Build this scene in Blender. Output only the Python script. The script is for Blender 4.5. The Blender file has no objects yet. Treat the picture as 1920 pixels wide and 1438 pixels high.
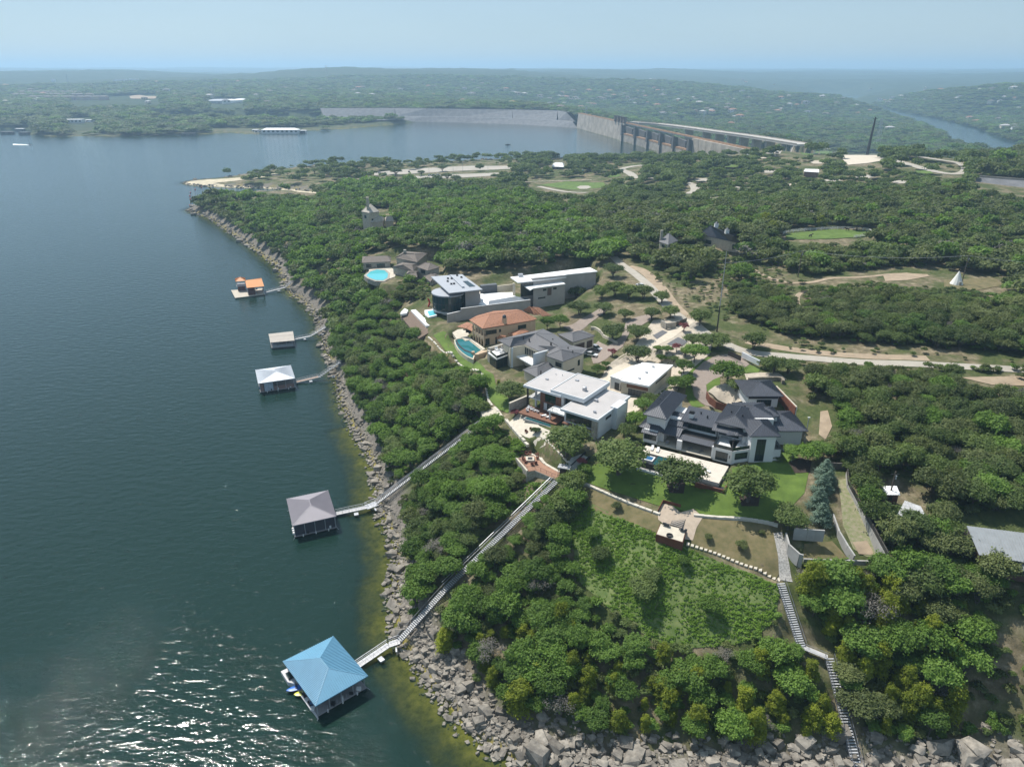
import bpy, bmesh, math, random
import numpy as np
from mathutils import Vector, Matrix
from mathutils.geometry import delaunay_2d_cdt
random.seed(7); RNG = np.random.default_rng(7)
S = bpy.context.scene; COL = S.collection
R = math.radians
# ------------------------------------------------------------------ camera
FPX, CAMH = 1332.0, 120.0
PITCH = math.atan((719 - 130) / FPX)
cam = bpy.data.cameras.new('camera'); cam.sensor_width = 36.0; cam.lens = FPX / 1920 * 36.0
cam.clip_start = 1.0; cam.clip_end = 60000
cam_ob = bpy.data.objects.new('camera', cam); COL.objects.link(cam_ob)
cam_ob.location = (0, 0, CAMH); cam_ob.rotation_euler = (math.pi / 2 - PITCH, 0, 0)
S.camera = cam_ob
# ------------------------------------------------------------------ sky, sun, exposure
SUN_EL, SUN_AZ = R(58), R(-42)            # azimuth from +Y towards +X
W = bpy.data.worlds.new('World'); S.world = W; W.use_nodes = True
nt = W.node_tree; bg = nt.nodes['Background']
sky = nt.nodes.new('ShaderNodeTexSky'); sky.sky_type = 'NISHITA'; sky.sun_disc = False
sky.sun_elevation = SUN_EL; sky.sun_rotation = SUN_AZ; sky.altitude = 200
sky.air_density = 1.0; sky.dust_density = 0.4; sky.ozone_density = 3.0
tn = nt.nodes.new('ShaderNodeVectorMath'); tn.operation = 'MULTIPLY'; tn.inputs[1].default_value = (0.90, 0.945, 1.0)
# summer haze: the clear sky is veiled by an even pale layer with very faint high cloud
nt.links.new(sky.outputs[0], tn.inputs[0]); cn = nt.nodes.new('ShaderNodeTexNoise'); cn.inputs['Scale'].default_value = 2.2; cn.inputs['Detail'].default_value = 6
tcw = nt.nodes.new('ShaderNodeTexCoord'); mpw = nt.nodes.new('ShaderNodeMapping'); mpw.inputs['Scale'].default_value = (1, 1, 5); nt.links.new(tcw.outputs['Generated'], mpw.inputs['Vector']); nt.links.new(mpw.outputs[0], cn.inputs['Vector'])
crw = nt.nodes.new('ShaderNodeValToRGB'); crw.color_ramp.elements[0].position = .3; crw.color_ramp.elements[0].color = (2.85, 3.85, 4.6, 1); crw.color_ramp.elements[1].position = .75; crw.color_ramp.elements[1].color = (3.45, 4.4, 5.0, 1)
nt.links.new(cn.outputs['Fac'], crw.inputs['Fac']); mxw = nt.nodes.new('ShaderNodeMix'); mxw.data_type = 'RGBA'; mxw.inputs[0].default_value = .62
nt.links.new(tn.outputs[0], mxw.inputs[6]); nt.links.new(crw.outputs[0], mxw.inputs[7]); nt.links.new(mxw.outputs[2], bg.inputs[0]); bg.inputs[1].default_value = 0.095
sun = bpy.data.lights.new('sun', 'SUN'); sun.energy = 4.2; sun.angle = R(0.53); sun.color = (1.0, 0.955, 0.89)
sun_ob = bpy.data.objects.new('sun', sun); COL.objects.link(sun_ob)
sd_ = Vector((math.sin(SUN_AZ) * math.cos(SUN_EL), math.cos(SUN_AZ) * math.cos(SUN_EL), math.sin(SUN_EL)))
sun_ob.rotation_euler = sd_.to_track_quat('Z', 'Y').to_euler(); sun_ob.location = (-200, 200, 400)
S.view_settings.view_transform = 'Standard'; S.view_settings.look = 'None'
S.view_settings.gamma = 1.0; S.view_settings.use_curve_mapping = False
S.view_settings.exposure = 0.5
S.render.engine = 'CYCLES'
S.cycles.max_bounces = 8; S.cycles.diffuse_bounces = 3; S.cycles.glossy_bounces = 3
S.cycles.transmission_bounces = 4; S.cycles.transparent_max_bounces = 8; S.cycles.volume_bounces = 2
HAZE_DENSITY = 1.5e-4

# ------------------------------------------------------------------ maths helpers
CP, SP = math.cos(PITCH), math.sin(PITCH)
def up(px, py, z=0.0):
    """pixel of the survey photograph -> world x, y at height z"""
    a = (px - 960) / FPX; b = (719 - py) / FPX
    t = (z - CAMH) / (-SP + b * CP)
    return (a * t, (CP + b * SP) * t)
def up3(px, py, z): x, y = up(px, py, z); return Vector((x, y, z))
def pj(x, y, z):
    z = z - CAMH; d = y * CP - z * SP
    return 960 + FPX * x / d, 719 - FPX * (y * SP + z * CP) / d
def ss(t): t = np.clip(t, 0, 1); return t * t * (3 - 2 * t)
def hsh(ix, iy, s):
    n = (ix.astype(np.int64) * 374761393 + iy.astype(np.int64) * 668265263 + s * 974634777) & 0xffffffff
    n = ((n ^ (n >> 13)) * 1274126177) & 0xffffffff
    return ((n ^ (n >> 16)) & 0xffff) / 65535.0
def vnoise(x, y, s=0):
    x = np.asarray(x, float); y = np.asarray(y, float)
    ix = np.floor(x); iy = np.floor(y); fx = ss(x - ix); fy = ss(y - iy)
    a = hsh(ix, iy, s); b = hsh(ix + 1, iy, s); c = hsh(ix, iy + 1, s); d = hsh(ix + 1, iy + 1, s)
    return (a + (b - a) * fx) * (1 - fy) + (c + (d - c) * fx) * fy - 0.5
def fbm(x, y, s=0, o=4):
    v = 0; a = 1
    for k in range(o): v = v + a * vnoise(x * 2 ** k, y * 2 ** k, s + k); a *= 0.5
    return v
def inpoly(px, py, poly):
    px = np.asarray(px, float); py = np.asarray(py, float); r = np.zeros(px.shape, bool)
    n = len(poly)
    for i in range(n):
        x1, y1 = poly[i]; x2, y2 = poly[(i + 1) % n]
        if y1 == y2: continue
        c = (y1 > py) != (y2 > py)
        r ^= c & (px < (x2 - x1) * (py - y1) / (y2 - y1) + x1)
    return r
def distpoly(px, py, poly, closed=True):
    best = np.full(np.shape(px), 1e18)
    n = len(poly)
    for i in range(n if closed else n - 1):
        x1, y1 = poly[i]; x2, y2 = poly[(i + 1) % n]
        dx, dy = x2 - x1, y2 - y1; L = dx * dx + dy * dy + 1e-12
        t = np.clip(((px - x1) * dx + (py - y1) * dy) / L, 0, 1)
        best = np.minimum(best, (px - x1 - t * dx) ** 2 + (py - y1 - t * dy) ** 2)
    return np.sqrt(best)

# ------------------------------------------------------------------ materials
def rgb(c): return (c[0], c[1], c[2], 1.0)
_M = {}
def mat(name, col, rough=0.8, var=0.15, scale=1.0, bump=0.0, bscale=None, metal=0.0, col2=None, spec=0.5, detail=5, obj=False, rnd=0.0):
    """procedural surface: base colour broken up by world-size noise, optional relief"""
    if name in _M: return _M[name]
    m = bpy.data.materials.new(name); m.use_nodes = True; n = m.node_tree.nodes; l = m.node_tree.links
    b = n['Principled BSDF']; b.inputs['Roughness'].default_value = rough; b.inputs['Metallic'].default_value = metal
    b.inputs['Specular IOR Level'].default_value = spec
    tc = n.new('ShaderNodeTexCoord') if obj else n.new('ShaderNodeNewGeometry')
    src = tc.outputs['Object'] if obj else tc.outputs['Position']
    nz = n.new('ShaderNodeTexNoise'); nz.inputs['Scale'].default_value = scale; nz.inputs['Detail'].default_value = detail
    nz.inputs['Roughness'].default_value = 0.62
    l.new(src, nz.inputs['Vector'])
    cr = n.new('ShaderNodeValToRGB'); e = cr.color_ramp.elements
    c2 = col2 if col2 else tuple(c * (1 + var) for c in col); c1 = tuple(c * (1 - var) for c in col)
    e[0].position = 0.32; e[0].color = rgb(c1 if not col2 else col); e[1].position = 0.68; e[1].color = rgb(c2)
    l.new(nz.outputs['Fac'], cr.inputs['Fac']); out = cr.outputs['Color']
    if rnd:
        oi = n.new('ShaderNodeObjectInfo'); mr = n.new('ShaderNodeMapRange')
        mr.inputs['To Min'].default_value = 1 - rnd; mr.inputs['To Max'].default_value = 1 + rnd
        l.new(oi.outputs['Random'], mr.inputs['Value'])
        mx = n.new('ShaderNodeVectorMath'); mx.operation = 'SCALE'
        l.new(out, mx.inputs[0]); l.new(mr.outputs[0], mx.inputs['Scale']); out = mx.outputs[0]
    l.new(out, b.inputs['Base Color'])
    if bump:
        bp = n.new('ShaderNodeBump'); bp.inputs['Strength'].default_value = 0.7; bp.inputs['Distance'].default_value = bump
        nb = n.new('ShaderNodeTexNoise'); nb.inputs['Scale'].default_value = bscale or scale * 4; nb.inputs['Detail'].default_value = 6
        l.new(src, nb.inputs['Vector']); l.new(nb.outputs['Fac'], bp.inputs['Height']); l.new(bp.outputs[0], b.inputs['Normal'])
    _M[name] = m; return m
def glassmat(name, col=(0.02, 0.035, 0.035), rough=0.05):
    if name in _M: return _M[name]
    m = bpy.data.materials.new(name); m.use_nodes = True; b = m.node_tree.nodes['Principled BSDF']
    b.inputs['Base Color'].default_value = rgb(col); b.inputs['Roughness'].default_value = rough
    b.inputs['Specular IOR Level'].default_value = 0.5
    _M[name] = m; return m

# ------------------------------------------------------------------ object helpers
def tag(o, label=None, cat=None, group=None, kind=None):
    if label: o['label'] = label
    if cat: o['category'] = cat
    if group: o['group'] = group
    if kind: o['kind'] = kind
    return o
def thing(name, label, cat, loc=(0, 0, 0), rz=0.0, group=None):
    o = bpy.data.objects.new(name, None); COL.objects.link(o); o.location = loc; o.rotation_euler = (0, 0, rz)
    o.empty_display_size = 0.5
    return tag(o, label, cat, group)
class MB:
    """collects faces; build() links them as one mesh object"""
    def __init__(s): s.v = []; s.f = []; s.sm = False
    def face(s, pts): i = len(s.v); s.v += [tuple(p) for p in pts]; s.f.append(tuple(range(i, i + len(pts)))); return s
    def box(s, x0, x1, y0, y1, z0, z1, rz=0, c=None):
        p = [(x0, y0), (x1, y0), (x1, y1), (x0, y1)]
        if rz:
            cx, cy = c or ((x0 + x1) / 2, (y0 + y1) / 2); cs, sn = math.cos(rz), math.sin(rz)
            p = [(cx + (x - cx) * cs - (y - cy) * sn, cy + (x - cx) * sn + (y - cy) * cs) for x, y in p]
        return s.prism(p, z0, z1)
    def prism(s, p, z0, z1):
        """z0, z1 numbers or per-corner lists"""
        n = len(p); a = sum(p[i][0] * p[(i + 1) % n][1] - p[(i + 1) % n][0] * p[i][1] for i in range(n))
        zz0 = z0 if hasattr(z0, '__len__') else [z0] * n; zz1 = z1 if hasattr(z1, '__len__') else [z1] * n
        if a < 0: p = p[::-1]; zz0 = list(zz0)[::-1]; zz1 = list(zz1)[::-1]
        i = len(s.v); s.v += [(q[0], q[1], z) for q, z in zip(p, zz0)] + [(q[0], q[1], z) for q, z in zip(p, zz1)]
        s.f.append(tuple(range(i + n - 1, i - 1, -1))); s.f.append(tuple(range(i + n, i + 2 * n)))
        for k in range(n): k2 = (k + 1) % n; s.f.append((i + k, i + k2, i + n + k2, i + n + k))
        return s
    def bar(s, a, b, w, h=None):
        """square bar from a to b"""
        a = Vector(a); b = Vector(b); d = b - a
        if d.length < 1e-6: return s
        h = h or w; u = d.cross(Vector((0, 0, 1)))
        if u.length < 1e-4 * d.length: u = Vector((1, 0, 0))
        u.normalize(); v = u.cross(d).normalized(); i = len(s.v)
        for p in (a, b):
            for q, r in ((-1, -1), (1, -1), (1, 1), (-1, 1)): s.v.append(tuple(p + u * q * w / 2 + v * r * h / 2))
        s.f += [(i, i + 1, i + 2, i + 3), (i + 7, i + 6, i + 5, i + 4)] + [(i + k, i + 4 + k, i + 4 + (k + 1) % 4, i + (k + 1) % 4) for k in range(4)]
        return s
    def tube(s, pts, rad, n=6, cap=True):
        pts = [Vector(p) for p in pts]; rr = rad if hasattr(rad, '__len__') else [rad] * len(pts); base = len(s.v)
        for k, p in enumerate(pts):
            d = (pts[min(k + 1, len(pts) - 1)] - pts[max(k - 1, 0)]).normalized()
            u = d.cross(Vector((0.13, 0.2, 1)) if abs(d.z) < .9 else Vector((1, 0.1, 0))).normalized(); v = d.cross(u)
            for j in range(n): t = 2 * math.pi * j / n; s.v.append(tuple(p + (u * math.cos(t) + v * math.sin(t)) * rr[k]))
        for k in range(len(pts) - 1):
            for j in range(n): a = base + k * n + j; b = base + k * n + (j + 1) % n; s.f.append((a, b, b + n, a + n))
        if cap: s.f.append(tuple(base + j for j in range(n))[::-1]); s.f.append(tuple(base + (len(pts) - 1) * n + j for j in range(n)))
        return s
    def lathe(s, prof, n=16, c=(0, 0)):
        base = len(s.v)
        for r_, z in prof:
            for j in range(n): t = 2 * math.pi * j / n; s.v.append((c[0] + r_ * math.cos(t), c[1] + r_ * math.sin(t), z))
        for k in range(len(prof) - 1):
            for j in range(n): a = base + k * n + j; b = base + k * n + (j + 1) % n; s.f.append((a, b, b + n, a + n))
        s.f.append(tuple(base + j for j in range(n))[::-1]); s.f.append(tuple(base + (len(prof) - 1) * n + j for j in range(n)))
        return s
    def mesh(s, name, m):
        me = bpy.data.meshes.new(name); me.from_pydata(s.v, [], s.f); me.materials.append(m)
        if s.sm: me.polygons.foreach_set('use_smooth', [True] * len(me.polygons))
        me.update(); return me
    def build(s, name, m, parent=None, loc=None, rz=0, kind=None, label=None):
        o = bpy.data.objects.new(name, s.mesh(name, m)); COL.objects.link(o)
        if parent: o.parent = parent
        if loc is not None: o.location = loc
        if rz: o.rotation_euler = (0, 0, rz)
        if kind: o['kind'] = kind
        if label: o['label'] = label
        return o
def copyob(o, parent=None, loc=None, rz=None, sc=None):
    c = o.copy(); COL.objects.link(c); c.parent = parent
    if loc is not None: c.location = loc
    if rz is not None: c.rotation_euler = (0, 0, rz)
    if sc is not None: c.scale = sc if hasattr(sc, '__len__') else (sc, sc, sc)
    return c
def copytree(o, parent=None, loc=None, rz=None, sc=None, kids={}):
    c = copyob(o, parent, loc, rz, sc)
    if o.name not in kids: kids[o.name] = [k for k in bpy.data.objects if k.parent == o]
    for k in kids[o.name]: copytree(k, c)
    return c
# ------------------------------------------------------------------ lake outline (survey pixels at water level, then far closure)
SHORE_MAIN = [(985,1438),(940,1405),(880,1372),(845,1325),(815,1290),(790,1248),(768,1222),(752,1196),(745,1160),(742,1110),(750,1062),
 (742,1030),(738,1000),(726,976),(713,955),(712,925),(704,882),(694,852),(672,815),(650,775),(640,755),(636,728),(628,700),(622,676),(611,655),
 (608,632),(596,620),(600,606),(592,592),(580,577),(565,561),(549,555),(539,542),(531,522),(521,500),(503,488),(478,468),(450,448),(420,428),
 (398,412),(380,404),(362,400),(352,394),(366,388),(392,386),(410,376),(440,366),(490,362),(560,362),(600,366),(560,358),(500,353),(430,351),(380,349),(350,346),
 (344,342),(375,337),(420,334),(470,327),(520,319),(560,315),(600,311),(650,308),(690,306),(760,308),(840,305),(900,300),(1000,297),(1100,294),
 (1180,290),(1230,284)]
DAM0 = (147.0, 1682.0); DAM1 = (290.0, 905.0)
NSHORE = [(1083,240),(1040,237),(960,233),(860,230),(800,229),(755,231),(730,235),(690,238),(650,242),(610,244),(560,247),(500,249),(470,252),(430,249),(400,251),
 (350,253),(280,256),(200,256),(150,256),(110,257),(50,252),(62,249),(60,243),(20,242),(-60,244),(-140,235),(-300,232)]
LAKE = [up(*p) for p in SHORE_MAIN] + [up(*p) for p in NSHORE] + [(-3500, 1900), (-26000, 2500), (-26000, -26000), (26000, -26000), (26000, -2600),
 (900, -60), (300, 60), (150, 78), (110, 84), (75, 87), (45, 88), (20, 87.5)]
# ------------------------------------------------------------------ height control points: (px, py, z)
CTL = [(1462,1090,20),(1300,1015,22.3),(1180,985,22.5),(1100,940,23.5),(1240,1000,22.8),(1045,897,24.5),(1440,990,24),(1180,890,26.5),(1400,940,26.3),(1260,900,26.8),(1480,880,27.5),
 (1240,850,28.3),(1450,860,28.3),(1330,870,28.2),(1200,780,29),(1480,760,31),(1330,700,31.5),(1400,650,33.5),(1200,640,32),(1000,700,28),(940,770,25.5),(910,720,26),(985,760,27.5),(1010,840,26),
 (830,650,26),(780,610,25.5),(800,560,27),(900,600,27.5),(1050,570,30),(1130,640,30),(1100,700,29.5),(1150,760,29),(1230,545,34),(1300,620,34),(1560,665,34.5),(1700,680,35),
 (1900,690,35),(1700,800,31),(1900,850,29),(1650,920,27),(1560,930,27),(1610,1010,23.5),(1650,1045,22),(1520,1040,21.5),(1870,1010,25),(1900,1180,17),(1750,1100,19),(1560,1120,17),
 (1540,1228,11.5),(1480,1200,13.5),(1700,1200,13.5),(1700,1320,6),(1900,1330,6),(1450,1330,5),(1250,1300,6),(1150,1180,12),(1150,1050,18.5),(1300,1100,17.5),(1400,1160,15),(1050,1300,5),
 (1000,1100,12.5),(900,1130,8.5),(850,1060,11),(900,980,15),(960,900,20.5),(900,850,20),(830,880,13),(780,850,10),(850,760,19),(780,740,15),(720,700,12),(750,640,18),(680,620,12),
 (650,560,14),(600,490,14),(540,450,13),(460,415,10),(425,398,7),(560,385,10),(500,375,6),(700,500,26),(740,420,25),(650,440,20),(1000,480,31),(900,520,29),(1000,400,28),(1300,440,35),
 (1600,440,37),(1900,440,37),(1800,530,37),(1500,540,35.5),(1900,600,36.5),(1350,520,34.5),(1200,420,32),
 (440,342,2.5),(520,335,3.5),(600,335,4.5),(700,325,5),(800,325,6),(900,322,6.5),(1000,310,6.5),(1100,345,11),(1300,335,21),(1300,300,20),(1200,302,10),(1200,330,15),(1500,330,28),(1420,300,28),
 (1500,292,31),(1600,292,35),(1750,295,37),(1700,330,37),(1850,345,37),(1200,380,24),(900,375,18),(700,375,12),(620,372,7),(1400,380,31),(1700,390,37),
 (1500,250,-38),(1620,255,-39),(1700,285,-42),(1400,238,-34),(1300,222,-30),(1200,208,-26),(1500,215,-36),(1640,235,-42),
 (1900,240,-36),(1800,215,-37),(500,222,8),(200,232,6),(100,205,18),(600,208,16),(350,240,3),(650,222,6),(450,235,4)]
CTL_D = [(1850,930,0),(1850,1050,-25),(1850,820,24),(1780,930,4),(1780,1050,-25),(1720,960,-2),(1600,1030,-5),(1600,1250,-38),(1500,1010,-10),(1480,1200,-36),(1950,900,36),(1950,1250,10),(1950,1500,-30),(2150,700,38),(2150,1500,20),
 (1850,3000,34),(1920,3400,52),(1700,3300,12),(1600,3500,-5),(1560,4600,-20),(1500,3200,5),(1500,6500,62),(1500,10000,95),(1750,6500,70),(1900,9000,95),(1300,2600,-5),(1300,4000,45),
 (1300,7000,92),(1000,2300,18),(1000,3600,38),(1000,6000,88),(1000,9500,112),(800,2300,20),(820,5600,118),(700,3500,50),(720,5200,114),(600,4800,128),(620,3500,55),(500,4200,72),(440,2400,22),(430,5400,78),
 (300,3400,48),(300,5200,96),(230,5600,116),(130,2500,22),(130,4000,60),(0,4500,84),(30,5600,104),(350,5800,90),(470,9000,70),(200,12000,128),(450,13000,136),(700,12500,118),(900,14000,120),(1300,14000,118),(1700,14000,114),
 (2000,14000,118),(-300,3500,60),(-300,6000,100),(-300,13000,130),(2300,4000,70),(2300,14000,120),(100,24000,120),(900,24000,118),(1800,24000,118),(1100,1800,8),(1180,1600,-28),(1230,1350,-34),(1330,1100,-34),
 (1500,820,33),(1440,900,30),(1420,950,16),(1390,1010,-20)]
cx_, cy_, cz_ = [], [], []
for px, py, z in CTL: x, y = up(px, py, z); cx_.append(x); cy_.append(y); cz_.append(z)
for px, D, z in CTL_D:
    d = D * CP - (z - CAMH) * SP; cx_.append((px - 960) / FPX * d); cy_.append(D); cz_.append(z)
for a, r_, z in [(60,150,18),(60,400,35),(60,1500,40),(100,300,25),(60,6000,90),(100,6000,90),(-60,6000,90),(-60,20000,120),(70,20000,120),(50,110,10),(60,100,6)]:
    cx_.append(r_ * math.sin(R(a))); cy_.append(r_ * math.cos(R(a))); cz_.append(z)
def lp(x, y): return np.arctan2(x, y) * 1.35, np.log(np.hypot(x, y) + 1)
cu, cv = lp(np.array(cx_), np.array(cy_)); cz_ = np.array(cz_)
def tps(r2): return r2 * np.log(r2 + 1e-9)
NC = len(cu); A = np.zeros((NC + 3, NC + 3))
A[:NC, :NC] = tps((cu[:, None] - cu) ** 2 + (cv[:, None] - cv) ** 2) + np.eye(NC) * 2e-4
A[:NC, NC] = 1; A[:NC, NC + 1] = cu; A[:NC, NC + 2] = cv; A[NC:, :NC] = A[:NC, NC:].T
wgt = np.linalg.solve(A, np.concatenate([cz_, np.zeros(3)]))
def base_h(x, y):
    u, v = lp(x, y); sh = u.shape; u = u.ravel(); v = v.ravel(); out = np.empty_like(u)
    for i in range(0, len(u), 20000):
        a, b = u[i:i + 20000], v[i:i + 20000]
        out[i:i + 20000] = tps((a[:, None] - cu) ** 2 + (b[:, None] - cv) ** 2) @ wgt[:NC] + wgt[NC] + wgt[NC + 1] * a + wgt[NC + 2] * b
    return np.clip(out, -46, 165).reshape(sh)
# ------------------------------------------------------------------ level pads: (pixels, z) or world polygons
PADS = []      # (world polygon, z, blend)
def pad(pix, z, blend=2.0, world=None): PADS.append((world or [up(p[0], p[1], z) for p in pix], z, blend))
RIVER_Z = -45.0
RIVER = [up(p[0], p[1], RIVER_Z) for p in [(2050,330),(1940,295),(1855,273),(1782,239),(1728,223),(1672,211),(1632,201),(1600,194),(1568,187),(1590,181),(1540,178)]]
RIVW = [80, 75, 70, 62, 52, 45, 45, 55, 70, 110, 130]
pad([(1190,860),(1200,790),(1265,745),(1330,760),(1460,765),(1520,830),(1475,870),(1400,880),(1320,860),(1300,850)], 28.3, 4)
pad([(1385,730),(1400,690),(1460,690),(1485,745),(1470,765),(1400,760)], 32.3, 3)
pad([(970,760),(1000,735),(1050,690),(1120,700),(1190,745),(1180,790),(1110,830),(1040,790)], 27.8, 4)
pad([(905,700),(890,650),(960,610),(1040,600),(1120,640),(1120,700),(1010,720)], 28.0, 4)
pad([(845,660),(870,600),(1040,575),(1050,610),(900,670)], 27.5, 3)
pad([(820,610),(800,580),(800,550),(1100,500),(1120,540),(1060,580)], 27.2, 3)
pad([(1150,735),(1150,690),(1210,670),(1265,690),(1255,720),(1190,755)], 29.2, 3)
pad([(695,510),(690,490),(740,480),(830,490),(830,530),(720,535)], 26.5, 3)
pad([(1235,455),(1320,435),(1395,455),(1330,470)], 36, 4)
pad([(1185,905),(1180,862),(1210,838),(1368,872),(1352,905),(1300,925)], 26.3, 1.2)
pad([(843,640),(860,630),(905,662),(905,680),(880,690),(850,668)], 25.4, 1.5)
pad([(962,860),(1003,850),(1022,868),(1052,888),(1045,898),(1000,884),(985,888)], 22.6, 2)
# stair corridors: (px, py, z) ends; the ground is kept just under the stairs
STAIRS = [((705,944,1.6),(913,786,24.6)), ((749,1200,2.2),(838,1101,9.6)), ((838,1101,9.6),(1043,902,24.8)), ((1464,1092,19.9),(1503,1212,13.2)), ((1503,1212,13.2),(1552,1232,12.0)), ((1555,1232,12.0),(1612,1455,0.9))]
CARVE = [(up(*a), a[2], up(*b), b[2]) for a, b in STAIRS]
def riv_d(x, y):
    best = np.full(np.shape(x), 1e9)
    for i in range(len(RIVER) - 1):
        (x1, y1), (x2, y2) = RIVER[i], RIVER[i + 1]; dx, dy = x2 - x1, y2 - y1
        t = np.clip(((x - x1) * dx + (y - y1) * dy) / (dx * dx + dy * dy), 0, 1)
        best = np.minimum(best, np.hypot(x - x1 - t * dx, y - y1 - t * dy) - (RIVW[i] * (1 - t) + RIVW[i + 1] * t))
    return best
def height(x, y):
    h = base_h(x, y); r_ = np.hypot(x, y)
    inl = inpoly(x, y, LAKE); d = np.full(x.shape, 1e9)
    near = (r_ < 2600) | inl; d[near] = distpoly(x[near], y[near], LAKE)
    amp = np.clip((r_ - 250) / 250, 0, 1) * 0.9 + np.clip((r_ - 1800) / 1500, 0, 1) * 9
    h = h + amp * fbm(x / 90, y / 90, 3) + np.clip((r_ - 2400) / 2500, 0, 1) * 26 * fbm(x / 800, y / 800, 9, 5)
    far = np.clip((r_ - 4500) / 2500, 0, 1); h = h + far * 26 * fbm(x / 2600, y / 2600, 21, 3)
    h = np.maximum(h, np.minimum(0.6 + 0.02 * d, 3) if True else h) if False else h
    pr = np.where(r_ < 600, 0.75, 0.55) * d + 0.1 + 1.1 * fbm(x / 7, y / 7, 5) * np.clip(d / 6, 0, 1) * (r_ < 600)
    hl = np.where(h > 0, np.minimum(h, pr), h)
    dam = (distpoly(x, y, [DAM0, DAM1], False) < 260)
    hl = np.where((hl < 0.4) & ~dam & (d < 400) & (r_ < 1500) & (x < 500) & ~inl, np.minimum(pr, 1.2), hl)
    rd = riv_d(x, y); hl = np.minimum(hl, np.maximum(RIVER_Z - 2 + rd * 0.35, RIVER_Z - 2))
    h = np.where(inl, -(np.where(r_ < 240, .105, .2) * np.minimum(d, 9) + 0.4 * np.clip(d - 9, 0, 40) + 0.05) + 0.35 * fbm(x / 3, y / 3, 8) * np.clip(d / 3, 0, 1), hl)
    for poly, z, bl in PADS:
        px = [p[0] for p in poly]; py = [p[1] for p in poly]
        m = (x > min(px) - bl * 1.5) & (x < max(px) + bl * 1.5) & (y > min(py) - bl * 1.5) & (y < max(py) + bl * 1.5) & ~inl
        if not m.any(): continue
        xm, ym = x[m], y[m]; sdp = np.where(inpoly(xm, ym, poly), 0, distpoly(xm, ym, poly))
        w = 1 - ss(sdp / bl); h[m] = h[m] * (1 - w) + z * w
    for (p, z0, q, z1) in CARVE:
        dx, dy = q[0] - p[0], q[1] - p[1]; t = np.clip(((x - p[0]) * dx + (y - p[1]) * dy) / (dx * dx + dy * dy), 0, 1)
        dd = np.hypot(x - p[0] - t * dx, y - p[1] - t * dy); m = (dd < 7) & ~inl; lz = z0 + (z1 - z0) * t - .55; w = 1 - ss((dd - 1.8) / 4)
        hc = np.minimum(h, lz); hc = np.maximum(hc, lz - 1.6); h = np.where(m, h * (1 - w) + hc * w, h)
    ez = inpoly(x, y, EMB_ZONE); h = np.where(ez, np.minimum(h, -.8), h)
    return h, d
EMB_ZONE = [(205, 1640), (205, 1800), (100, 2010), (-1000, 2080), (-900, 1900), (-500, 1850), (-268, 1862), (-150, 1830), (20, 1765), (147, 1690)]
# ------------------------------------------------------------------ terrain mesh on a polar grid (fine in view, coarse behind)
az = np.unique(np.concatenate([np.arange(-42, 42.01, 0.22), np.arange(-180, -42, 4.5), np.arange(46.5, 180.1, 4.5)]))
az = R(1) * az
rad = np.concatenate([np.exp(np.linspace(math.log(8), math.log(80), 22))[:-1], np.exp(np.linspace(math.log(80), math.log(480), 330))[:-1],
                      np.exp(np.linspace(math.log(480), math.log(26000), 300))])
LR = np.log(rad)
AZ, RD = np.meshgrid(az, rad, indexing='ij'); GX = RD * np.sin(AZ); GY = RD * np.cos(AZ)
GH, GD = height(GX, GY)
def H(x, y):
    """height of the terrain mesh (bilinear on its own grid)"""
    x = np.asarray(x, float); y = np.asarray(y, float)
    a = np.arctan2(x, y); l = np.log(np.maximum(np.hypot(x, y), 8.01))
    i = np.clip(np.searchsorted(az, a) - 1, 0, len(az) - 2); j = np.clip(np.searchsorted(LR, l) - 1, 0, len(LR) - 2)
    u = (a - az[i]) / (az[i + 1] - az[i]); v = (np.exp(l) - rad[j]) / (rad[j + 1] - rad[j])
    return GH[i, j] * (1 - u) * (1 - v) + GH[i + 1, j] * u * (1 - v) + GH[i, j + 1] * (1 - u) * v + GH[i + 1, j + 1] * u * v
def Hf(x, y): return float(H(x, y))
def hit(px, py, it=14):
    """walk the pixel's ray down to the terrain"""
    a = (px - 960) / FPX; b = (719 - py) / FPX; d = np.array([a, CP + b * SP, -SP + b * CP])
    t0, t1 = 20.0, 20.0
    while t1 < 30000:
        p = d * t1
        if CAMH + p[2] < Hf(p[0], p[1]): break
        t0 = t1; t1 *= 1.012
    for _ in range(it):
        tm = (t0 + t1) / 2; p = d * tm
        if CAMH + p[2] < Hf(p[0], p[1]): t1 = tm
        else: t0 = tm
    p = d * t1; return Vector((p[0], p[1], Hf(p[0], p[1])))
def gridmesh(name, X, Y, Z, keep, m, attrs={}):
    ni, nj = X.shape; used = np.zeros(ni * nj, bool)
    ii, jj = np.meshgrid(np.arange(ni - 1), np.arange(nj - 1), indexing='ij'); a = (ii * nj + jj)[keep]
    q = np.stack([a, a + 1, a + nj + 1, a + nj], 1)
    used[q.ravel()] = True; idx = np.cumsum(used) - 1; q = idx[q]
    V = np.stack([X.ravel(), Y.ravel(), Z.ravel()], 1)[used]
    me = bpy.data.meshes.new(name); me.vertices.add(len(V)); me.vertices.foreach_set('co', V.ravel())
    me.loops.add(q.size); me.loops.foreach_set('vertex_index', q.ravel()[::1].astype(np.int32))
    me.polygons.add(len(q)); me.polygons.foreach_set('loop_start', np.arange(len(q), dtype=np.int32) * 4)
    me.polygons.foreach_set('loop_total', np.full(len(q), 4, np.int32)); me.update(calc_edges=True)
    me.polygons.foreach_set('use_smooth', np.ones(len(q), bool))
    for k, v in attrs.items():
        at = me.attributes.new(k, 'FLOAT', 'POINT'); at.data.foreach_set('value', v.ravel()[used].astype(np.float32))
    me.materials.append(m); o = bpy.data.objects.new(name, me); COL.objects.link(o); o['kind'] = 'structure'; return o
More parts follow.
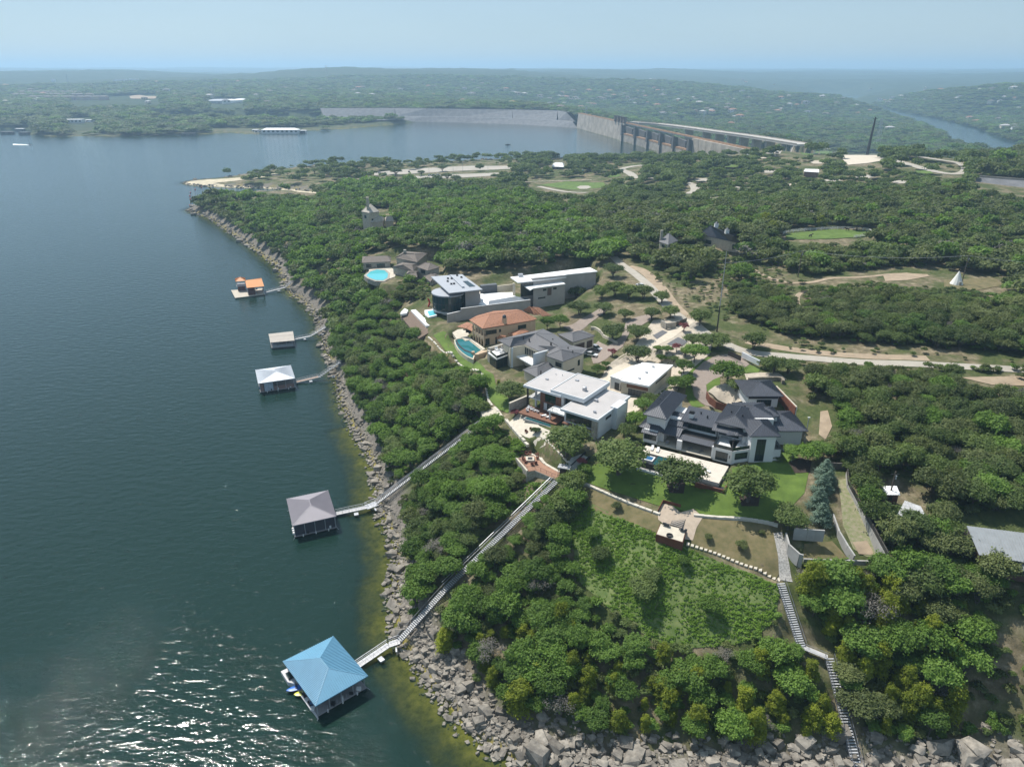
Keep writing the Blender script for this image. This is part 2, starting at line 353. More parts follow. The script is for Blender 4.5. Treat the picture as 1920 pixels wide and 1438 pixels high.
def N(t, n, **kw):
    x = t.nodes.new(n)
    for k, v in kw.items():
        if k.startswith('i_'): x.inputs[int(k[2:])].default_value = v
        else: setattr(x, k, v)
    return x
def ground_material():
    m = bpy.data.materials.new('hill country ground'); m.use_nodes = True; t = m.node_tree; l = t.links; b = t.nodes['Principled BSDF']
    b.inputs['Roughness'].default_value = 0.95; b.inputs['Specular IOR Level'].default_value = 0.2
    g = N(t, 'ShaderNodeNewGeometry'); P_ = g.outputs['Position']
    def noise(s, d=5, r=0.6):
        x = N(t, 'ShaderNodeTexNoise'); x.inputs['Scale'].default_value = s; x.inputs['Detail'].default_value = d; x.inputs['Roughness'].default_value = r
        l.new(P_, x.inputs['Vector']); return x.outputs['Fac']
    def ramp(f, st):
        c = N(t, 'ShaderNodeValToRGB'); e = c.color_ramp.elements
        while len(e) < len(st): e.new(0.5)
        for k, (p, c_) in enumerate(st): e[k].position = p; e[k].color = rgb(c_)
        l.new(f, c.inputs['Fac']); return c.outputs['Color']
    def mix(f, a, c_):
        x = N(t, 'ShaderNodeMix', data_type='RGBA'); l.new(f, x.inputs[0]); l.new(a, x.inputs[6]); l.new(c_, x.inputs[7]); return x.outputs[2]
    def attr(n):
        x = N(t, 'ShaderNodeAttribute', attribute_name=n); return x.outputs['Fac']
    soil = ramp(noise(0.35, 8, 0.7), [(0.3, (0.085, 0.075, 0.045)), (0.5, (0.17, 0.14, 0.085)), (0.66, (0.30, 0.25, 0.17))])
    grass = ramp(noise(0.8, 6, 0.7), [(0.3, (0.035, 0.055, 0.015)), (0.7, (0.10, 0.115, 0.04))])
    c0 = mix(ramp(noise(0.07, 6), [(0.42, (0, 0, 0)), (0.56, (1, 1, 1))]), soil, grass)
    rock = ramp(noise(1.1, 8, 0.75), [(0.3, (0.07, 0.065, 0.055)), (0.55, (0.19, 0.17, 0.145)), (0.7, (0.32, 0.285, 0.24))])
    c1 = mix(attr('rock'), c0, rock)
    bed = ramp(noise(0.6, 7, 0.7), [(0.35, (0.13, 0.115, 0.025)), (0.55, (0.27, 0.225, 0.06)), (0.7, (0.36, 0.28, 0.09))])
    c2 = mix(attr('bed'), c1, bed)
    far = ramp(noise(0.016, 10, 0.75), [(0.3, (0.016, 0.03, 0.012)), (0.52, (0.035, 0.055, 0.02)), (0.68, (0.075, 0.085, 0.04)), (0.78, (0.22, 0.20, 0.14))])
    c3 = mix(attr('far'), c2, far)
    l.new(c3, b.inputs['Base Color'])
    bp = N(t, 'ShaderNodeBump'); bp.inputs['Strength'].default_value = 0.8; bp.inputs['Distance'].default_value = 0.25
    l.new(noise(1.6, 8, 0.7), bp.inputs['Height']); l.new(bp.outputs[0], b.inputs['Normal'])
    return m
inl_g = inpoly(GX, GY, LAKE); RG = np.hypot(GX, GY)
a_bed = np.where(inl_g, 1.0, ss(1 - GD / 1.5)); a_rock = ss(1 - (GD - 5) / 5) * (RG < 1400)
a_far = ss((RG - 1500) / 500)
deep = (GD > 150) & inl_g
dc = deep[:-1, :-1] & deep[1:, 1:] & deep[1:, :-1] & deep[:-1, 1:]
ground = gridmesh('ground', GX, GY, GH, np.ones_like(dc), ground_material(), dict(rock=a_rock, bed=a_bed, far=a_far))
# ------------------------------------------------------------------ lake and river
def water_material(name, deepc, shallow_attr=True):
    m = bpy.data.materials.new(name); m.use_nodes = True; t = m.node_tree; l = t.links; b = t.nodes['Principled BSDF']
    b.inputs['Base Color'].default_value = rgb(deepc); b.inputs['Roughness'].default_value = 0.05; b.inputs['IOR'].default_value = 1.33
    g = N(t, 'ShaderNodeNewGeometry')
    mp = N(t, 'ShaderNodeMapping'); mp.inputs['Rotation'].default_value = (0, 0, R(25)); mp.inputs['Scale'].default_value = (1.0, 2.1, 1)
    l.new(g.outputs['Position'], mp.inputs['Vector'])
    n1 = N(t, 'ShaderNodeTexNoise'); n1.inputs['Scale'].default_value = 0.75; n1.inputs['Detail'].default_value = 6; n1.inputs['Roughness'].default_value = 0.62; n1.inputs['Distortion'].default_value = 0.6
    l.new(mp.outputs[0], n1.inputs['Vector'])
    n3 = N(t, 'ShaderNodeTexNoise'); n3.inputs['Scale'].default_value = 0.012; n3.inputs['Detail'].default_value = 4
    l.new(mp.outputs[0], n3.inputs['Vector'])
    mr = N(t, 'ShaderNodeMapRange'); mr.inputs[1].default_value = 0.35; mr.inputs[2].default_value = 0.65; mr.inputs[3].default_value = 0.34; mr.inputs[4].default_value = 0.52
    l.new(n3.outputs['Fac'], mr.inputs[0])
    bp = N(t, 'ShaderNodeBump'); bp.inputs['Distance'].default_value = 0.115; l.new(mr.outputs[0], bp.inputs['Strength'])
    l.new(n1.outputs['Fac'], bp.inputs['Height'])
    n2 = N(t, 'ShaderNodeTexNoise'); n2.inputs['Scale'].default_value = 0.22; n2.inputs['Detail'].default_value = 3; l.new(mp.outputs[0], n2.inputs['Vector'])
    b2 = N(t, 'ShaderNodeBump'); b2.inputs['Distance'].default_value = 0.5; b2.inputs['Strength'].default_value = 0.6; l.new(n2.outputs['Fac'], b2.inputs['Height']); l.new(bp.outputs[0], b2.inputs['Normal'])
    n4 = N(t, 'ShaderNodeTexNoise'); n4.inputs['Scale'].default_value = 2.4; n4.inputs['Detail'].default_value = 2; l.new(g.outputs['Position'], n4.inputs['Vector'])
    m4 = N(t, 'ShaderNodeMapRange'); m4.inputs[1].default_value = 0.66; m4.inputs[2].default_value = 0.78; l.new(n4.outputs['Fac'], m4.inputs[0])
    b3 = N(t, 'ShaderNodeBump'); b3.inputs['Distance'].default_value = 0.16; b3.inputs['Strength'].default_value = 0.45; l.new(m4.outputs[0], b3.inputs['Height']); l.new(b2.outputs[0], b3.inputs['Normal'])
    l.new(b3.outputs[0], b.inputs['Normal'])
    if shallow_attr:
        at = N(t, 'ShaderNodeAttribute', attribute_name='depth')
        cr = N(t, 'ShaderNodeValToRGB'); e = cr.color_ramp.elements
        e[0].position = 0.0; e[0].color = (0.9, 0.9, 0.9, 1); e[1].position = 1.0; e[1].color = (0, 0, 0, 1)
        for p, v in ((0.12, 0.62), (0.3, 0.27), (0.5, 0.08)): x = e.new(p); x.color = (v, v, v, 1)
        mu = N(t, 'ShaderNodeMath', operation='MULTIPLY'); mu.inputs[1].default_value = 1 / 3.6
        l.new(at.outputs['Fac'], mu.inputs[0]); l.new(mu.outputs[0], cr.inputs['Fac'])
        ly = N(t, 'ShaderNodeMath', operation='SUBTRACT'); ly.inputs[0].default_value = 1.0; l.new(cr.outputs['Color'], ly.inputs[1])
        tr = N(t, 'ShaderNodeBsdfTransparent'); tr.inputs[0].default_value = (0.78, 0.86, 0.66, 1)
        mx = N(t, 'ShaderNodeMixShader'); l.new(ly.outputs[0], mx.inputs[0]); l.new(tr.outputs[0], mx.inputs[1]); l.new(b.outputs[0], mx.inputs[2])
        l.new(mx.outputs[0], t.nodes['Material Output'].inputs[0])
    return m
DEP = np.where(inl_g, np.maximum(-GH, 0), 0)
kl = inl_g | (GD < 3.0) & (GH > -1.5)
kc = (kl[:-1, :-1] | kl[1:, 1:] | kl[1:, :-1] | kl[:-1, 1:])
lake = gridmesh('lake_water', GX, GY, np.zeros_like(GX), kc, water_material('lake water', (0.009, 0.027, 0.020)), dict(depth=DEP))
rv = MB(); pl, pr_ = [], []
for i, (x, y) in enumerate(RIVER):
    x2, y2 = RIVER[min(i + 1, len(RIVER) - 1)]; x1, y1 = RIVER[max(i - 1, 0)]
    d = Vector((x2 - x1, y2 - y1)).normalized(); w = RIVW[i] + 16
    pl.append((x - d.y * w, y + d.x * w, RIVER_Z)); pr_.append((x + d.y * w, y - d.x * w, RIVER_Z))
for i in range(len(RIVER) - 1): rv.face([pl[i], pr_[i], pr_[i + 1], pl[i + 1]][::-1])
rv.build('river_water', water_material('river water', (0.02, 0.05, 0.06), False), kind='structure')
# ------------------------------------------------------------------ haze
hz = MB().box(-27500, 27500, -27500, 27500, -62, 262)
hm = bpy.data.materials.new('haze air'); hm.use_nodes = True; t = hm.node_tree; t.nodes.remove(t.nodes['Principled BSDF'])
pv = N(t, 'ShaderNodeVolumePrincipled'); pv.inputs['Color'].default_value = (0.52, 0.76, 1.0, 1); pv.inputs['Density'].default_value = HAZE_DENSITY
pv.inputs['Anisotropy'].default_value = 0.25
t.links.new(pv.outputs[0], t.nodes['Material Output'].inputs['Volume'])
hz.build('haze', hm, kind='stuff')
# ------------------------------------------------------------------ draped sheets (roads, lawns, terraces)
CLEAR = []    # pixel polygons where no wild tree stands
def drape(name, wpoly, off, m, step=3.0, kind='structure', thick=0.0, parent=None, keepclear=True):
    """sheet following the terrain inside a world polygon"""
    b = []
    n = len(wpoly)
    for i in range(n):
        p, q = Vector(wpoly[i][:2]), Vector(wpoly[(i + 1) % n][:2]); k = max(1, int((q - p).length / step))
        for j in range(k): b.append(p.lerp(q, j / k))
    nb = len(b); xs = [p.x for p in b]; ys = [p.y for p in b]; pts = list(b)
    gx, gy = np.meshgrid(np.arange(min(xs) + step / 2, max(xs), step), np.arange(min(ys) + step / 2, max(ys), step))
    gx = gx.ravel(); gy = gy.ravel(); bb = [(p.x, p.y) for p in b]
    ok = inpoly(gx, gy, bb)
    if ok.any():
        ok2 = distpoly(gx[ok], gy[ok], bb) > step * 0.3
        pts += [Vector((x, y)) for x, y in zip(gx[ok][ok2], gy[ok][ok2])]
    r_ = delaunay_2d_cdt(pts, [], [list(range(nb))], 1, 1e-5)
    v2, fs = r_[0], r_[2]
    X = np.array([v.x for v in v2]); Y = np.array([v.y for v in v2]); Z = H(X, Y) + off
    mb = MB(); mb.v = [(a, c, d) for a, c, d in zip(X, Y, Z)]; mb.f = [tuple(f) for f in fs]
    mb.sm = True
    return mb.build(name, m, parent, kind=kind if parent is None else None)
def pix_ground(pp): return [tuple(hit(p[0], p[1])[:2]) for p in pp]
def ribbon(pts, w):
    """polygon of a path of width w along world points"""
    L, Rr = [], []
    pts = [Vector(p[:2]) for p in pts]
    for i, p in enumerate(pts):
        d = (pts[min(i + 1, len(pts) - 1)] - pts[max(i - 1, 0)]).normalized(); ww = (w[i] if hasattr(w, '__len__') else w) / 2
        L.append((p.x - d.y * ww, p.y + d.x * ww)); Rr.append((p.x + d.y * ww, p.y - d.x * ww))
    return L + Rr[::-1]
def smooth(pts, n=4):
    """Catmull-Rom through points"""
    pts = [Vector(p[:2]) for p in pts]; out = []
    for i in range(len(pts) - 1):
        p0 = pts[max(i - 1, 0)]; p1 = pts[i]; p2 = pts[i + 1]; p3 = pts[min(i + 2, len(pts) - 1)]
        for k in range(n):
            t = k / n; out.append(0.5 * ((2 * p1) + (p2 - p0) * t + (2 * p0 - 5 * p1 + 4 * p2 - p3) * t * t + (3 * p1 - p0 - 3 * p2 + p3) * t ** 3))
    return out + [pts[-1]]
# ------------------------------------------------------------------ foliage
def leafmat(name, dark, light, trans=0.25):
    m = bpy.data.materials.new(name); m.use_nodes = True; t = m.node_tree; l = t.links; b = t.nodes['Principled BSDF']
    b.inputs['Roughness'].default_value = 0.62; b.inputs['Specular IOR Level'].default_value = 0.25
    oi = N(t, 'ShaderNodeObjectInfo'); g = N(t, 'ShaderNodeNewGeometry')
    n1 = N(t, 'ShaderNodeTexNoise'); n1.inputs['Scale'].default_value = 0.9; n1.inputs['Detail'].default_value = 4; l.new(g.outputs['Position'], n1.inputs['Vector'])
    n2 = N(t, 'ShaderNodeTexNoise'); n2.inputs['Scale'].default_value = 0.03; n2.inputs['Detail'].default_value = 3; l.new(g.outputs['Position'], n2.inputs['Vector'])
    a = N(t, 'ShaderNodeMath', operation='MULTIPLY'); a.inputs[1].default_value = 0.45; l.new(oi.outputs['Random'], a.inputs[0])
    c = N(t, 'ShaderNodeMath', operation='MULTIPLY_ADD'); c.inputs[1].default_value = 0.9; l.new(n1.outputs['Fac'], c.inputs[0]); l.new(a.outputs[0], c.inputs[2])
    d = N(t, 'ShaderNodeMath', operation='MULTIPLY_ADD'); d.inputs[1].default_value = 0.9; l.new(n2.outputs['Fac'], d.inputs[0]); l.new(c.outputs[0], d.inputs[2])
    cr = N(t, 'ShaderNodeValToRGB'); e = cr.color_ramp.elements; e[0].position = 0.28; e[0].color = rgb(dark); e[1].position = 1.0; e[1].color = rgb(light)
    s = N(t, 'ShaderNodeMath', operation='MULTIPLY_ADD'); s.inputs[1].default_value = 0.85; s.inputs[2].default_value = -0.32; l.new(d.outputs[0], s.inputs[0])
    l.new(s.outputs[0], cr.inputs['Fac']); l.new(cr.outputs[0], b.inputs['Base Color'])
    tr = N(t, 'ShaderNodeBsdfTranslucent'); mu = N(t, 'ShaderNodeVectorMath', operation='MULTIPLY'); mu.inputs[1].default_value = (1.25, 1.35, 0.6)
    l.new(cr.outputs[0], mu.inputs[0]); l.new(mu.outputs[0], tr.inputs[0])
    mx = N(t, 'ShaderNodeMixShader'); mx.inputs[0].default_value = trans
    l.new(b.outputs[0], mx.inputs[1]); l.new(tr.outputs[0], mx.inputs[2]); l.new(mx.outputs[0], t.nodes['Material Output'].inputs[0])
    return m
LEAF = dict(
    oak=leafmat('live oak leaves', (0.048, 0.078, 0.020), (0.165, 0.222, 0.062), 0.32),
    lush=leafmat('lush bank leaves', (0.052, 0.100, 0.016), (0.185, 0.30, 0.052), 0.34),
    cedar=leafmat('cedar needles', (0.054, 0.076, 0.024), (0.175, 0.205, 0.070), 0.30),
    lime=leafmat('sunlit yellow green leaves', (0.09, 0.125, 0.012), (0.29, 0.33, 0.03), 0.38),  # own leaf colour, yellower and brighter than the other kinds
    blue=leafmat('blue green conifer needles', (0.07, 0.115, 0.085), (0.19, 0.27, 0.20), .2),
    grey=leafmat('bare grey twigs', (0.10, 0.095, 0.08), (0.22, 0.20, 0.17), 0.0),
    red=leafmat('crimson blossom', (0.12, 0.03, 0.035), (0.32, 0.10, 0.11)),
    weed=leafmat('bright groundcover leaves', (0.085, 0.16, 0.018), (0.24, 0.38, 0.06), 0.35))
BARK = mat('bark', (0.10, 0.085, 0.07), 0.95, 0.3, 3.0, 0.05)
def crown_mesh(name, lf, seed, nl, nleaf, leaf, R0=1.0, hgt=1.0, base=0.28, shape='round', fill=0.35):
    """crown of leaf sprays spread through overlapping boughs; unit radius R0, height hgt (tree stands on z=0)"""
    rg = np.random.default_rng(seed); lobes = []
    for k in range(nl):
        if shape == 'round':
            a = 2.4 * k + rg.uniform(-.5, .5); r_ = R0 * math.sqrt((k + .5) / nl) * 0.72; s = rg.uniform(.2, .4) * R0
            z = base + (hgt - base) * (0.36 + 0.50 * math.sqrt(max(0, 1 - (r_ / R0) ** 2)) * rg.uniform(.72, 1.1)) - s * .25
            lobes.append((r_ * math.cos(a), r_ * math.sin(a), z, s, s * rg.uniform(.78, 1.05)))
        elif shape == 'tall':
            z = base + (hgt - base) * (k + .3) / nl; w = math.sin(math.pi * min(1, (0.25 + .8 * (1 - k / nl)) * .6)) * R0
            a = 2.4 * k; r_ = w * .55 * rg.uniform(.3, 1); s = rg.uniform(.3, .45) * R0 * (1 - .35 * k / nl)
            lobes.append((r_ * math.cos(a), r_ * math.sin(a), z, s, s * 1.0))
        elif shape == 'cone':
            f = (k + .5) / nl; z = base + (hgt - base) * f * .93; w = R0 * (1 - f) ** .8 * .62; a = 2.4 * k
            s = R0 * (.38 * (1 - f) + .12); lobes.append((w * math.cos(a), w * math.sin(a), z, s, s * .9))
    P = []; Nn = []
    area = np.array([l[3] ** 2 for l in lobes]); cnt = rg.multinomial(nleaf, area / area.sum())
    for (lx, ly, lz, s, sz), c in zip(lobes, cnt):
        v = rg.normal(size=(c, 3)); v /= np.linalg.norm(v, axis=1)[:, None]; v[:, 2] = np.where(v[:, 2] < -.35, -v[:, 2] * .6, v[:, 2])
        wob = 1 + .19 * rg.normal(size=c) + .26 * np.sin(v[:, 0] * 5 + seed + lx * 9) * np.cos(v[:, 1] * 6 + ly * 7) + .15 * np.sin(v[:, 2] * 9 + lx * 5)
        rr = (1 - fill * rg.random(c) ** 1.6) * wob
        P.append(np.stack([lx + v[:, 0] * s * rr, ly + v[:, 1] * s * rr, lz + v[:, 2] * sz * rr], 1)); Nn.append(v)
    P = np.concatenate(P); Nn = np.concatenate(Nn) + rg.normal(scale=.5, size=P.shape) + np.array([-.2, .2, .55])
    Nn /= np.linalg.norm(Nn, axis=1)[:, None]; t = rg.normal(size=P.shape); U = np.cross(Nn, t); U /= np.linalg.norm(U, axis=1)[:, None]; V = np.cross(Nn, U)
    sz = leaf * rg.uniform(.6, 1.3, (len(P), 1)); U = U * sz; V = V * sz * .7
    verts = np.stack([P - U, P - V * .9 + Nn * sz * .15, P + U, P + V], 1).reshape(-1, 3)
    me = bpy.data.meshes.new(name); n = len(P); me.vertices.add(4 * n); me.vertices.foreach_set('co', verts.ravel())
    me.loops.add(4 * n); me.loops.foreach_set('vertex_index', np.arange(4 * n, dtype=np.int32))
    me.polygons.add(n); me.polygons.foreach_set('loop_start', np.arange(n, dtype=np.int32) * 4); me.polygons.foreach_set('loop_total', np.full(n, 4, np.int32))
    me.update(calc_edges=True); me.materials.append(LEAF[lf]); return me, lobes
def trunk_mesh(name, lobes, hgt, rad_, seed, base=0.28, multi=1):
    rg = random.Random(seed); mb = MB()
    for q in range(multi):
        ox, oy = (rg.uniform(-.06, .06), rg.uniform(-.06, .06)); fk = Vector((ox * 2.5, oy * 2.5, base * hgt * rg.uniform(.8, 1.1)))
        mb.tube([(ox, oy, -.12), (ox * 1.3, oy * 1.3, base * .45), fk], [rad_ * 1.3, rad_ * .9, rad_ * .75], 6)
        for k, (lx, ly, lz, s, sz) in enumerate(lobes):
            if k % multi != q or (len(lobes) > 9 and k % 2 and multi == 1): continue
            e = Vector((lx, ly, lz)); md = fk.lerp(e, .5) + Vector((rg.uniform(-.05, .05), rg.uniform(-.05, .05), -.03))
            mb.tube([fk, md, e], [rad_ * .5, rad_ * .33, rad_ * .12], 4, False)
    return mb.mesh(name, BARK)
KINDS = {}
def kind(key, lf, n, seed, nl, nleaf, leaf, hgt, shape='round', base=.28, trad=.045, multi=1, fleaf=None):
    L = []
    for k in range(n):
        cm, lb = crown_mesh(key + '_crown', lf, seed + k, nl + (k % 3), nleaf, leaf, 1.0, hgt, base, shape)
        fm, _ = crown_mesh(key + '_far_crown', lf, seed + k, nl, max(60, nleaf // 8), leaf * 2.5, 1.0, hgt, base, shape, .25)
        L.append((cm, trunk_mesh(key + '_trunk', lb, hgt, trad, seed + k, base, multi), fm))
    KINDS[key] = L
# unit crown radius 1; real size by scale
kind('oak', 'oak', 4, 10, 20, 5200, .056, 1.35, base=.3, trad=.05, multi=2)
kind('lush', 'lush', 4, 30, 17, 4600, .060, 1.55, base=.3)
kind('cedar', 'cedar', 4, 50, 15, 4200, .056, 1.5, base=.12, multi=2)
kind('lime', 'lime', 3, 70, 16, 4600, .052, 1.9, shape='tall', base=.15)
kind('blue', 'blue', 2, 80, 20, 4600, .055, 2.6, shape='cone', base=.02)
kind('grey', 'grey', 2, 90, 9, 1300, .035, 1.4, base=.2, multi=3)
kind('red', 'red', 1, 95, 8, 900, .1, 1.7, base=.4, multi=2)
NAMES = dict(oak='oak_tree', lush='broadleaf_tree', cedar='cedar_tree', lime='yellow_green_tree', blue='spruce_tree', grey='bare_tree', red='crape_myrtle')
def tree(key, x, y, s, label, group=None, rz=None, var=None, z=None, name=None, sq=1.0):
    i = (var if var is not None else random.randrange(99)) % len(KINDS[key]); cm, tm, fm = KINDS[key][i]
    t = thing(name or NAMES[key], label, 'tree' if s > 1.4 else 'shrub', (x, y, (Hf(x, y) if z is None else z) - .05), rz if rz is not None else random.uniform(0, 6.28), group)
    t.scale = (s, s, s * sq)
    for nm, me in (('crown', cm), ('trunk', tm)):
        o = bpy.data.objects.new(nm, me); COL.objects.link(o); o.parent = t
    return t
# ------------------------------------------------------------------ where the wild trees stand
EST = [(738,590),(800,645),(850,690),(885,705),(912,735),(905,760),(925,800),(975,850),(960,865),(985,905),(1045,912),(1075,935),(1110,960),(1240,1015),(1300,1035),(1460,1100),(1475,1130),(1500,1065),(1670,1062),
       (1600,900),(1560,850),(1500,845),(1545,830),(1530,775),(1500,690),(1490,672),(1400,625),(1320,600),(1290,560),(1225,515),(1195,492),(1140,500),(1060,498),(955,503),(905,515),(860,512),(805,512),(808,560),(748,572)]
CLEARP = [EST,
 [(682,476),(745,468),(830,480),(832,520),(800,530),(770,500),(745,540),(716,548),(682,515)], [(684,392),(736,392),(736,404),(684,404)],
 [(1065,1000),(1105,950),(1250,1012),(1462,1100),(1440,1150),(1395,1180),(1290,1170),(1230,1190),(1180,1130),(1090,1080)],
 [(330,325),(440,332),(440,345),(600,360),(600,368),(430,356),(330,350)], [(705,323),(884,312),(962,312),(964,317),(760,326),(705,328)], [(775,331),(940,325),(900,332),(785,334)],
 [(1640,890),(1700,890),(1755,945),(1745,985),(1690,965),(1645,930)], [(1785,965),(1925,965),(1925,1075),(1860,1060),(1800,1000)],
 [(1525,745),(1560,745),(1575,790),(1560,830),(1530,830)], [(1640,505),(1690,500),(1760,505),(1890,525),(1885,550),(1780,545),(1640,535)],
 [(1400,498),(1440,495),(1520,520),(1640,505),(1640,530),(1500,545),(1515,580),(1490,575),(1480,550),(1440,535),(1415,520)],
 [(1150,485),(1200,490),(1260,520),(1330,570),(1400,600),(1480,632),(1560,640),(1720,652),(1930,665),(1930,692),(1700,690),(1500,690),(1350,640),(1230,560),(1150,510)],
 [(1790,698),(1930,700),(1930,730),(1850,735),(1790,715)], [(1300,520),(1345,525),(1380,560),(1340,600),(1300,580)],
 [(1462,432),(1560,425),(1640,430),(1650,448),(1560,452),(1462,456)], [(1320,448),(1390,448),(1395,462),(1320,460)],
 [(1445,286),(1480,279),(1530,277),(1580,278),(1580,286),(1520,287),(1470,294)], [(1573,292),(1617,288),(1650,290),(1662,303),(1625,309),(1590,312)], [(1650,296),(1700,303),(1740,313),(1780,322),(1806,322),(1808,314),(1765,303),(1725,298),(1725,291),(1800,300),(1822,316),(1810,330),(1770,332),(1690,312)],
 [(1825,335),(1930,345),(1930,365),(1825,352)], [(985,336),(1120,334),(1140,345),(1120,360),(1050,362),(985,350)], [(1500,312),(1540,312),(1545,332),(1500,330)],
 [(1030,300),(1062,300),(1062,316),(1030,316)], [(1160,308),(1210,305),(1200,330),(1160,330)], [(1280,340),(1310,345),(1305,368),(1280,362)],
 [(1000,950),(1060,905),(1050,890),(1030,893),(880,1045),(760,1175),(750,1215),(775,1200),(900,1060)], [(700,945),(915,772),(925,785),(725,955)],
 [(1455,1090),(1475,1090),(1510,1150),(1560,1225),(1640,1440),(1590,1440),(1530,1245),(1490,1215)], [(1480,1110),(1530,1215),(1480,1190)],
 [(1830,1195),(1850,1180),(1920,1230),(1920,1190)],
 [(128,183),(300,178),(300,190),(128,195)], [(395,240),(560,240),(680,232),(740,228),(740,236),(480,250),(395,252)], [(130,220),(180,222),(180,240),(120,238)], [(390,186),(460,186),(460,198),(390,198)]]
CLEARF = [([(672,372),(746,372),(748,426),(674,428)], 476), ([(1310,418),(1378,420),(1398,456),(1325,452)], 385), ([(1234,430),(1280,430),(1280,452),(1236,452)], 372), ([(1170,442),(1214,442),(1214,450),(1170,450)], 372), ([(1028,300),(1062,300),(1062,316),(1030,316)], 950), ([(1500,312),(1542,312),(1542,327),(1500,327)], 760),
 ([(1065,965),(1108,945),(1250,1010),(1462,1098),(1462,1170),(1400,1210),(1310,1215),(1230,1205),(1160,1160),(1085,1085)], 400), ([(680,476),(830,476),(832,520),(760,520),(716,545),(682,515)], 330)]
GLADES = [(1150,330,16,3),(1232,334,18,3),(1320,338,20,3),(1372,312,16,2.5),(1440,322,18,3),(1535,305,16,3),(1252,312,14,2.5),(1478,346,18,3),(1392,352,20,3),(1620,332,22,3),(1692,342,20,3),(1560,340,20,3),(1095,352,14,3),(1340,372,14,3),(1180,350,14,3),(1430,296,14,2)]
CLEARP += [[(a - c, b), (a - c * .5, b - d), (a + c * .6, b - d), (a + c, b), (a + c * .4, b + d), (a - c * .6, b + d)] for a, b, c, d in GLADES]
SPARSE = [(430,320),(600,300),(690,300),(965,300),(1000,330),(968,345),(860,352),(700,350),(600,366),(430,352)]
PARK = [(440,320),(600,300),(1250,284),(1460,285),(1830,290),(1830,350),(1500,385),(1300,398),(1000,378),(880,362),(700,345),(600,352),(440,345)]
OPEN = [(1180,500),(1290,520),(1330,500),(1400,490),(1520,520),(1480,560),(1390,560),(1380,600),(1480,630),(1560,650),(1420,640),(1300,590)]
DENSE_L = [(400,360),(700,345),(1000,380),(1180,470),(1160,500),(950,500),(800,505),(740,575),(900,700),(1000,860),(1100,950),(1080,1080),(1250,1200),(1450,1150),(1550,1300),(1300,1420),(800,1420),(500,500)]
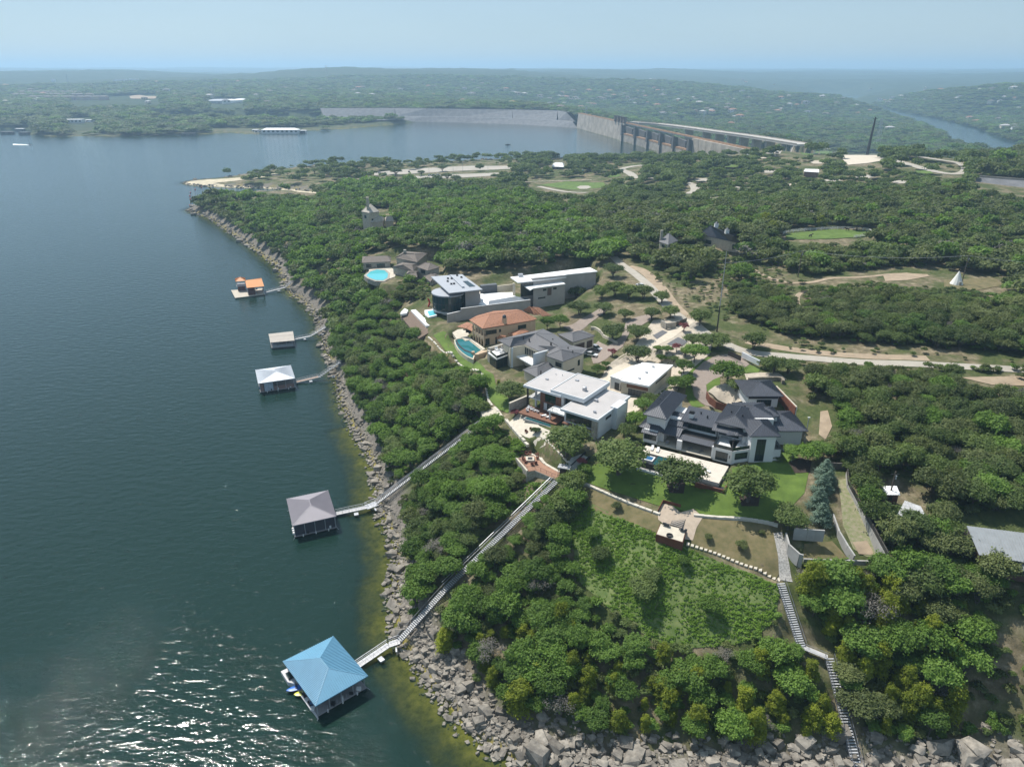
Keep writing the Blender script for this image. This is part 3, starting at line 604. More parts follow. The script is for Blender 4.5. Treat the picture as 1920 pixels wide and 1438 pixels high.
def scatter():
    rg = RNG; out = []
    bands = [(70, 300, 3.15, 41), (300, 700, 4.4, 40), (700, 1500, 6.4, 40), (1500, 4200, 12.5, 39)]
    for r0, r1, cell, amx in bands:
        n = int(2 * r1 * math.sin(R(amx)) / cell); gx = (np.arange(n) - n / 2) * cell; gy = np.arange(r0 * .7, r1, cell)
        X, Y = np.meshgrid(gx, gy); X = X.ravel() + rg.uniform(-.48, .48, X.size) * cell; Y = Y.ravel() + rg.uniform(-.48, .48, Y.size) * cell
        r_ = np.hypot(X, Y); k = (r_ >= r0) & (r_ < r1) & (np.abs(np.arctan2(X, Y)) < R(amx)); X, Y = X[k], Y[k]
        Z = H(X, Y); inl = inpoly(X, Y, LAKE); k = ~inl; X, Y, Z = X[k], Y[k], Z[k]
        nearb = (np.hypot(X, Y) < 2200); d = np.full(X.shape, 99.); d[nearb] = distpoly(X[nearb], Y[nearb], LAKE)
        rk = np.where(np.hypot(X, Y) < 600, 4.0, 4.5) + 2.0 * vnoise(X / 9, Y / 9, 4)
        rk = np.where((np.hypot(X, Y) < 150) & (X > -22), np.where(X > 4, 9, 7), rk); k = (d > rk) & (riv_d(X, Y) > 4)
        k &= distpoly(X, Y, [DAM0, DAM1], False) > 45
        X, Y, Z = X[k], Y[k], Z[k]
        patch = fbm(X / 40, Y / 40, 33, 3)
        s = (cell * np.where(r_[k] < 300, 1.0, .9) if False else cell * (1.0 if r1 == 300 else .9)) * rg.uniform(.5, 1.32, X.size) * (1 + .35 * patch)
        px, py = pj(X, Y, Z); pm, qm = pj(X, Y, Z + s * .9); pt, qt = pj(X, Y, Z + s * 1.6)
        keep = np.ones(X.size, bool)
        for P_ in CLEARP: keep &= ~(inpoly(px, py, P_) | inpoly(pm, qm, P_) | ((np.hypot(X, Y) > 300) & inpoly(pt, qt, P_)))
        D_ = np.hypot(X, Y)
        for P_, D0 in CLEARF: keep &= ~((D_ < D0) & (inpoly(px, py, P_) | inpoly(pm, qm, P_) | inpoly(pt, qt, P_)))
        prk = inpoly(px, py, PARK); keep &= ~(prk & (rg.random(X.size) > .5 + .35 * (patch > .12)))
        keep &= ~(inpoly(px, py, SPARSE) & (rg.random(X.size) > .28))
        op = inpoly(px, py, OPEN); keep &= ~(op & (rg.random(X.size) > .22))
        left = inpoly(px, py, DENSE_L); yy = np.hypot(X, Y)
        keep &= (rg.random(X.size) < np.where(left, .97, np.where(patch < -.42, .25, .9)))
        emb = inpoly(X, Y, EMB_ZONE); keep &= ~emb
        s = np.where(prk, s * .95, s)
        u = rg.random(X.size); pn = vnoise(X / 25, Y / 25, 71)
        K = np.where(left, np.where(u < .66 + pn * .5, 1, np.where(u < .86, 0, 2)), np.where(u < .62 + pn * .5, 2, np.where(u < .9, 0, 1)))
        K = np.where(prk, 0, K)
        lowr = inpoly(px, py, [(1480,1080),(1920,1080),(1920,1440),(1250,1440),(900,1300),(900,1180)])
        K = np.where(lowr & (u > .55), 1, K); K = np.where(lowr & (u > .88 - .5 * (pn > .15)), 3, K)
        bam = inpoly(px, py, [(1500,1110),(1600,1100),(1700,1150),(1800,1200),(1840,1290),(1760,1370),(1640,1330),(1570,1220),(1500,1150)]); K = np.where(bam & (u > .3), 3, np.where(bam, 1, K)); s = np.where(bam, s * 1.1, s)
        K = np.where((rg.random(X.size) < .022) & (yy < 500) & ~prk, 4, K)
        K = np.where((yy > 1500), np.where(u < .5, 0, np.where(u < .8, 2, 1)), K)
        s = np.where(K == 3, s * .78, s)
        for q in np.nonzero(keep)[0]: out.append((X[q], Y[q], Z[q], s[q], int(K[q]), float(yy[q]), float(px[q]), float(py[q]), bool(prk[q]), bool(left[q])))
    return out
KL = ['oak', 'lush', 'cedar', 'lime', 'grey']
pts = scatter()
vis = [p for p in pts if -30 < p[6] < 1950 and -40 < p[7] < 1500]
vis.sort(key=lambda p: -p[3] / p[5]); near = vis[:300 - 62]; ns = set(id(p) for p in near)
REG = [(lambda p: p[7] > 1180 and p[6] < 1100, 'on the bank above the shore boulders beside the lower stair', 'trees on the near bank'),
       (lambda p: p[7] > 1060 and p[6] > 1460, 'in the thicket right of the two steep metal stairs', 'trees in the right thicket'),
       (lambda p: p[6] > 1460, 'in the scrub around the metal sheds', 'trees round the sheds'),
       (lambda p: p[6] < 1000 and p[7] < 1000, 'on the bank between the lake and the villa lawns', 'trees on the lake bank'),
       (lambda p: True, 'on the slope below the green clearing', 'trees on the lower slope')]
LMK = [(740,1200,'the lower boulder stair foot'),(838,1100,'the long stair midpoint'),(940,1000,'the middle of the long stair'),(1045,905,'the stair shelter'),(800,880,'the left shore stair'),(705,945,'the mauve boathouse stair foot'),(915,785,'the stone stair landing'),(1270,1000,'the fire pit platform'),(1462,1090,'the top of the steep stairs'),(1550,1230,'the timber stair landing'),(1607,1420,'the lowest steep stair flight'),(1650,1045,'the concrete channel bottom'),(1670,915,'the white shed'),(1870,1010,'the long metal shed'),(1720,960,'the pale patio roof'),(1590,890,'the channel wall top'),(1000,1300,'the shore boulders'),(1200,1250,'the middle of the lower thicket'),(1400,1300,'the boulder bank at lower centre'),(1780,1250,'the lower right clearing'),(1750,1100,'the lower right thicket'),(1200,1080,'the green slope'),(900,1200,'the blue boathouse shore')]
LOOK = dict(oak='dark green spreading oak', lush='leafy green broadleaf tree', cedar='dull olive bushy cedar', lime='yellow green upright tree', grey='grey bare twiggy tree')
for p in near:
    for f, ph, gr in REG:
        if f(p): break
    px_, py_ = p[6], p[7]; bl = min(LMK, key=lambda q: math.hypot(q[0] - px_, (q[1] - py_) * 1.2)); dx_, dy_ = px_ - bl[0], py_ - bl[1]
    side = ('left of' if dx_ < 0 else 'right of') if abs(dx_) > abs(dy_) * 1.2 else ('beyond' if dy_ < 0 else 'in front of'); far_ = math.hypot(dx_, dy_)
    ph = ('close ' if far_ < 45 else '' if far_ < 110 else 'some way ') + side + ' ' + bl[2]; sz_ = 'small ' if p[3] < 2.9 else 'large ' if p[3] > 4 else ''
    tree(KL[p[4]], p[0], p[1], p[3], sz_ + LOOK[KL[p[4]]] + ' ' + ph, KL[p[4]] + ' trees by ' + bl[2], sq=random.uniform(.85, 1.25))
rest = [p for p in pts if id(p) not in ns]
# instanced woods: source meshes live in collections that are not linked to the scene
def instancer(name, P, kinds, far, label, cat):
    """P: list of (x, y, z, scale, kind index); one point mesh, geometry nodes put a tree on each point"""
    src = bpy.data.collections.new(name + '_sources'); k0 = []; c = 0
    for kk in kinds:
        k0.append((c, len(KINDS[kk])))
        for cm, tm, fm in KINDS[kk]:
            if far: me = fm
            else:
                bm = bmesh.new(); bm.from_mesh(cm); nf = len(bm.faces); bm.from_mesh(tm); bm.faces.ensure_lookup_table()
                for f in bm.faces[nf:]: f.material_index = 1
                me = bpy.data.meshes.new(name); bm.to_mesh(me); bm.free(); me.materials.append(cm.materials[0]); me.materials.append(BARK)
            o = bpy.data.objects.new('src_%03d' % c, me); src.objects.link(o); c += 1
    n = len(P); me = bpy.data.meshes.new(name); me.vertices.add(n); A_ = np.array([p[:3] for p in P], np.float32); A_[:, 2] -= .08
    me.vertices.foreach_set('co', A_.ravel())
    rg = np.random.default_rng(3)
    idx = np.array([k0[p[4]][0] + rg.integers(k0[p[4]][1]) for p in P], np.int32); sc = np.array([p[3] for p in P], np.float32)
    for nm, ty, v in (('idx', 'INT', idx), ('sc', 'FLOAT', sc), ('rot', 'FLOAT', rg.uniform(0, 6.28, n).astype(np.float32)), ('tl', 'FLOAT', rg.normal(0, .1, n).astype(np.float32)), ('sq', 'FLOAT', (sc * rg.uniform(.8, 1.2, n) * np.array([.55 if math.hypot(p[0], p[1]) > 1500 else 1 for p in P])).astype(np.float32))):
        a = me.attributes.new(nm, ty, 'POINT'); a.data.foreach_set('value', v)
    o = bpy.data.objects.new(name, me); COL.objects.link(o)
    g = bpy.data.node_groups.new(name, 'GeometryNodeTree'); g.interface.new_socket('Geometry', in_out='INPUT', socket_type='NodeSocketGeometry'); g.interface.new_socket('Geometry', in_out='OUTPUT', socket_type='NodeSocketGeometry')
    gi = N(g, 'NodeGroupInput'); go = N(g, 'NodeGroupOutput'); ip = N(g, 'GeometryNodeInstanceOnPoints'); ci = N(g, 'GeometryNodeCollectionInfo')
    ci.inputs['Collection'].default_value = src; ci.inputs['Separate Children'].default_value = True; ci.inputs['Reset Children'].default_value = True
    def at(nm, ty): x = N(g, 'GeometryNodeInputNamedAttribute', data_type=ty); x.inputs['Name'].default_value = nm; return x.outputs['Attribute']
    l = g.links; l.new(gi.outputs[0], ip.inputs['Points']); l.new(ci.outputs[0], ip.inputs['Instance']); ip.inputs['Pick Instance'].default_value = True
    l.new(at('idx', 'INT'), ip.inputs['Instance Index'])
    cx = N(g, 'ShaderNodeCombineXYZ'); l.new(at('rot', 'FLOAT'), cx.inputs[2]); l.new(at('tl', 'FLOAT'), cx.inputs[0]); l.new(cx.outputs[0], ip.inputs['Rotation'])
    cs = N(g, 'ShaderNodeCombineXYZ'); s_ = at('sc', 'FLOAT'); l.new(s_, cs.inputs[0]); l.new(s_, cs.inputs[1]); l.new(at('sq', 'FLOAT'), cs.inputs[2]); l.new(cs.outputs[0], ip.inputs['Scale'])
    l.new(ip.outputs[0], go.inputs[0])
    md = o.modifiers.new('woods', 'NODES'); md.node_group = g
    return tag(o, label, cat, kind='stuff')
instancer('woodland', [p for p in rest if p[5] < 330], KL, False, 'dense mixed green woodland covering the near slopes round the villas', 'woodland')
instancer('distant_woodland', [p for p in rest if p[5] >= 330], KL, True, 'dark green woodland spreading to the far hills beyond the villas', 'woodland')
print('TREES', len(pts), 'near', len(near))
# ------------------------------------------------------------------ building kit
SLATE = mat('dark standing seam metal', (0.068, 0.074, 0.090), 0.45, 0.10, 0.6, 0.0, metal=0.1)
WHITE = mat('white stucco', (0.66, 0.655, 0.64), 0.85, 0.04, 0.5, 0.004, 8)
DARKT = mat('dark bronze trim', (0.022, 0.021, 0.022), 0.5, 0.1, 2)
GLASS = glassmat('tinted window glass')
GREYSH = mat('grey slate shingles', (0.125, 0.123, 0.128), 0.75, 0.14, 2.2, 0.02, 6)
CREAM = mat('cream stucco', (0.55, 0.49, 0.38), 0.88, 0.05, 0.7, 0.004, 9)
TANST = mat('tan stucco', (0.50, 0.37, 0.25), 0.88, 0.06, 0.7, 0.004, 9)
STONE = mat('pale limestone masonry', (0.34, 0.31, 0.26), 0.9, 0.3, 1.8, 0.03, 3)
CONC = mat('grey concrete', (0.36, 0.35, 0.33), 0.85, 0.14, 0.35, 0.01, 3)
PAVE = mat('pale limestone paving', (0.52, 0.47, 0.38), 0.85, 0.12, 0.5, 0.004, 4)
BRICKP = mat('red brick paving', (0.33, 0.185, 0.12), 0.85, 0.15, 1.2, 0.004, 6)
TERRA = mat('terracotta roof tile', (.32, .15, .085), 0.8, 0.38, 2.6, 0.03, 5)
TILEW = mat('white membrane roof', (0.80, 0.79, 0.77), 0.7, 0.03, 0.2)
MEMB = mat('weathered pale roof membrane', (0.44, 0.415, 0.40), 0.8, 0.07, 0.25, 0.0)
CORTEN = mat('rusty corten steel', (0.16, 0.055, 0.03), 0.85, 0.2, 0.8)
WOODB = mat('brown cladding boards', (0.17, 0.075, 0.042), 0.7, 0.18, 1.5)
WATERP = glassmat('pool water', (0.03, 0.20, 0.24), 0.04)
WATERD = glassmat('dark pool water', (0.015, 0.075, 0.085), 0.04)
WATERL = glassmat('light pool water', (0.10, 0.48, 0.52), 0.04)
STEEL = mat('galvanised steel', (0.42, 0.43, 0.45), 0.5, 0.12, 2, metal=0.5)
ALU = mat('pale aluminium deck', (0.50, 0.49, 0.49), 0.6, 0.08, 1.0)
CUSH = mat('white cushion fabric', (0.72, 0.71, 0.70), 0.95, 0.04, 3)
class Crop:
    def __init__(s, x0, y0, k): s.x0, s.y0, s.k = x0, y0, k
    def __call__(s, cx, cy, z): return up(s.x0 + cx / s.k, s.y0 + cy / s.k, z)
def clip_seg(poly, px, py, dx, dy):
    """interval of the line p + t d inside a convex polygon (2D)"""
    t0, t1 = -1e9, 1e9; n = len(poly)
    for i in range(n):
        ax, ay = poly[i]; bx, by = poly[(i + 1) % n]; nx, ny = -(by - ay), (bx - ax)
        num = nx * (px - ax) + ny * (py - ay); den = nx * dx + ny * dy
        if abs(den) < 1e-9:
            if num < 0: return None
            continue
        t = -num / den
        if den > 0: t0 = max(t0, t)
        else: t1 = min(t1, t)
    return (t0, t1) if t1 - t0 > .15 else None
class House:
    def __init__(s, name, label, cat, ox, oy, deg, z0, group=None):
        s.ox, s.oy, s.a, s.z0 = ox, oy, R(deg), z0; s.e = thing(name, label, cat, (ox, oy, z0), s.a, group)
    def l(s, xy): dx, dy = xy[0] - s.ox, xy[1] - s.oy; c, n = math.cos(s.a), math.sin(s.a); return (dx * c + dy * n, -dx * n + dy * c)
    def w(s, u, v): c, n = math.cos(s.a), math.sin(s.a); return (s.ox + u * c - v * n, s.oy + u * n + v * c)
    def box(s, name, x0, x1, y0, y1, z0, z1, m, rz=0, parent=None, label=None):
        return MB().box(x0, x1, y0, y1, z0 - s.z0, z1 - s.z0, rz).build(name, m, parent or s.e, label=label)
    def prism(s, name, pts, z0, z1, m, parent=None, label=None):
        f = lambda z: [q - s.z0 for q in z] if hasattr(z, '__len__') else z - s.z0
        return MB().prism(pts, f(z0), f(z1)).build(name, m, parent or s.e, label=label)
    def faces(s, polys, m, seam=0.0, th=.22, name='roof', seam_m=None, parent=None, caps=True, fascia=None):
        """roof slab from slopes; each slope = list of (u, v, z), first edge = eave. seam > 0 adds standing seams"""
        mb = MB(); sm = MB(); cap = MB(); edges = {}
        for P in polys:
            P = [Vector((p[0], p[1], p[2] - s.z0)) for p in P]
            n = sum(((P[i] - P[0]).cross(P[i + 1] - P[0]) for i in range(1, len(P) - 1)), Vector())
            if n.z < 0: P = [P[1], P[0]] + P[:1:-1]; n = -n
            n.normalize(); mb.face(P); mb.face([p - Vector((0, 0, th)) for p in P[::-1]])
            for i in range(len(P)):
                a, b = P[i], P[(i + 1) % len(P)]; k = tuple(sorted([(round(a.x, 1), round(a.y, 1)), (round(b.x, 1), round(b.y, 1))])); edges.setdefault(k, []).append((a, b))
            if seam:
                e = (P[1] - P[0]).normalized(); g = n.cross(e).normalized(); o = P[0]
                q = [((p - o).dot(e), (p - o).dot(g)) for p in P]; us = [a[0] for a in q]; u = math.ceil(min(us) / seam) * seam + seam * .5
                while u < max(us):
                    r_ = clip_seg(q, u, 0, 0, 1)
                    if r_: sm.bar(o + e * u + g * r_[0] + n * .05, o + e * u + g * r_[1] + n * .05, .09, .12)
                    u += seam
        for k, L in edges.items():
            if len(L) == 1:
                a, b = L[0]; t = Vector((0, 0, th)); mb.face([a - t, b - t, b, a])
            elif caps and abs(L[0][0].z + L[0][1].z) > -1e9: cap.bar(L[0][0] + Vector((0, 0, .03)), L[0][1] + Vector((0, 0, .03)), .16, .07)
        r_ = mb.build(name, m, parent or s.e)
        if sm.f: sm.build('standing_seams', seam_m or m, r_, kind='stuff')
        if cap.f: cap.build('ridge_cap', seam_m or m, r_)
        return r_
    def hip(s, x0, x1, y0, y1, ze, zr, ax, m, seam=0, e0=1.0, e1=1.0, **k):
        """hipped roof over a rectangle; ax = ridge axis; e0/e1 = 1 hipped end, 0 gable"""
        if ax == 'x':
            h = (y1 - y0) / 2; c = (y0 + y1) / 2; a = (x0 + h * e0, c, zr); b = (x1 - h * e1, c, zr)
            if a[0] > b[0]: a = b = ((a[0] + b[0]) / 2, c, zr)
        else:
            h = (x1 - x0) / 2; c = (x0 + x1) / 2; a = (c, y0 + h * e0, zr); b = (c, y1 - h * e1, zr)
            if a[1] > b[1]: a = b = (c, (a[1] + b[1]) / 2, zr)
        q = [(x0, y0, ze), (x1, y0, ze), (x1, y1, ze), (x0, y1, ze)]
        if ax == 'x': F = [[q[0], q[1], b, a], [q[2], q[3], a, b]] + ([[q[1], q[2], b]] if e1 else []) + ([[q[3], q[0], a]] if e0 else [])
        else: F = [[q[1], q[2], b, a], [q[3], q[0], a, b]] + ([[q[0], q[1], a]] if e0 else []) + ([[q[2], q[3], b]] if e1 else [])
        F = [[p for i, p in enumerate(f) if p not in f[:i]] for f in F]
        return s.faces(F, m, seam, **k)
    def pxroof(s, crop, polys, Z, m, seam=0, **k):
        """polys: lists of (cx, cy, key) in a crop of the survey photo; Z maps keys to heights"""
        return s.faces([[(*s.l(crop(p[0], p[1], Z[p[2]])), Z[p[2]]) for p in P] for P in polys], m, seam, **k)
    def win(s, p, q, z0, z1, nx=2, ny=1, fm=None, gm=None, name='window', fw=.09, label=None):
        """framed window on the wall line p -> q (outside on the right-hand side)"""
        p = Vector((p[0], p[1])); q = Vector((q[0], q[1])); L = (q - p).length; d = (q - p) / L; n = Vector((d.y, -d.x))
        fr = MB(); gl = MB()
        def bx(mb, a, b, c, e, o0, o1):
            P = [p + d * a + n * o0, p + d * b + n * o0, p + d * b + n * o1, p + d * a + n * o1]; mb.prism([(v.x, v.y) for v in P], c - s.z0, e - s.z0)
        bx(gl, fw * .5, L - fw * .5, z0 + fw * .5, z1 - fw * .5, -.1, .012)
        bx(fr, 0, L, z0, z0 + fw, -.1, .05); bx(fr, 0, L, z1 - fw, z1, -.1, .05)
        for i in range(nx + 1): a = i * (L - fw) / nx; bx(fr, a, a + fw, z0 + fw, z1 - fw, -.1, .047)
        for j in range(1, ny): z = z0 + j * (z1 - z0) / ny; bx(fr, fw, L - fw, z - fw * .3, z + fw * .3, -.1, .043)
        f = fr.build(name, fm or DARKT, s.e, label=label); gl.build('pane', gm or GLASS, f); return f
def lounger(x, y, z, rz, label, group, m=None):
    t = thing('sun_lounger', label, 'sun lounger', (x, y, z), rz, group)
    MB().box(-.34, .34, -.95, .45, .22, .34).build('seat', m or CUSH, t)
    MB().prism([(-.34, .45), (.34, .45), (.34, 1.05), (-.34, 1.05)], [.22, .22, .62, .62], [.34, .34, .74, .74]).build('backrest', m or CUSH, t)
    for a, b in ((-.28, -.85), (.28, -.85), (-.28, .4), (.28, .4)): MB().box(a - .03, a + .03, b - .03, b + .03, 0, .23).build('leg', DARKT, t)
    return t
def chair(x, y, z, rz, label, group, m, s=1.0, cat='chair'):
    t = thing('patio_chair', label, cat, (x, y, z), rz, group); t.scale = (s, s, s)
    MB().box(-.35, .35, -.35, .35, .32, .45).build('seat', m, t); MB().box(-.35, .35, .28, .4, .45, .98).build('backrest', m, t)
    for sx in (-1, 1):
        MB().box(sx * .35 - .05, sx * .35 + .05, -.35, .35, .45, .62).build('armrest', m, t)
        for b in (-.3, .3): MB().box(sx * .3 - .04, sx * .3 + .04, b - .04, b + .04, 0, .32).build('leg', m, t)
    return t
def rail(h, pts, z, m=DARKT, ht=1.05, step=1.5, name='railing', glass=False, closed=False):
    mb = MB(); pts = [Vector((p[0], p[1])) for p in pts]
    for a, b in zip(pts, pts[1:]):
        L = (b - a).length; n = max(1, int(L / step))
        for i in range(n + 1): q = a.lerp(b, i / n); mb.box(q.x - .03, q.x + .03, q.y - .03, q.y + .03, z - h.z0, z - h.z0 + ht)
        for f in ((1.0,) if glass else (1.0, .75, .5, .25)): mb.bar((a.x, a.y, z - h.z0 + ht * f), (b.x, b.y, z - h.z0 + ht * f), .05 if f == 1 else .025)
    r_ = mb.build(name, m, h.e)
    if glass:
        g = MB()
        for a, b in zip(pts, pts[1:]): g.bar((a.x, a.y, z - h.z0 + ht * .5), (b.x, b.y, z - h.z0 + ht * .5), .02, ht * .9)
        g.build('pane', GLASS, r_)
    return r_
# ================================================================== dark metal-roofed villa (nearest)
A = House('dark_roof_villa', 'white villa with many dark charcoal standing seam hip roofs above the round-tree lawn', 'house', 35.0, 169.1, -30, 28.3)
A.box('wall', .3, 4.1, .15, 7, 28.2, 32.0, WHITE); A.win((.5, .15), (3.9, .15), 29.2, 31.2, 4)
A.faces([[(-.1, -.75, 31.3), (4.3, -.75, 31.3), (4.3, .4, 31.95), (-.1, .4, 31.95)]], SLATE, .5, th=.12, caps=False)
A.box('wall', .2, 5.3, 2.2, 17, 28.2, 35.95, WHITE)
A.hip(-1.4, 5.3, .7, 9.0, 32.0, 33.9, 'y', SLATE, .55, e1=0)
A.hip(-.5, 6.1, .6, 18.0, 36.0, 37.9, 'y', SLATE, .55)
for u, v in ((1.5, 12), (1.2, 9), (1.7, 6)): A.box('roof_vent', u, u + .25, v, v + .25, 36.8, 37.5, DARKT)
A.faces([[(5.0, 1.4, 31.4), (9.7, 1.4, 31.4), (9.7, 4.9, 32.9), (5.0, 4.9, 32.9)]], SLATE, .55, caps=False)
A.faces([[(4.7, 4.3, 32.95), (10.7, 4.3, 32.95), (10.7, 9.0, 34.6), (4.7, 9.0, 34.6)], [(10.7, 13.5, 32.95), (4.7, 13.5, 32.95), (4.7, 9.0, 34.6), (10.7, 9.0, 34.6)]], SLATE, .55)
A.box('wall', 5.3, 18.0, 6.2, 14.0, 28.2, 34.1, WHITE)
A.faces([[(8.5, 4.8, 34.55), (18.2, 4.8, 34.55), (18.2, 12.2, 35.8), (8.5, 12.2, 35.8)]], SLATE, .55, caps=False)
A.win((10.2, 6.18), (17.8, 6.18), 32.2, 34.0, 6); A.win((5.6, 6.18), (18.4, 6.18), 28.5, 31.0, 8)
A.box('porch_roof', 9.5, 18.4, 2.6, 6.15, 31.2, 31.5, DARKT)
A.faces([[(8.8, 1.0, 31.05), (18.8, 1.0, 31.05), (18.8, 2.9, 31.65), (8.8, 2.9, 31.65)]], SLATE, .55, th=.15, caps=False)
A.box('porch_floor', 4.15, 19.2, .0, 6.1, 28.2, 28.42, PAVE)
A.box('column', 9.5, 10.8, .1, .8, 28.42, 31.0, WHITE); A.box('column', 18.7, 19.4, .0, .8, 28.2, 31.7, WHITE)
ch = A.box('chimney', 10.3, 11.4, 6.4, 7.4, 35.0, 36.3, WHITE); MB().box(10.2, 11.5, 6.3, 7.5, 8.05, 8.35).build('chimney_cap', DARKT, ch)
MB().box(10.35, 11.35, 6.45, 7.35, 8.35, 8.75).build('flue', DARKT, ch)
A.box('wall', 19.2, 24.0, .0, 7.2, 28.0, 31.7, WHITE); A.win((19.8, 0), (22.9, 0), 28.4, 30.9, 3); A.box('wall_lamp', 23.3, 23.45, -.12, 0, 29.6, 30.4, DARKT)
A.box('wall', 18.2, 25.8, 7.2, 17.2, 28.2, 36.2, WHITE); A.win((18.5, 7.18), (23.6, 7.18), 32.0, 34.5, 5)
A.hip(17.5, 26.2, 5.2, 18.2, 36.2, 38.1, 'y', SLATE, .55, e0=.6)
A.faces([[(17.2, 4.0, 34.3), (23.8, 4.0, 34.3), (23.8, 5.9, 35.2), (17.2, 5.9, 35.2)]], SLATE, .55, caps=False)
rail(A, [(19.1, 4.5), (19.1, .1), (23.9, .1)], 31.7, glass=True)
def aw(x, y): return A.l((x, y))
A.prism('wall', [aw(55.6, 157.0), aw(60.6, 158.3), aw(60.6, 163), aw(56.4, 163)], 28.0, 31.7, WHITE)
A.win(aw(56.5, 157.2), aw(59.9, 158.1), 29.3, 31.1, 2)
rail(A, [aw(55.7, 157.2), aw(60.4, 158.5)], 31.7, glass=True)
A.prism('wall', [aw(59.5, 161.8), aw(66, 161.8), aw(66, 170), aw(59.5, 170)], 28.2, 36.1, WHITE)
A.faces([[(*aw(54.9, 161.2), 34.3), (*aw(60.2, 160.6), 34.3), (*aw(60.4, 163), 35.2), (*aw(56.5, 163.6), 35.2)]], SLATE, .55, caps=False)
A.prism('post', [aw(56, 158.6), aw(56.3, 158.6), aw(56.3, 158.9), aw(56, 158.9)], 31.7, 34.2, DARKT)
# tower wing stands square to the lake frame
A2 = House('dark_roof_villa_wing', '', '', 59.9, 157.4, 0, 27.8); bpy.data.objects.remove(A2.e); A2.e = A.e
A2.__class__ = type('Wing', (House,), {})
def WG(x0, x1, y0, y1): return [aw(x0, y0), aw(x1, y0), aw(x1, y1), aw(x0, y1)]
def whip(x0, x1, y0, y1, ze, zr, ax, seam=.55, m=SLATE, Hh=A, ang=0.0, **k):
    """hip roof square to the world axes (or turned by ang), as a part of another house"""
    T_ = House.__new__(House); T_.ox, T_.oy, T_.a, T_.z0 = 0, 0, 0, Hh.z0; T_.e = None; got = []
    q = T_.faces; T_.faces = lambda F, m_, s_, **kk: got.append(F); T_.hip(x0, x1, y0, y1, ze, zr, ax, m, seam, **{a: b for a, b in k.items() if a in ('e0', 'e1')})
    return Hh.faces([[(*Hh.l((p[0], p[1])), p[2]) for p in P] for P in got[0]], m, seam)
A.prism('wall', WG(60.3, 66.4, 157.7, 166.0), 27.6, 36.1, WHITE, label='tall white tower wall')
A.win(aw(61.7, 157.7), aw(64.0, 157.7), 28.6, 34.9, 2, 4, label='tall dark stair window')
whip(59.4, 67.2, 157.0, 166.5, 36.15, 38.0, 'y', e0=.85)
whip(60.3, 69.0, 167.0, 176.2, 36.4, 37.7, 'y')
A.prism('wall', WG(60.5, 68.5, 166, 175.6), 28.2, 36.3, WHITE)
A.prism('wall', WG(66.4, 70.6, 169.2, 174), 31, 35.9, WHITE); whip(65.9, 71.1, 168.6, 174.5, 35.95, 37.1, 'x'); A.win(aw(68.7, 169.2), aw(69.7, 169.2), 34.4, 35.4, 1)
A.prism('wall', WG(67.5, 77, 167, 177), 28.0, 33.0, WHITE); whip(66.5, 78, 165.8, 178, 33, 35.1, 'x')
A.prism('wall', WG(66.4, 68.4, 158.3, 166), 27.6, 31.6, WHITE)
A.faces([[(*aw(69.0, 157.7), 31.4), (*aw(69.0, 166), 31.4), (*aw(66.3, 166), 34.2), (*aw(66.3, 157.7), 34.2)]], SLATE, .5)
for u in (12.6, 15.5):
    p = A.w(u, 1.6); lounger(p[0], p[1], 28.43, R(-30 + 150), 'grey wicker lounger under the dark metal porch roof of the charcoal-roofed villa', 'loungers under the dark villa porch', mat('grey wicker', (.25, .24, .23), .9))
p = A.w(6.6, 1.5); chair(p[0], p[1], 28.43, R(-30), 'grey armchair under the small porch beside the bay window', None, mat('grey wicker', (.25, .24, .23), .9))
# pool terrace
T = House('pool_terrace', 'pale stone pool terrace in front of the charcoal-roofed villa', 'terrace', *A.w(0, 0), -30, 27.0)
PT = mat('warm white terrace paving', (.58, .52, .44), .8, .07, .5)
for a, b, c, d in ((1.9, 23.8, -5.3, -1.7), (14.0, 23.8, -10.9, -5.3), (1.9, 3.5, -10, -5.3)): T.box('paving', a, b, c, d, 26.6, 28.25, PT)
for i in range(1, 14): T.box('paving_joint', 1.9 + i * 1.6 - .015, 1.9 + i * 1.6 + .015, -5.3, -1.7, 28.25, 28.254, STONE)
PL = House('swimming_pool', 'dark tiled infinity pool with a square spa in front of the charcoal-roofed villa', 'pool', *A.w(0, 0), -30, 27.0)
PL.box('basin', 3.5, 14, -10.3, -5.3, 26.3, 28.05, DARKT); PL.box('pool_water', 6.6, 13.8, -9.9, -5.5, 28.05, 28.12, WATERD)
PL.box('catch_basin', 3.2, 14, -11.7, -10.3, 26.0, 26.6, CONC); PL.box('rim', 3.2, 14, -12.0, -11.7, 25.8, 26.95, WHITE)
sp = PL.box('spa', 3.6, 6.3, -9.2, -6.7, 27.9, 28.38, WHITE); MB().box(3.95, 5.95, -8.85, -7.05, 1.38, 1.40).build('spa_water', glassmat('blue spa water', (.03, .12, .25)), sp)
for (u, v, r_, w_) in ((4.0, -2.9, 10, 'left of the pair at the spa end'), (5.6, -3.1, 10, 'right of the pair at the spa end'), (19.8, -6.8, 60, 'upper of the pair at the far pool end'), (19.4, -8.2, 60, 'lower of the pair at the far pool end')):
    p = A.w(u, v); lounger(p[0], p[1], 28.25, R(-30 + r_), 'white pool terrace lounger, ' + w_, 'white loungers on the pool terrace')
PLN = House('corten_planter', 'rusty steel planter box wrapped round the lower corner of the pool terrace', 'planter', *A.w(0, 0), -30, 26.0)
PLN.box('planter_wall', 18.5, 25.6, -12.6, -12.3, 26.0, 27.7, CORTEN); PLN.box('planter_wall', 25.3, 25.6, -12.3, -6.5, 26.0, 27.7, CORTEN); PLN.box('water_channel', 18.5, 25.3, -12.3, -10.95, 26.0, 27.2, DARKT); PLN.box('water_channel', 23.85, 25.3, -10.95, -6.5, 26.0, 27.2, DARKT)
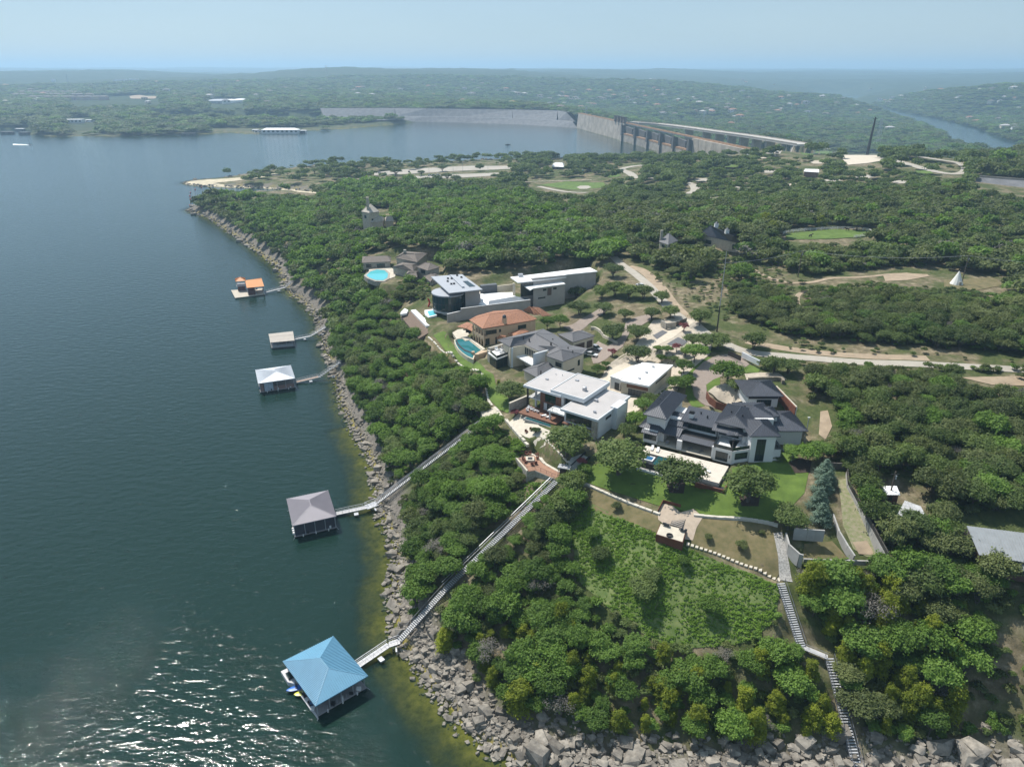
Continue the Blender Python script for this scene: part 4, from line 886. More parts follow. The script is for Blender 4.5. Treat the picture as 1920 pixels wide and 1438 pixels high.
# ------------------------------------------------------------------ its garage
G = House('dark_roof_garage', 'white garage with charcoal hip roof behind the charcoal-roofed villa', 'garage', 65.8, 180.5, 0, 32.2)
G.box('wall', .8, 9.4, 1.3, 10, 32.1, 36.4, WHITE); G.hip(-.4, 10.2, -.4, 11, 36.45, 38.4, 'x', SLATE, .5)
G.box('recess_shade_band', 1.0, 9.2, 1.0, 1.3, 35.0, 35.7, DARKT); d = G.win((3.4, 1.3), (7.6, 1.3), 32.3, 34.6, 4, 4, name='garage_door', fw=.12)  # dark strip stands in for the shaded recess above the door
CW = House('corten_retaining_wall', 'rust red steel retaining wall beside the charcoal hip-roofed garage', 'wall', 77.5, 175, 0, 31)
CW.prism('wall_panel', [(0, 0), (.2, 0), (-.6, 14), (-.8, 14)], 30.5, 35.5, CORTEN); CW.prism('coping', [(.2, 0), (.5, 0), (-.3, 14), (-.6, 14)], 30.5, 35.7, PAVE)
CV = House('curved_corten_wall', 'curved rusty steel retaining wall holding the gravel bed above the round driveway', 'wall', 0, 0, 0, 31)
cpts = [up(p[0], p[1], 32.5) for p in [(1325,735),(1331,745),(1343,754),(1357,759),(1372,761),(1390,762),(1398,757)]]
for a, b in zip(cpts, cpts[1:]): MB().bar((a[0], a[1], .6), (b[0], b[1], .6), .15, 2.2).build('wall_panel', CORTEN, CV.e)
# ================================================================== flat-roofed white villa
B = House('flat_roof_villa', 'white modern villa with stepped flat pale roofs and a brown clad front', 'house', 4.0, 191.9, -36, 27.7)
BW = mat('skylight tinted white stucco', (.62, .64, .65), .85, .04, .4)  # white stucco with the blue of sky light mixed into its colour
def flat(h, x0, x1, y0, y1, z, th, m_top, m_edge, par=.22, sides='LRFB', ins=.12):
    h.box('roof', x0 + .01, x1 - .01, y0 + .01, y1 - .01, z - th, z, m_edge); h.box('roof_membrane', x0 + .26, x1 - .26, y0 + .26, y1 - .26, z, z + .03, m_top)
    for k, q in dict(L=(x0, x0 + .25, y0, y1), R=(x1 - .25, x1, y0, y1), F=(x0 + .25, x1 - .25, y0, y0 + .25), B=(x0 + .25, x1 - .25, y1 - .25, y1)).items():
        if k in sides: h.box('parapet', *q, z - th * .98, z + par, m_edge)
flat(B, 0, 13.0, -1.2, 15.0, 35.0, .55, MEMB, BW, .12); flat(B, 9.3, 20.4, -.8, 14.2, 35.75, 1.1, MEMB, BW, .2)
flat(B, 16.4, 28.3, -6.7, 12.1, 34.1, .55, MEMB, BW, .12); B.box('wall', 27.2, 29.4, 2.2, 7.6, 26.2, 34.5, BW)
B.box('wall', 5.3, 13, .5, 14.3, 26.5, 34.5, WHITE); B.box('wall', 5.25, 12.2, .1, .5, 30.8, 34.5, WOODB, label='brown board cladding above the terrace'); B.box('wall', 5.25, 6.2, .12, .5, 28.4, 30.8, WOODB)
B.box('wall', 12.8, 19.8, 1.5, 13.9, 26.5, 34.7, BW); B.box('wall', 17.0, 27.9, -5.4, 11.6, 26.3, 33.6, BW)
B.win((6.9, .1), (10.6, .1), 31.2, 34.2, 3, 3, gm=glassmat('green glass', (.02, .05, .035))); B.win((12.9, 1.5), (16.9, 1.5), 31.4, 34.3, 4, 2); B.win((7.4, .48), (12, .48), 28.5, 30.8, 4)
B.win((17.6, -5.4), (25.9, -5.4), 30.4, 33.2, 6); B.win((27.9, -1.5), (27.9, 1.6), 31.9, 32.7, 3); B.box('stone_pier', 26.3, 27.6, -6.4, -5.4, 26.3, 33.55, STONE)
B.box('terrace_floor', 16.9, 26.3, -6.5, -5.45, 29.6, 29.95, WOODB); rail(B, [(17, -6.4), (26.2, -6.4)], 29.95)
B.box('balcony', .8, 5.25, .3, 10, 30.7, 31.0, WHITE); rail(B, [(.9, 8), (.9, .4), (5.2, .4)], 31.0); B.box('column', 3.0, 3.5, .6, 1.1, 28, 34.5, WHITE); B.box('column', .9, 1.3, -.6, -.2, 27.9, 34.4, DARKT)
B.box('porch_canopy', 10.8, 17.0, -4.6, -.6, 30.9, 31.35, WHITE); B.box('column', 11.2, 11.6, -4.3, -3.9, 28.4, 30.9, WHITE); rail(B, [(10.9, -.7), (10.9, -4.4), (14, -4.4)], 31.35)
B.box('deck', 1.5, 14.5, -5.8, .1, 28.0, 28.4, WOODB); B.box('pond', 4.4, 14, -7.4, -5.9, 27.3, 27.9, CONC); B.box('pond_water', 4.7, 13.7, -7.2, -6.0, 27.9, 27.92, WATERD)
v = B.box('roof_vent', 16.9, 17.9, 4.2, 5.2, 35.75, 36.4, STEEL); MB().lathe([(.55, 0), (.62, .1), (.62, .5), (.4, .6)], 10, (17.4, 4.7)).build('cowl', STEEL, v, loc=(0, 0, 36.4 - 27.7))
for u, w_ in ((3.5, 11), (5.5, 11.5), (18.5, 8.5), (20.2, 9)): B.box('vent_pipe', u, u + .15, w_, w_ + .15, 34, 35.5, STEEL)
for i, (u, w_) in enumerate(((2.6, -2.2), (3.8, -2.4), (5.0, -2.6), (3.4, -3.8), (6.2, -2.6))):
    p = B.w(u, w_); chair(p[0], p[1], 28.4, R(-36 + 40 * i), 'white cushioned armchair on the brown deck of the flat-roofed white villa', 'white armchairs on the brown deck', CUSH)
for u in (8.8, 10.4): p = B.w(u, -3.5); lounger(p[0], p[1], 28.4, R(-36 + 150), 'white lounger on the brown deck beside the ground floor windows', 'loungers on the brown deck')
GW = House('garden_wall', 'tall pale stone garden wall left of the flat-roofed white villa', 'wall', 0, 0, 0, 27)
a, b = up(955, 757, 30.5), up(991, 742, 30.5); MB().bar((a[0], a[1], 2.1), (b[0], b[1], 2.1), .45, 3).build('stone_panel', STONE, GW.e); MB().bar((a[0], a[1], 3.7), (b[0], b[1], 3.7), .6, .18).build('coping', PAVE, GW.e)
# its garage
c4 = Crop(1060, 480, 4.174)
BG = House('white_garage', 'flat white-roofed garage with dark gridded doors beside the gravel drive', 'garage', *c4(430, 975, 33.6), -58, 29.2)
q = [BG.l(c4(*p, 33.6)) for p in ((430, 975), (655, 1020), (845, 855), (600, 835))]
q_bg = q
BG.prism('roof', q, 33.1, 33.7, TILEW); q2 = [BG.l(c4(*p, 33.2)) for p in ((352, 940), (430, 965), (600, 838), (520, 860))]; BG.prism('roof', q2, 32.7, 33.2, TILEW)
cen = lambda q_: (sum(a for a, b in q_) / len(q_), sum(b for a, b in q_) / len(q_))
def inset(q_, f): c = cen(q_); return [(c[0] + (a - c[0]) * f, c[1] + (b - c[1]) * f) for a, b in q_]
w1 = inset(q, .95); BG.prism('wall', w1, 29.0, 33.1, CREAM); w2 = inset(q2, .97); BG.prism('wall', w2, 29.0, 32.7, WHITE)
def lerp2(a, b, t): return (a[0] + (b[0] - a[0]) * t, a[1] + (b[1] - a[1]) * t)
BG.win(lerp2(w1[0], w1[1], .27), lerp2(w1[0], w1[1], .93), 29.2, 31.4, 6, 4, name='garage_door', fm=mat('black aluminium', (.02, .02, .02), .5), gm=glassmat('frosted glass', (.12, .12, .12), .4), fw=.12)
BG.win(lerp2(w2[0], w2[1], .45), lerp2(w2[0], w2[1], .92), 29.2, 31.6, 4, 4, name='garage_door', fm=mat('black aluminium', (.02, .02, .02), .5), gm=glassmat('frosted glass', (.12, .12, .12), .4), fw=.12)
BG.win(lerp2(w1[0], w1[1], .2), lerp2(w1[0], w1[1], .98), 31.7, 32.8, 1, 1, name='cladding_band', fm=WOODB, gm=WOODB); BG.win(lerp2(w1[1], w1[2], .3), lerp2(w1[1], w1[2], .8), 32.0, 32.6, 5)
# ================================================================== grey shingled villa
c3 = Crop(900, 600, 7.68); CC = House('grey_roof_villa', 'cream villa with grey shingled hip roofs and a white roof terrace', 'house', *c3(430, 385, 35.5), -50, 28)
Z = dict(e=35.4, r=37.7, l=31.5, m=33.4, g=34.0, h=35.9)
CC.pxroof(c3, [[(245,285,'e'),(430,385,'e'),(480,255,'r')],[(430,385,'e'),(640,350,'e'),(800,190,'r'),(480,255,'r')],[(640,350,'e'),(850,450,'e'),(1000,450,'e'),(1130,375,'r'),(800,190,'r')],
 [(910,128,'e'),(245,285,'e'),(480,255,'r'),(800,190,'r')],[(1085,210,'e'),(910,128,'e'),(800,190,'r')],[(1300,360,'e'),(1085,210,'e'),(800,190,'r'),(1130,375,'r')]], Z, GREYSH)
CC.pxroof(c3, [[(950,515,'e'),(1195,600,'e'),(1170,425,'r')],[(1195,600,'e'),(1475,490,'e'),(1170,425,'r')],[(1000,450,'e'),(950,515,'e'),(1170,425,'r'),(1130,375,'r')],[(1550,410,'e'),(1300,360,'e'),(1130,375,'r'),(1170,425,'r'),(1475,490,'e')]], Z, GREYSH)
CC.pxroof(c3, [[(610,715,'l'),(830,835,'l'),(825,670,'m')],[(830,835,'l'),(1160,690,'l'),(970,600,'m'),(825,670,'m')],[(780,650,'l'),(610,715,'l'),(825,670,'m'),(970,600,'m')]], Z, GREYSH)
def cl(x, y, z): return CC.l(c3(x, y, z))
CC.prism('wall', [cl(435,400,35.2), cl(640,362,35.2), cl(860,462,35.2), cl(1000,465,35.2), cl(1130,400,35.2), cl(1270,350,35.2), cl(1060,215,35.2), cl(900,150,35.2), cl(330,300,35.2)], 27.6, 35.2, CREAM)
q = inset([cl(950,515,35.2), cl(1195,600,35.2), cl(1475,490,35.2), cl(1510,420,35.2), cl(1250,380,35.2)], .94); CC.prism('wall', q, 27.6, 35.2, CREAM)
CC.win(lerp2(q[1], q[2], .15), lerp2(q[1], q[2], .62), 30.7, 31.3, 6); CC.win(lerp2(q[0], q[1], .52), lerp2(q[0], q[1], .9), 32.6, 34.2, 2); CC.win(lerp2(q[1], q[2], .8), lerp2(q[1], q[2], .92), 31.5, 33.5, 2)
q = inset([cl(610,715,31.4), cl(830,835,31.4), cl(1160,690,31.4), cl(960,640,31.4)], .9); CC.prism('wall', q, 27.6, 31.4, CREAM)
CC.prism('terrace_slab', [cl(455,485,31.8), cl(640,425,31.8), cl(850,545,31.8), cl(750,650,31.8)], 31.4, 31.8, mat('bright white terrace deck', (.8, .79, .77), .7, .02))
CC.prism('terrace_slab', [cl(115,470,31.8), cl(240,560,31.8), cl(430,490,31.8), cl(330,400,31.8)], 31.4, 31.8, mat('bright white terrace deck', (.8, .79, .77), .7, .02))
CC.prism('fin_wall', [cl(765,485,35.6), cl(800,485,35.6), cl(990,435,35.6), cl(965,430,35.6)], 27.6, 35.6, BW)
CC.prism('pier', [cl(428,395,35.2), cl(470,400,35.2), cl(485,380,35.2), cl(440,372,35.2)], 27.6, 35.2, BW)
CC.prism('stone_wall', [cl(105,398,32.6), cl(150,410,32.6), cl(340,350,32.6), cl(320,335,32.6)], 27.2, 32.6, STONE); CC.prism('stone_wall', [cl(105,400,32), cl(105,440,32), cl(150,470,32), cl(160,430,32)], 27.2, 32.0, STONE)
CC.win(cl(140,500,31.4), cl(235,570,31.4), 28.1, 31.3, 3); CC.win(cl(240,572,31.4), cl(425,505,31.4), 28.1, 31.3, 4)
rail(CC, [cl(150,480,31.8), cl(240,556,31.8), cl(425,492,31.8)], 31.8, STEEL, glass=True)
for i in range(8): a = lerp2(cl(640,362,35.2), cl(860,462,35.2), .05 + i * .115); b = lerp2(cl(640,362,35.2), cl(860,462,35.2), .135 + i * .115); CC.win(a, b, 32.2, 34.6, 1, 3)
CC.box('flue', *(lambda p: (p[0], p[0] + .35, p[1], p[1] + .35))(cl(1010,410,36)), 35.5, 38.2, DARKT)
for i, (x, y) in enumerate(((235,440),(290,470),(330,435),(310,490))): p = c3(x, y, 31.8); chair(*p, 31.8, R(40 * i), 'white outdoor sofa seat on the small roof terrace of the grey shingled villa', 'white seats on the grey villa terrace', CUSH, 1.35, 'seat')
CG = House('grey_roof_garage', 'double garage with grey hip roof behind the grey shingled villa', 'garage', *c3(1340, 320, 33.6), 40, 29.5)
gq = [CG.l(c3(*p)) for p in ((1110,200,33.6),(1340,320,33.6),(1660,225,33.6),(1480,150,33.6))]; gr = [CG.l(c3(*p)) for p in ((1330,185,35.4),(1400,160,35.4))]
e3 = [(*p, 33.6) for p in gq]; r3 = [(*p, 35.4) for p in gr]
CG.faces([[e3[0], e3[1], r3[0]], [e3[1], e3[2], r3[1], r3[0]], [e3[2], e3[3], r3[1]], [e3[3], e3[0], r3[0], r3[1]]], GREYSH)
gw = inset(gq, .92); CG.prism('wall', gw, 29, 33.6, CREAM)
for t0, t1 in ((.05, .55), (.66, .93)): CG.win(lerp2(gw[1], gw[2], t0), lerp2(gw[1], gw[2], t1), 29.6, 32.2, 1, 4, name='garage_door', gm=mat('dark brown garage door', (.06, .04, .03), .6))
# ================================================================== terracotta villa
c5 = Crop(840, 560, 9.143); D = House('terracotta_roof_villa', 'tan two storey villa with red clay tile roof and arched arcade by a curved pool', 'house', *c5(595, 515, 34.3), -50, 27.5)
Z = dict(e=34.3, r=36.9, f=34.0, q=36.6, l=31.2, k=32.2)
D.pxroof(c5, [[(360,362,'e'),(595,515,'e'),(725,260,'r')],[(595,515,'e'),(1430,375,'e'),(1250,198,'r'),(725,260,'r')],[(1430,375,'e'),(1530,345,'e'),(1250,198,'r')],[(780,212,'f'),(500,290,'f'),(360,362,'e'),(725,260,'r'),(1250,198,'r'),(1180,185,'f')]], Z, TERRA)
D.pxroof(c5, [[(1480,275,'f'),(1615,260,'f'),(1395,130,'q')],[(1290,195,'f'),(1480,275,'f'),(1395,130,'q')],[(1620,300,'f'),(1770,285,'f'),(1560,150,'q'),(1440,140,'q')]], Z, TERRA)
D.pxroof(c5, [[(1030,600,'l'),(1120,640,'l'),(1390,560,'l'),(1270,510,'k')],[(830,680,'l'),(980,660,'l'),(1000,630,'l'),(880,625,'k')],[(150,480,'l'),(310,510,'l'),(400,430,'k'),(330,400,'k')],[(310,500,'l'),(410,560,'l'),(430,440,'k'),(330,410,'k')]], Z, TERRA)
def dl(x, y, z): return D.l(c5(x, y, z))
dw = [dl(420,420,33.9), dl(610,530,33.9), dl(1420,392,33.9), dl(1500,370,33.9), dl(1200,230,33.9), dl(800,230,33.9)]
D.prism('wall', [lerp2(dw[0], dw[5], .18), lerp2(dw[1], dw[2], .08), dw[1] if 0 else lerp2(dw[1], dw[2], .08), dw[2], dw[3], dw[4], dw[5]], 27.3, 33.9, TANST)
D.prism('wall', [dw[0], dw[1], lerp2(dw[1], dw[2], .08), lerp2(dw[0], dw[5], .18)], 30.2, 31.1, TANST); D.prism('wall', [dw[0], dw[1], lerp2(dw[1], dw[2], .08), lerp2(dw[0], dw[5], .18)], 33.5, 33.9, TANST)
nrm = Vector((dw[1][0] - dw[0][0], dw[1][1] - dw[0][1])).normalized()
for i in range(5):
    p = lerp2(dw[0], dw[1], i / 4 * .94 + .0); D.prism('column', [(p[0], p[1]), (p[0] + nrm.x * .45, p[1] + nrm.y * .45), (p[0] + nrm.x * .45 - nrm.y * .45, p[1] + nrm.y * .45 + nrm.x * .45), (p[0] - nrm.y * .45, p[1] + nrm.x * .45)], 27.3, 30.2, TANST)
    if i % 4 == 0 or i == 2 or i == 1 or i == 3: D.prism('column', [(p[0], p[1]), (p[0] + nrm.x * .35, p[1] + nrm.y * .35), (p[0] + nrm.x * .35 - nrm.y * .35, p[1] + nrm.y * .35 + nrm.x * .35), (p[0] - nrm.y * .35, p[1] + nrm.x * .35)], 31.1, 33.5, TANST)
for i in range(4):
    a = Vector(lerp2(dw[0], dw[1], i / 4 * .94 + .06)); b = Vector(lerp2(dw[0], dw[1], (i + 1) / 4 * .94)); am = MB(); L_ = (b - a).length; n_ = Vector((nrm.y, -nrm.x)) * -.2
    for k in range(8):
        t0, t1 = k / 8, (k + 1) / 8; z0_, z1_ = [29.2 + .95 * math.sqrt(max(0, 1 - (2 * t - 1) ** 2)) for t in (t0, t1)]
        p0, p1 = a.lerp(b, t0), a.lerp(b, t1); am.prism([(p0.x, p0.y), (p1.x, p1.y), (p1.x + n_.x, p1.y + n_.y), (p0.x + n_.x, p0.y + n_.y)], [z0_ - 27.5, z1_ - 27.5, z1_ - 27.5, z0_ - 27.5], 2.71)
    am.build('arch', TANST, D.e)
D.win(lerp2(dw[1], dw[2], .05), lerp2(dw[1], dw[2], .27), 31.6, 33.2, 4); D.win(lerp2(dw[1], dw[2], .04), lerp2(dw[1], dw[2], .12), 27.6, 30.2, 2); D.win(lerp2(dw[1], dw[2], .24), lerp2(dw[1], dw[2], .28), 27.6, 30.2, 1)
D.win(lerp2(dw[1], dw[2], .32), lerp2(dw[1], dw[2], .36), 31.8, 33, 1); D.win(lerp2(dw[1], dw[2], .72), lerp2(dw[1], dw[2], .9), 31.6, 33.2, 3)
p = dl(985, 440, 34.2); chm = D.box('chimney', p[0] - .9, p[0] + .4, p[1] - .9, p[1] + .3, 27.4, 36.8, TANST)
MB().lathe([(.75, 0), (.75, .5), (.5, .9), (.1, 1.1)], 10, (p[0] - .25, p[1] - .3)).build('chimney_cap', mat('oxidised copper', (.04, .05, .06), .6), chm, loc=(0, 0, 36.8 - 27.5))
# curved pool
cp = [(110,700),(125,770),(170,850),(240,920),(330,985),(430,1030),(455,960),(585,880),(370,710),(300,720),(240,675),(150,690)]
DP = House('curved_pool', 'teal pool with a curved infinity edge in front of the terracotta villa', 'pool', *c5(300, 800, 27.4), 0, 26)
w_ = [DP.l(c5(x, y, 27.4)) for x, y in cp]; DP.prism('basin', inset(w_, 1.03), 25.2, 27.25, CREAM); DP.prism('pool_water', inset(w_, .93), 27.25, 27.33, glassmat('teal pool water', (.02, .15, .16)))
DP.prism('edge_band', [*[DP.l(c5(x, y, 27.45)) for x, y in ((130,700),(150,765),(200,830),(280,890),(410,935))], *[DP.l(c5(x, y, 27.45)) for x, y in ((410,915),(290,870),(220,815),(170,755),(150,700))]], 27.2, 27.42, DARKT)
DT = House('pool_patio', 'pale stone patio between the terracotta villa and its curved pool', 'terrace', *c5(300, 600, 27.4), 0, 27)
for P in ([(60,560),(150,690),(240,672),(300,715),(380,705),(600,880),(640,860),(430,700),(330,640),(420,560),(300,520),(90,530)],): DT.prism('paving', [DT.l(c5(x, y, 27.5)) for x, y in P], 26.3, 27.5, PAVE)
for (x, y, s_) in ((430,920,.5),(500,960,.6)): p = DT.l(c5(x, y, 28)); DT.box('pillar', p[0] - s_, p[0] + s_, p[1] - s_, p[1] + s_, 25.5, 28.3, TANST)
DB = House('pool_equipment_block', 'tan block wall enclosure at the right end of the curved pool', 'wall', *c5(510, 930, 28.2), -20, 26); DB.prism('wall', [DB.l(c5(x, y, 28.2)) for x, y in ((490,925),(530,950),(670,905),(665,885),(560,890))], 25.4, 28.2, TANST)
# ================================================================== glass cylinder villa
c6 = Crop(730, 490, 8.727); E_ = House('glass_drum_villa', 'modern villa with a curved glass drum under a tilted grey flat roof', 'house', *c6(970, 480, 36.3), -8, 27.2)
LG = mat('light grey metal roof', (.36, .38, .41), .6, .05, .4)
E_.prism('roof', [E_.l(c6(x, y, 38)) for x, y in ((680,250),(1190,212),(1525,460),(980,520))], 37.6, 38, LG)
E_.prism('roof_fin', [E_.l(c6(x, y, 38.5)) for x, y in ((985,222),(1030,222),(1230,415),(1190,420))], 38, 38.6, LG); E_.prism('skylight', [E_.l(c6(x, y, 38.1)) for x, y in ((1200,325),(1280,320),(1410,410),(1310,418))], 38, 38.12, GLASS)
for x, y in ((960,290),(1020,290),(955,335),(1015,380),(1060,375),(1110,240),(1180,270)): p = E_.l(c6(x, y, 38)); E_.box('roof_vent', p[0] - .4, p[0] + .4, p[1] - .3, p[1] + .3, 38, 38.6, DARKT)
cy = E_.l(c6(965, 500, 36.3)); rC = 6.6
def ring(r0, z0, z1, name, m, n=32, **k): mb = MB(); mb.lathe([(r0, z0 - 27.2), (r0, z1 - 27.2)], n, cy); return mb.build(name, m, E_.e, **k)
ring(rC + .3, 35.9, 36.4, 'drum_roof', LG); dg = ring(rC, 29.6, 35.9, 'glass_drum', glassmat('dark teal curved glass', (.012, .04, .045), .03)); ring(rC + .15, 29.0, 29.6, 'drum_floor', LG); ring(3.2, 27.0, 29.0, 'drum_base', WHITE)
for k in range(28): a = 2 * math.pi * k / 28; MB().box(-.05, .05, -.05, .05, 29.6 - 27.2, 35.9 - 27.2).build('mullion', DARKT, dg, loc=(cy[0] + (rC + .02) * math.cos(a), cy[1] + (rC + .02) * math.sin(a), 0), rz=a)
ring(rC + .04, 32.5, 32.7, 'transom', DARKT)
GC = mat('board marked grey concrete', (.40, .365, .335), .85, .08, .4)
q = [E_.l(c6(x, y, 37.5)) for x, y in ((1240,480),(1470,470),(1330,330),(900,300),(900,400))]; E_.prism('wall', q, 27, 37.6, GC)
E_.win(lerp2(q[4], q[0], .75), q[0], 29, 37, 1, 3); E_.prism('wall', [E_.l(c6(x, y, 34.5)) for x, y in ((1250,590),(1490,560),(1490,500),(1300,500))], 27, 34.5, GC)
LW = House('long_boundary_wall', 'long stepped board marked wall between the glass drum villa and the terracotta villa', 'wall', *c6(945, 860, 31.4), 15, 27)
lw = [c6(945, 865, 31.2), c6(1172, 812, 31.2), c6(1172, 790, 32.2), up(994.5, 562, 32.2)]; lw[2] = lw[1]
for (p, q_, zt) in ((lw[0], lw[1], 31.2), (lw[1], lw[3], 32.2)):
    L_ = math.dist(p, q_); n = max(1, int(L_ / 2.4)); a, b = LW.l(p), LW.l(q_)
    for i in range(n):
        s0, s1 = Vector((*lerp2(a, b, i / n), 0)), Vector((*lerp2(a, b, (i + .99) / n), 0)); s0.z = s1.z = (zt - 27) / 2 - .3; MB().bar(s0, s1, .4, zt - 26.7).build('wall_panel', GC, LW.e)
    MB().bar((*a, zt - 26.98), (*b, zt - 26.98), .5, .12).build('coping', WHITE, LW.e)
EP = House('lap_pool', 'bright turquoise pool with white surround behind the long boundary wall', 'pool', *c6(1600, 680, 31.4), 10, 30); EP.prism('surround', [EP.l(c6(x, y, 31.5)) for x, y in ((1470,670),(1600,640),(1640,620),(1700,690),(1560,720),(1480,700))], 27.5, 31.5, TILEW); EP.prism('pool_water', [EP.l(c6(x, y, 31.55)) for x, y in ((1560,680),(1660,665),(1700,690),(1580,715))], 31.5, 31.56, WATERL)
c7 = Crop(930, 490, 9.143); EW = House('long_white_roof_villa', 'long pale concrete villa wing with two bright white flat roofs behind the terracotta villa', 'house', *c7(640, 460, 36.3), 12, 27.2)
def el(x, y, z): return EW.l(c7(x, y, z))
EW.prism('roof', [el(*p, 38.3) for p in ((245,270),(380,365),(1205,268),(1190,228),(1740,172),(1610,105),(530,238))], 37.9, 38.3, TILEW)
EW.prism('roof', [el(*p, 36.3) for p in ((450,405),(590,492),(640,462),(1190,385),(1080,320),(530,385))], 35.9, 36.3, TILEW)
EW.prism('clerestory', [el(*p, 39) for p in ((620,300),(1200,240),(1190,222),(600,262))], 38.3, 39.0, GC); EW.prism('roof', [el(*p, 39.1) for p in ((600,290),(1205,235),(1190,215),(580,250))], 39.0, 39.15, TILEW)
EW.prism('wall', [el(*p, 35.9) for p in ((640,468),(1185,392),(1080,335),(640,390))], 26.5, 35.9, GC); EW.prism('wall', [el(*p, 37.8) for p in ((420,375),(1190,280),(1190,245),(1560,205),(1720,180),(1600,115),(600,240))], 26.8, 37.9, GC)
w0, w1_ = el(640,468,35.9), el(1185,392,35.9)
for t0, t1, z0, z1 in ((.3,.41,34.2,35.1),(.62,.73,34.2,35.1),(.15,.38,31,31.6)): EW.win(lerp2(w0, w1_, t0), lerp2(w0, w1_, t1), z0, z1, 2)
EW.win(lerp2(w0, w1_, .44), lerp2(w0, w1_, .57), 32, 35.2, 1, gm=mat('brown recess', (.14, .09, .07), .8)); EW.win(el(1560,208,37.7), el(1715,184,37.7), 28, 37.6, 3, 2); EW.win(el(430,378,37.8), el(640,352,37.8), 32, 37.5, 4, 2)
EW.box('air_conditioner', *(lambda p: (p[0] - 1, p[0] + 1, p[1] - .7, p[1] + .7))(el(420, 250, 38.6)), 38.3, 39.5, STEEL)
EW.prism('slab_wall', [el(*p, 36.8) for p in ((285,380),(330,385),(330,375),(290,370))], 27, 36.8, CREAM)
ET = House('white_courtyard', 'bright white courtyard paving between the drum villa and the long white-roofed wing', 'terrace', *c7(100, 600, 31.5), 12, 31)
ET.prism('paving', [ET.l(c7(*p, 31.6)) for p in ((-300,560),(-50,540),(290,530),(340,600),(590,655),(-200,760),(-400,700))], 29, 31.6, TILEW); ET.prism('reflecting_pool', [ET.l(c7(*p, 31.65)) for p in ((-120,680),(340,600),(560,640),(580,655),(-130,745))], 31.6, 31.66, mat('blue grey tile', (.16, .18, .20), .4))
ES = House('screen_wall', 'dark grey screen wall behind the white courtyard', 'wall', *c6(1500, 380, 34), 5, 31); ES.prism('wall_panel', [ES.l(c6(*p, 34.8)) for p in ((1480,385),(1740,355),(1765,380),(1500,405))], 31.2, 34.8, mat('dark grey fibre cement', (.10, .11, .12), .8))
EF = House('cream_court_wall', 'cream panelled wall at the back of the white courtyard', 'wall', *c7(60, 420, 34), 12, 31); EF.prism('wall_panel', [EF.l(c7(*p, 34)) for p in ((20,425),(290,395),(290,388),(20,418))], 31, 34, CREAM)
LT = House('lawn_terrace_wall', 'long sloping brown retaining bank with rails left of the glass drum villa', 'wall', *c6(400, 1000, 26.5), 0, 23)
LT.prism('planted_slope', [LT.l(c6(*p)) for p in ((190,870,26.5),(350,815,26.5),(690,1140,26.5),(480,1210,26.5))], 22, [25.6, 26.6, 26.4, 25.2], mat('brown ground cover matting', (.16, .115, .085), .95, .25, 2, .05))
PW = House('white_garden_path', 'bright white paved path beside the drum villa lawn', 'path', *c6(550, 900, 27.1), 0, 27); PW.prism('paving', [PW.l(c6(*p, 27.2)) for p in ((350,800),(430,790),(570,925),(650,925),(710,1050),(600,1055))], 26.4, 27.25, TILEW); PW.prism('paving', [PW.l(c6(*p, 27.2)) for p in ((190,830),(250,770),(310,800),(280,850),(180,865))], 26.4, 27.25, TILEW)
JP = House('small_turquoise_pool', 'small turquoise pool with white rim under the glass drum', 'pool', *c6(650, 860, 27.8), 0, 27); JP.prism('rim', [JP.l(c6(*p, 28)) for p in ((575,800),(730,780),(780,880),(640,915),(580,860))], 26.5, 28, TILEW); JP.prism('pool_water', [JP.l(c6(*p, 28.05)) for p in ((620,815),(735,800),(760,870),(655,895))], 28, 28.06, WATERL)
# red sculpture
SC = thing('red_sculpture', 'tall crimson abstract sculpture on the lawn left of the glass drum', 'sculpture', (*c6(650, 745, 27.2), 27.1)); RD = mat('crimson lacquer', (.45, .015, .02), .35, .05)
for k, (a, r_, z0, z1) in enumerate(((0, .5, 0, 1.6), (1.3, .6, 1.0, 2.8), (2.9, .5, 2.0, 3.8))): MB().tube([(-r_ * math.cos(a), -r_ * math.sin(a), z0), (r_ * .6 * math.sin(a), .3, (z0 + z1) / 2), (r_ * math.cos(a), r_ * math.sin(a), z1)], [.18, .42, .14], 8).build('limb', RD, SC)
# ================================================================== brown roofed lodge group
c8 = Crop(660, 460, 4.085); BR = mat('brown grey shingles', (.15, .125, .105), .85, .15, 1.6, .02, 5)
def pxhouse(name, label, cat, crop, eaves, ridge, zw, ze, zr, mroof, mwall, wins=(), group=None):
    """four eave corners (front-left, front-right, back-right, back-left) and two ridge ends in crop pixels"""
    h = House(name, label, cat, *crop(*eaves[0], ze), 0, zw, group); e = [(*h.l(crop(*p, ze)), ze) for p in eaves]; r_ = [(*h.l(crop(*p, zr)), zr) for p in ridge]
    if len(r_) == 1: F = [[e[i], e[(i + 1) % 4], r_[0]] for i in range(4)]
    else: F = [[e[0], e[1], r_[1], r_[0]], [e[1], e[2], r_[1]], [e[2], e[3], r_[0], r_[1]], [e[3], e[0], r_[0]]]
    h.faces(F, mroof); q = inset([p[:2] for p in e], .92); h.prism('wall', q, zw - .5, ze, mwall)
    for side, t0, t1, a, b, n in wins: h.win(lerp2(q[side], q[(side + 1) % 4], t0), lerp2(q[side], q[(side + 1) % 4], t1), zw + a, zw + b, n)
    return h
pxhouse('poolside_lodge', 'brown shingled lodge with front gable behind the free-form turquoise pool', 'house', c8, ((75,135),(300,125),(300,90),(80,85)), ((110,85),(270,80)), 26.6, 29.8, 31.6, BR, STONE, ((0,.1,.3,.4,2.2,2),(0,.5,.8,.4,2.2,3)))
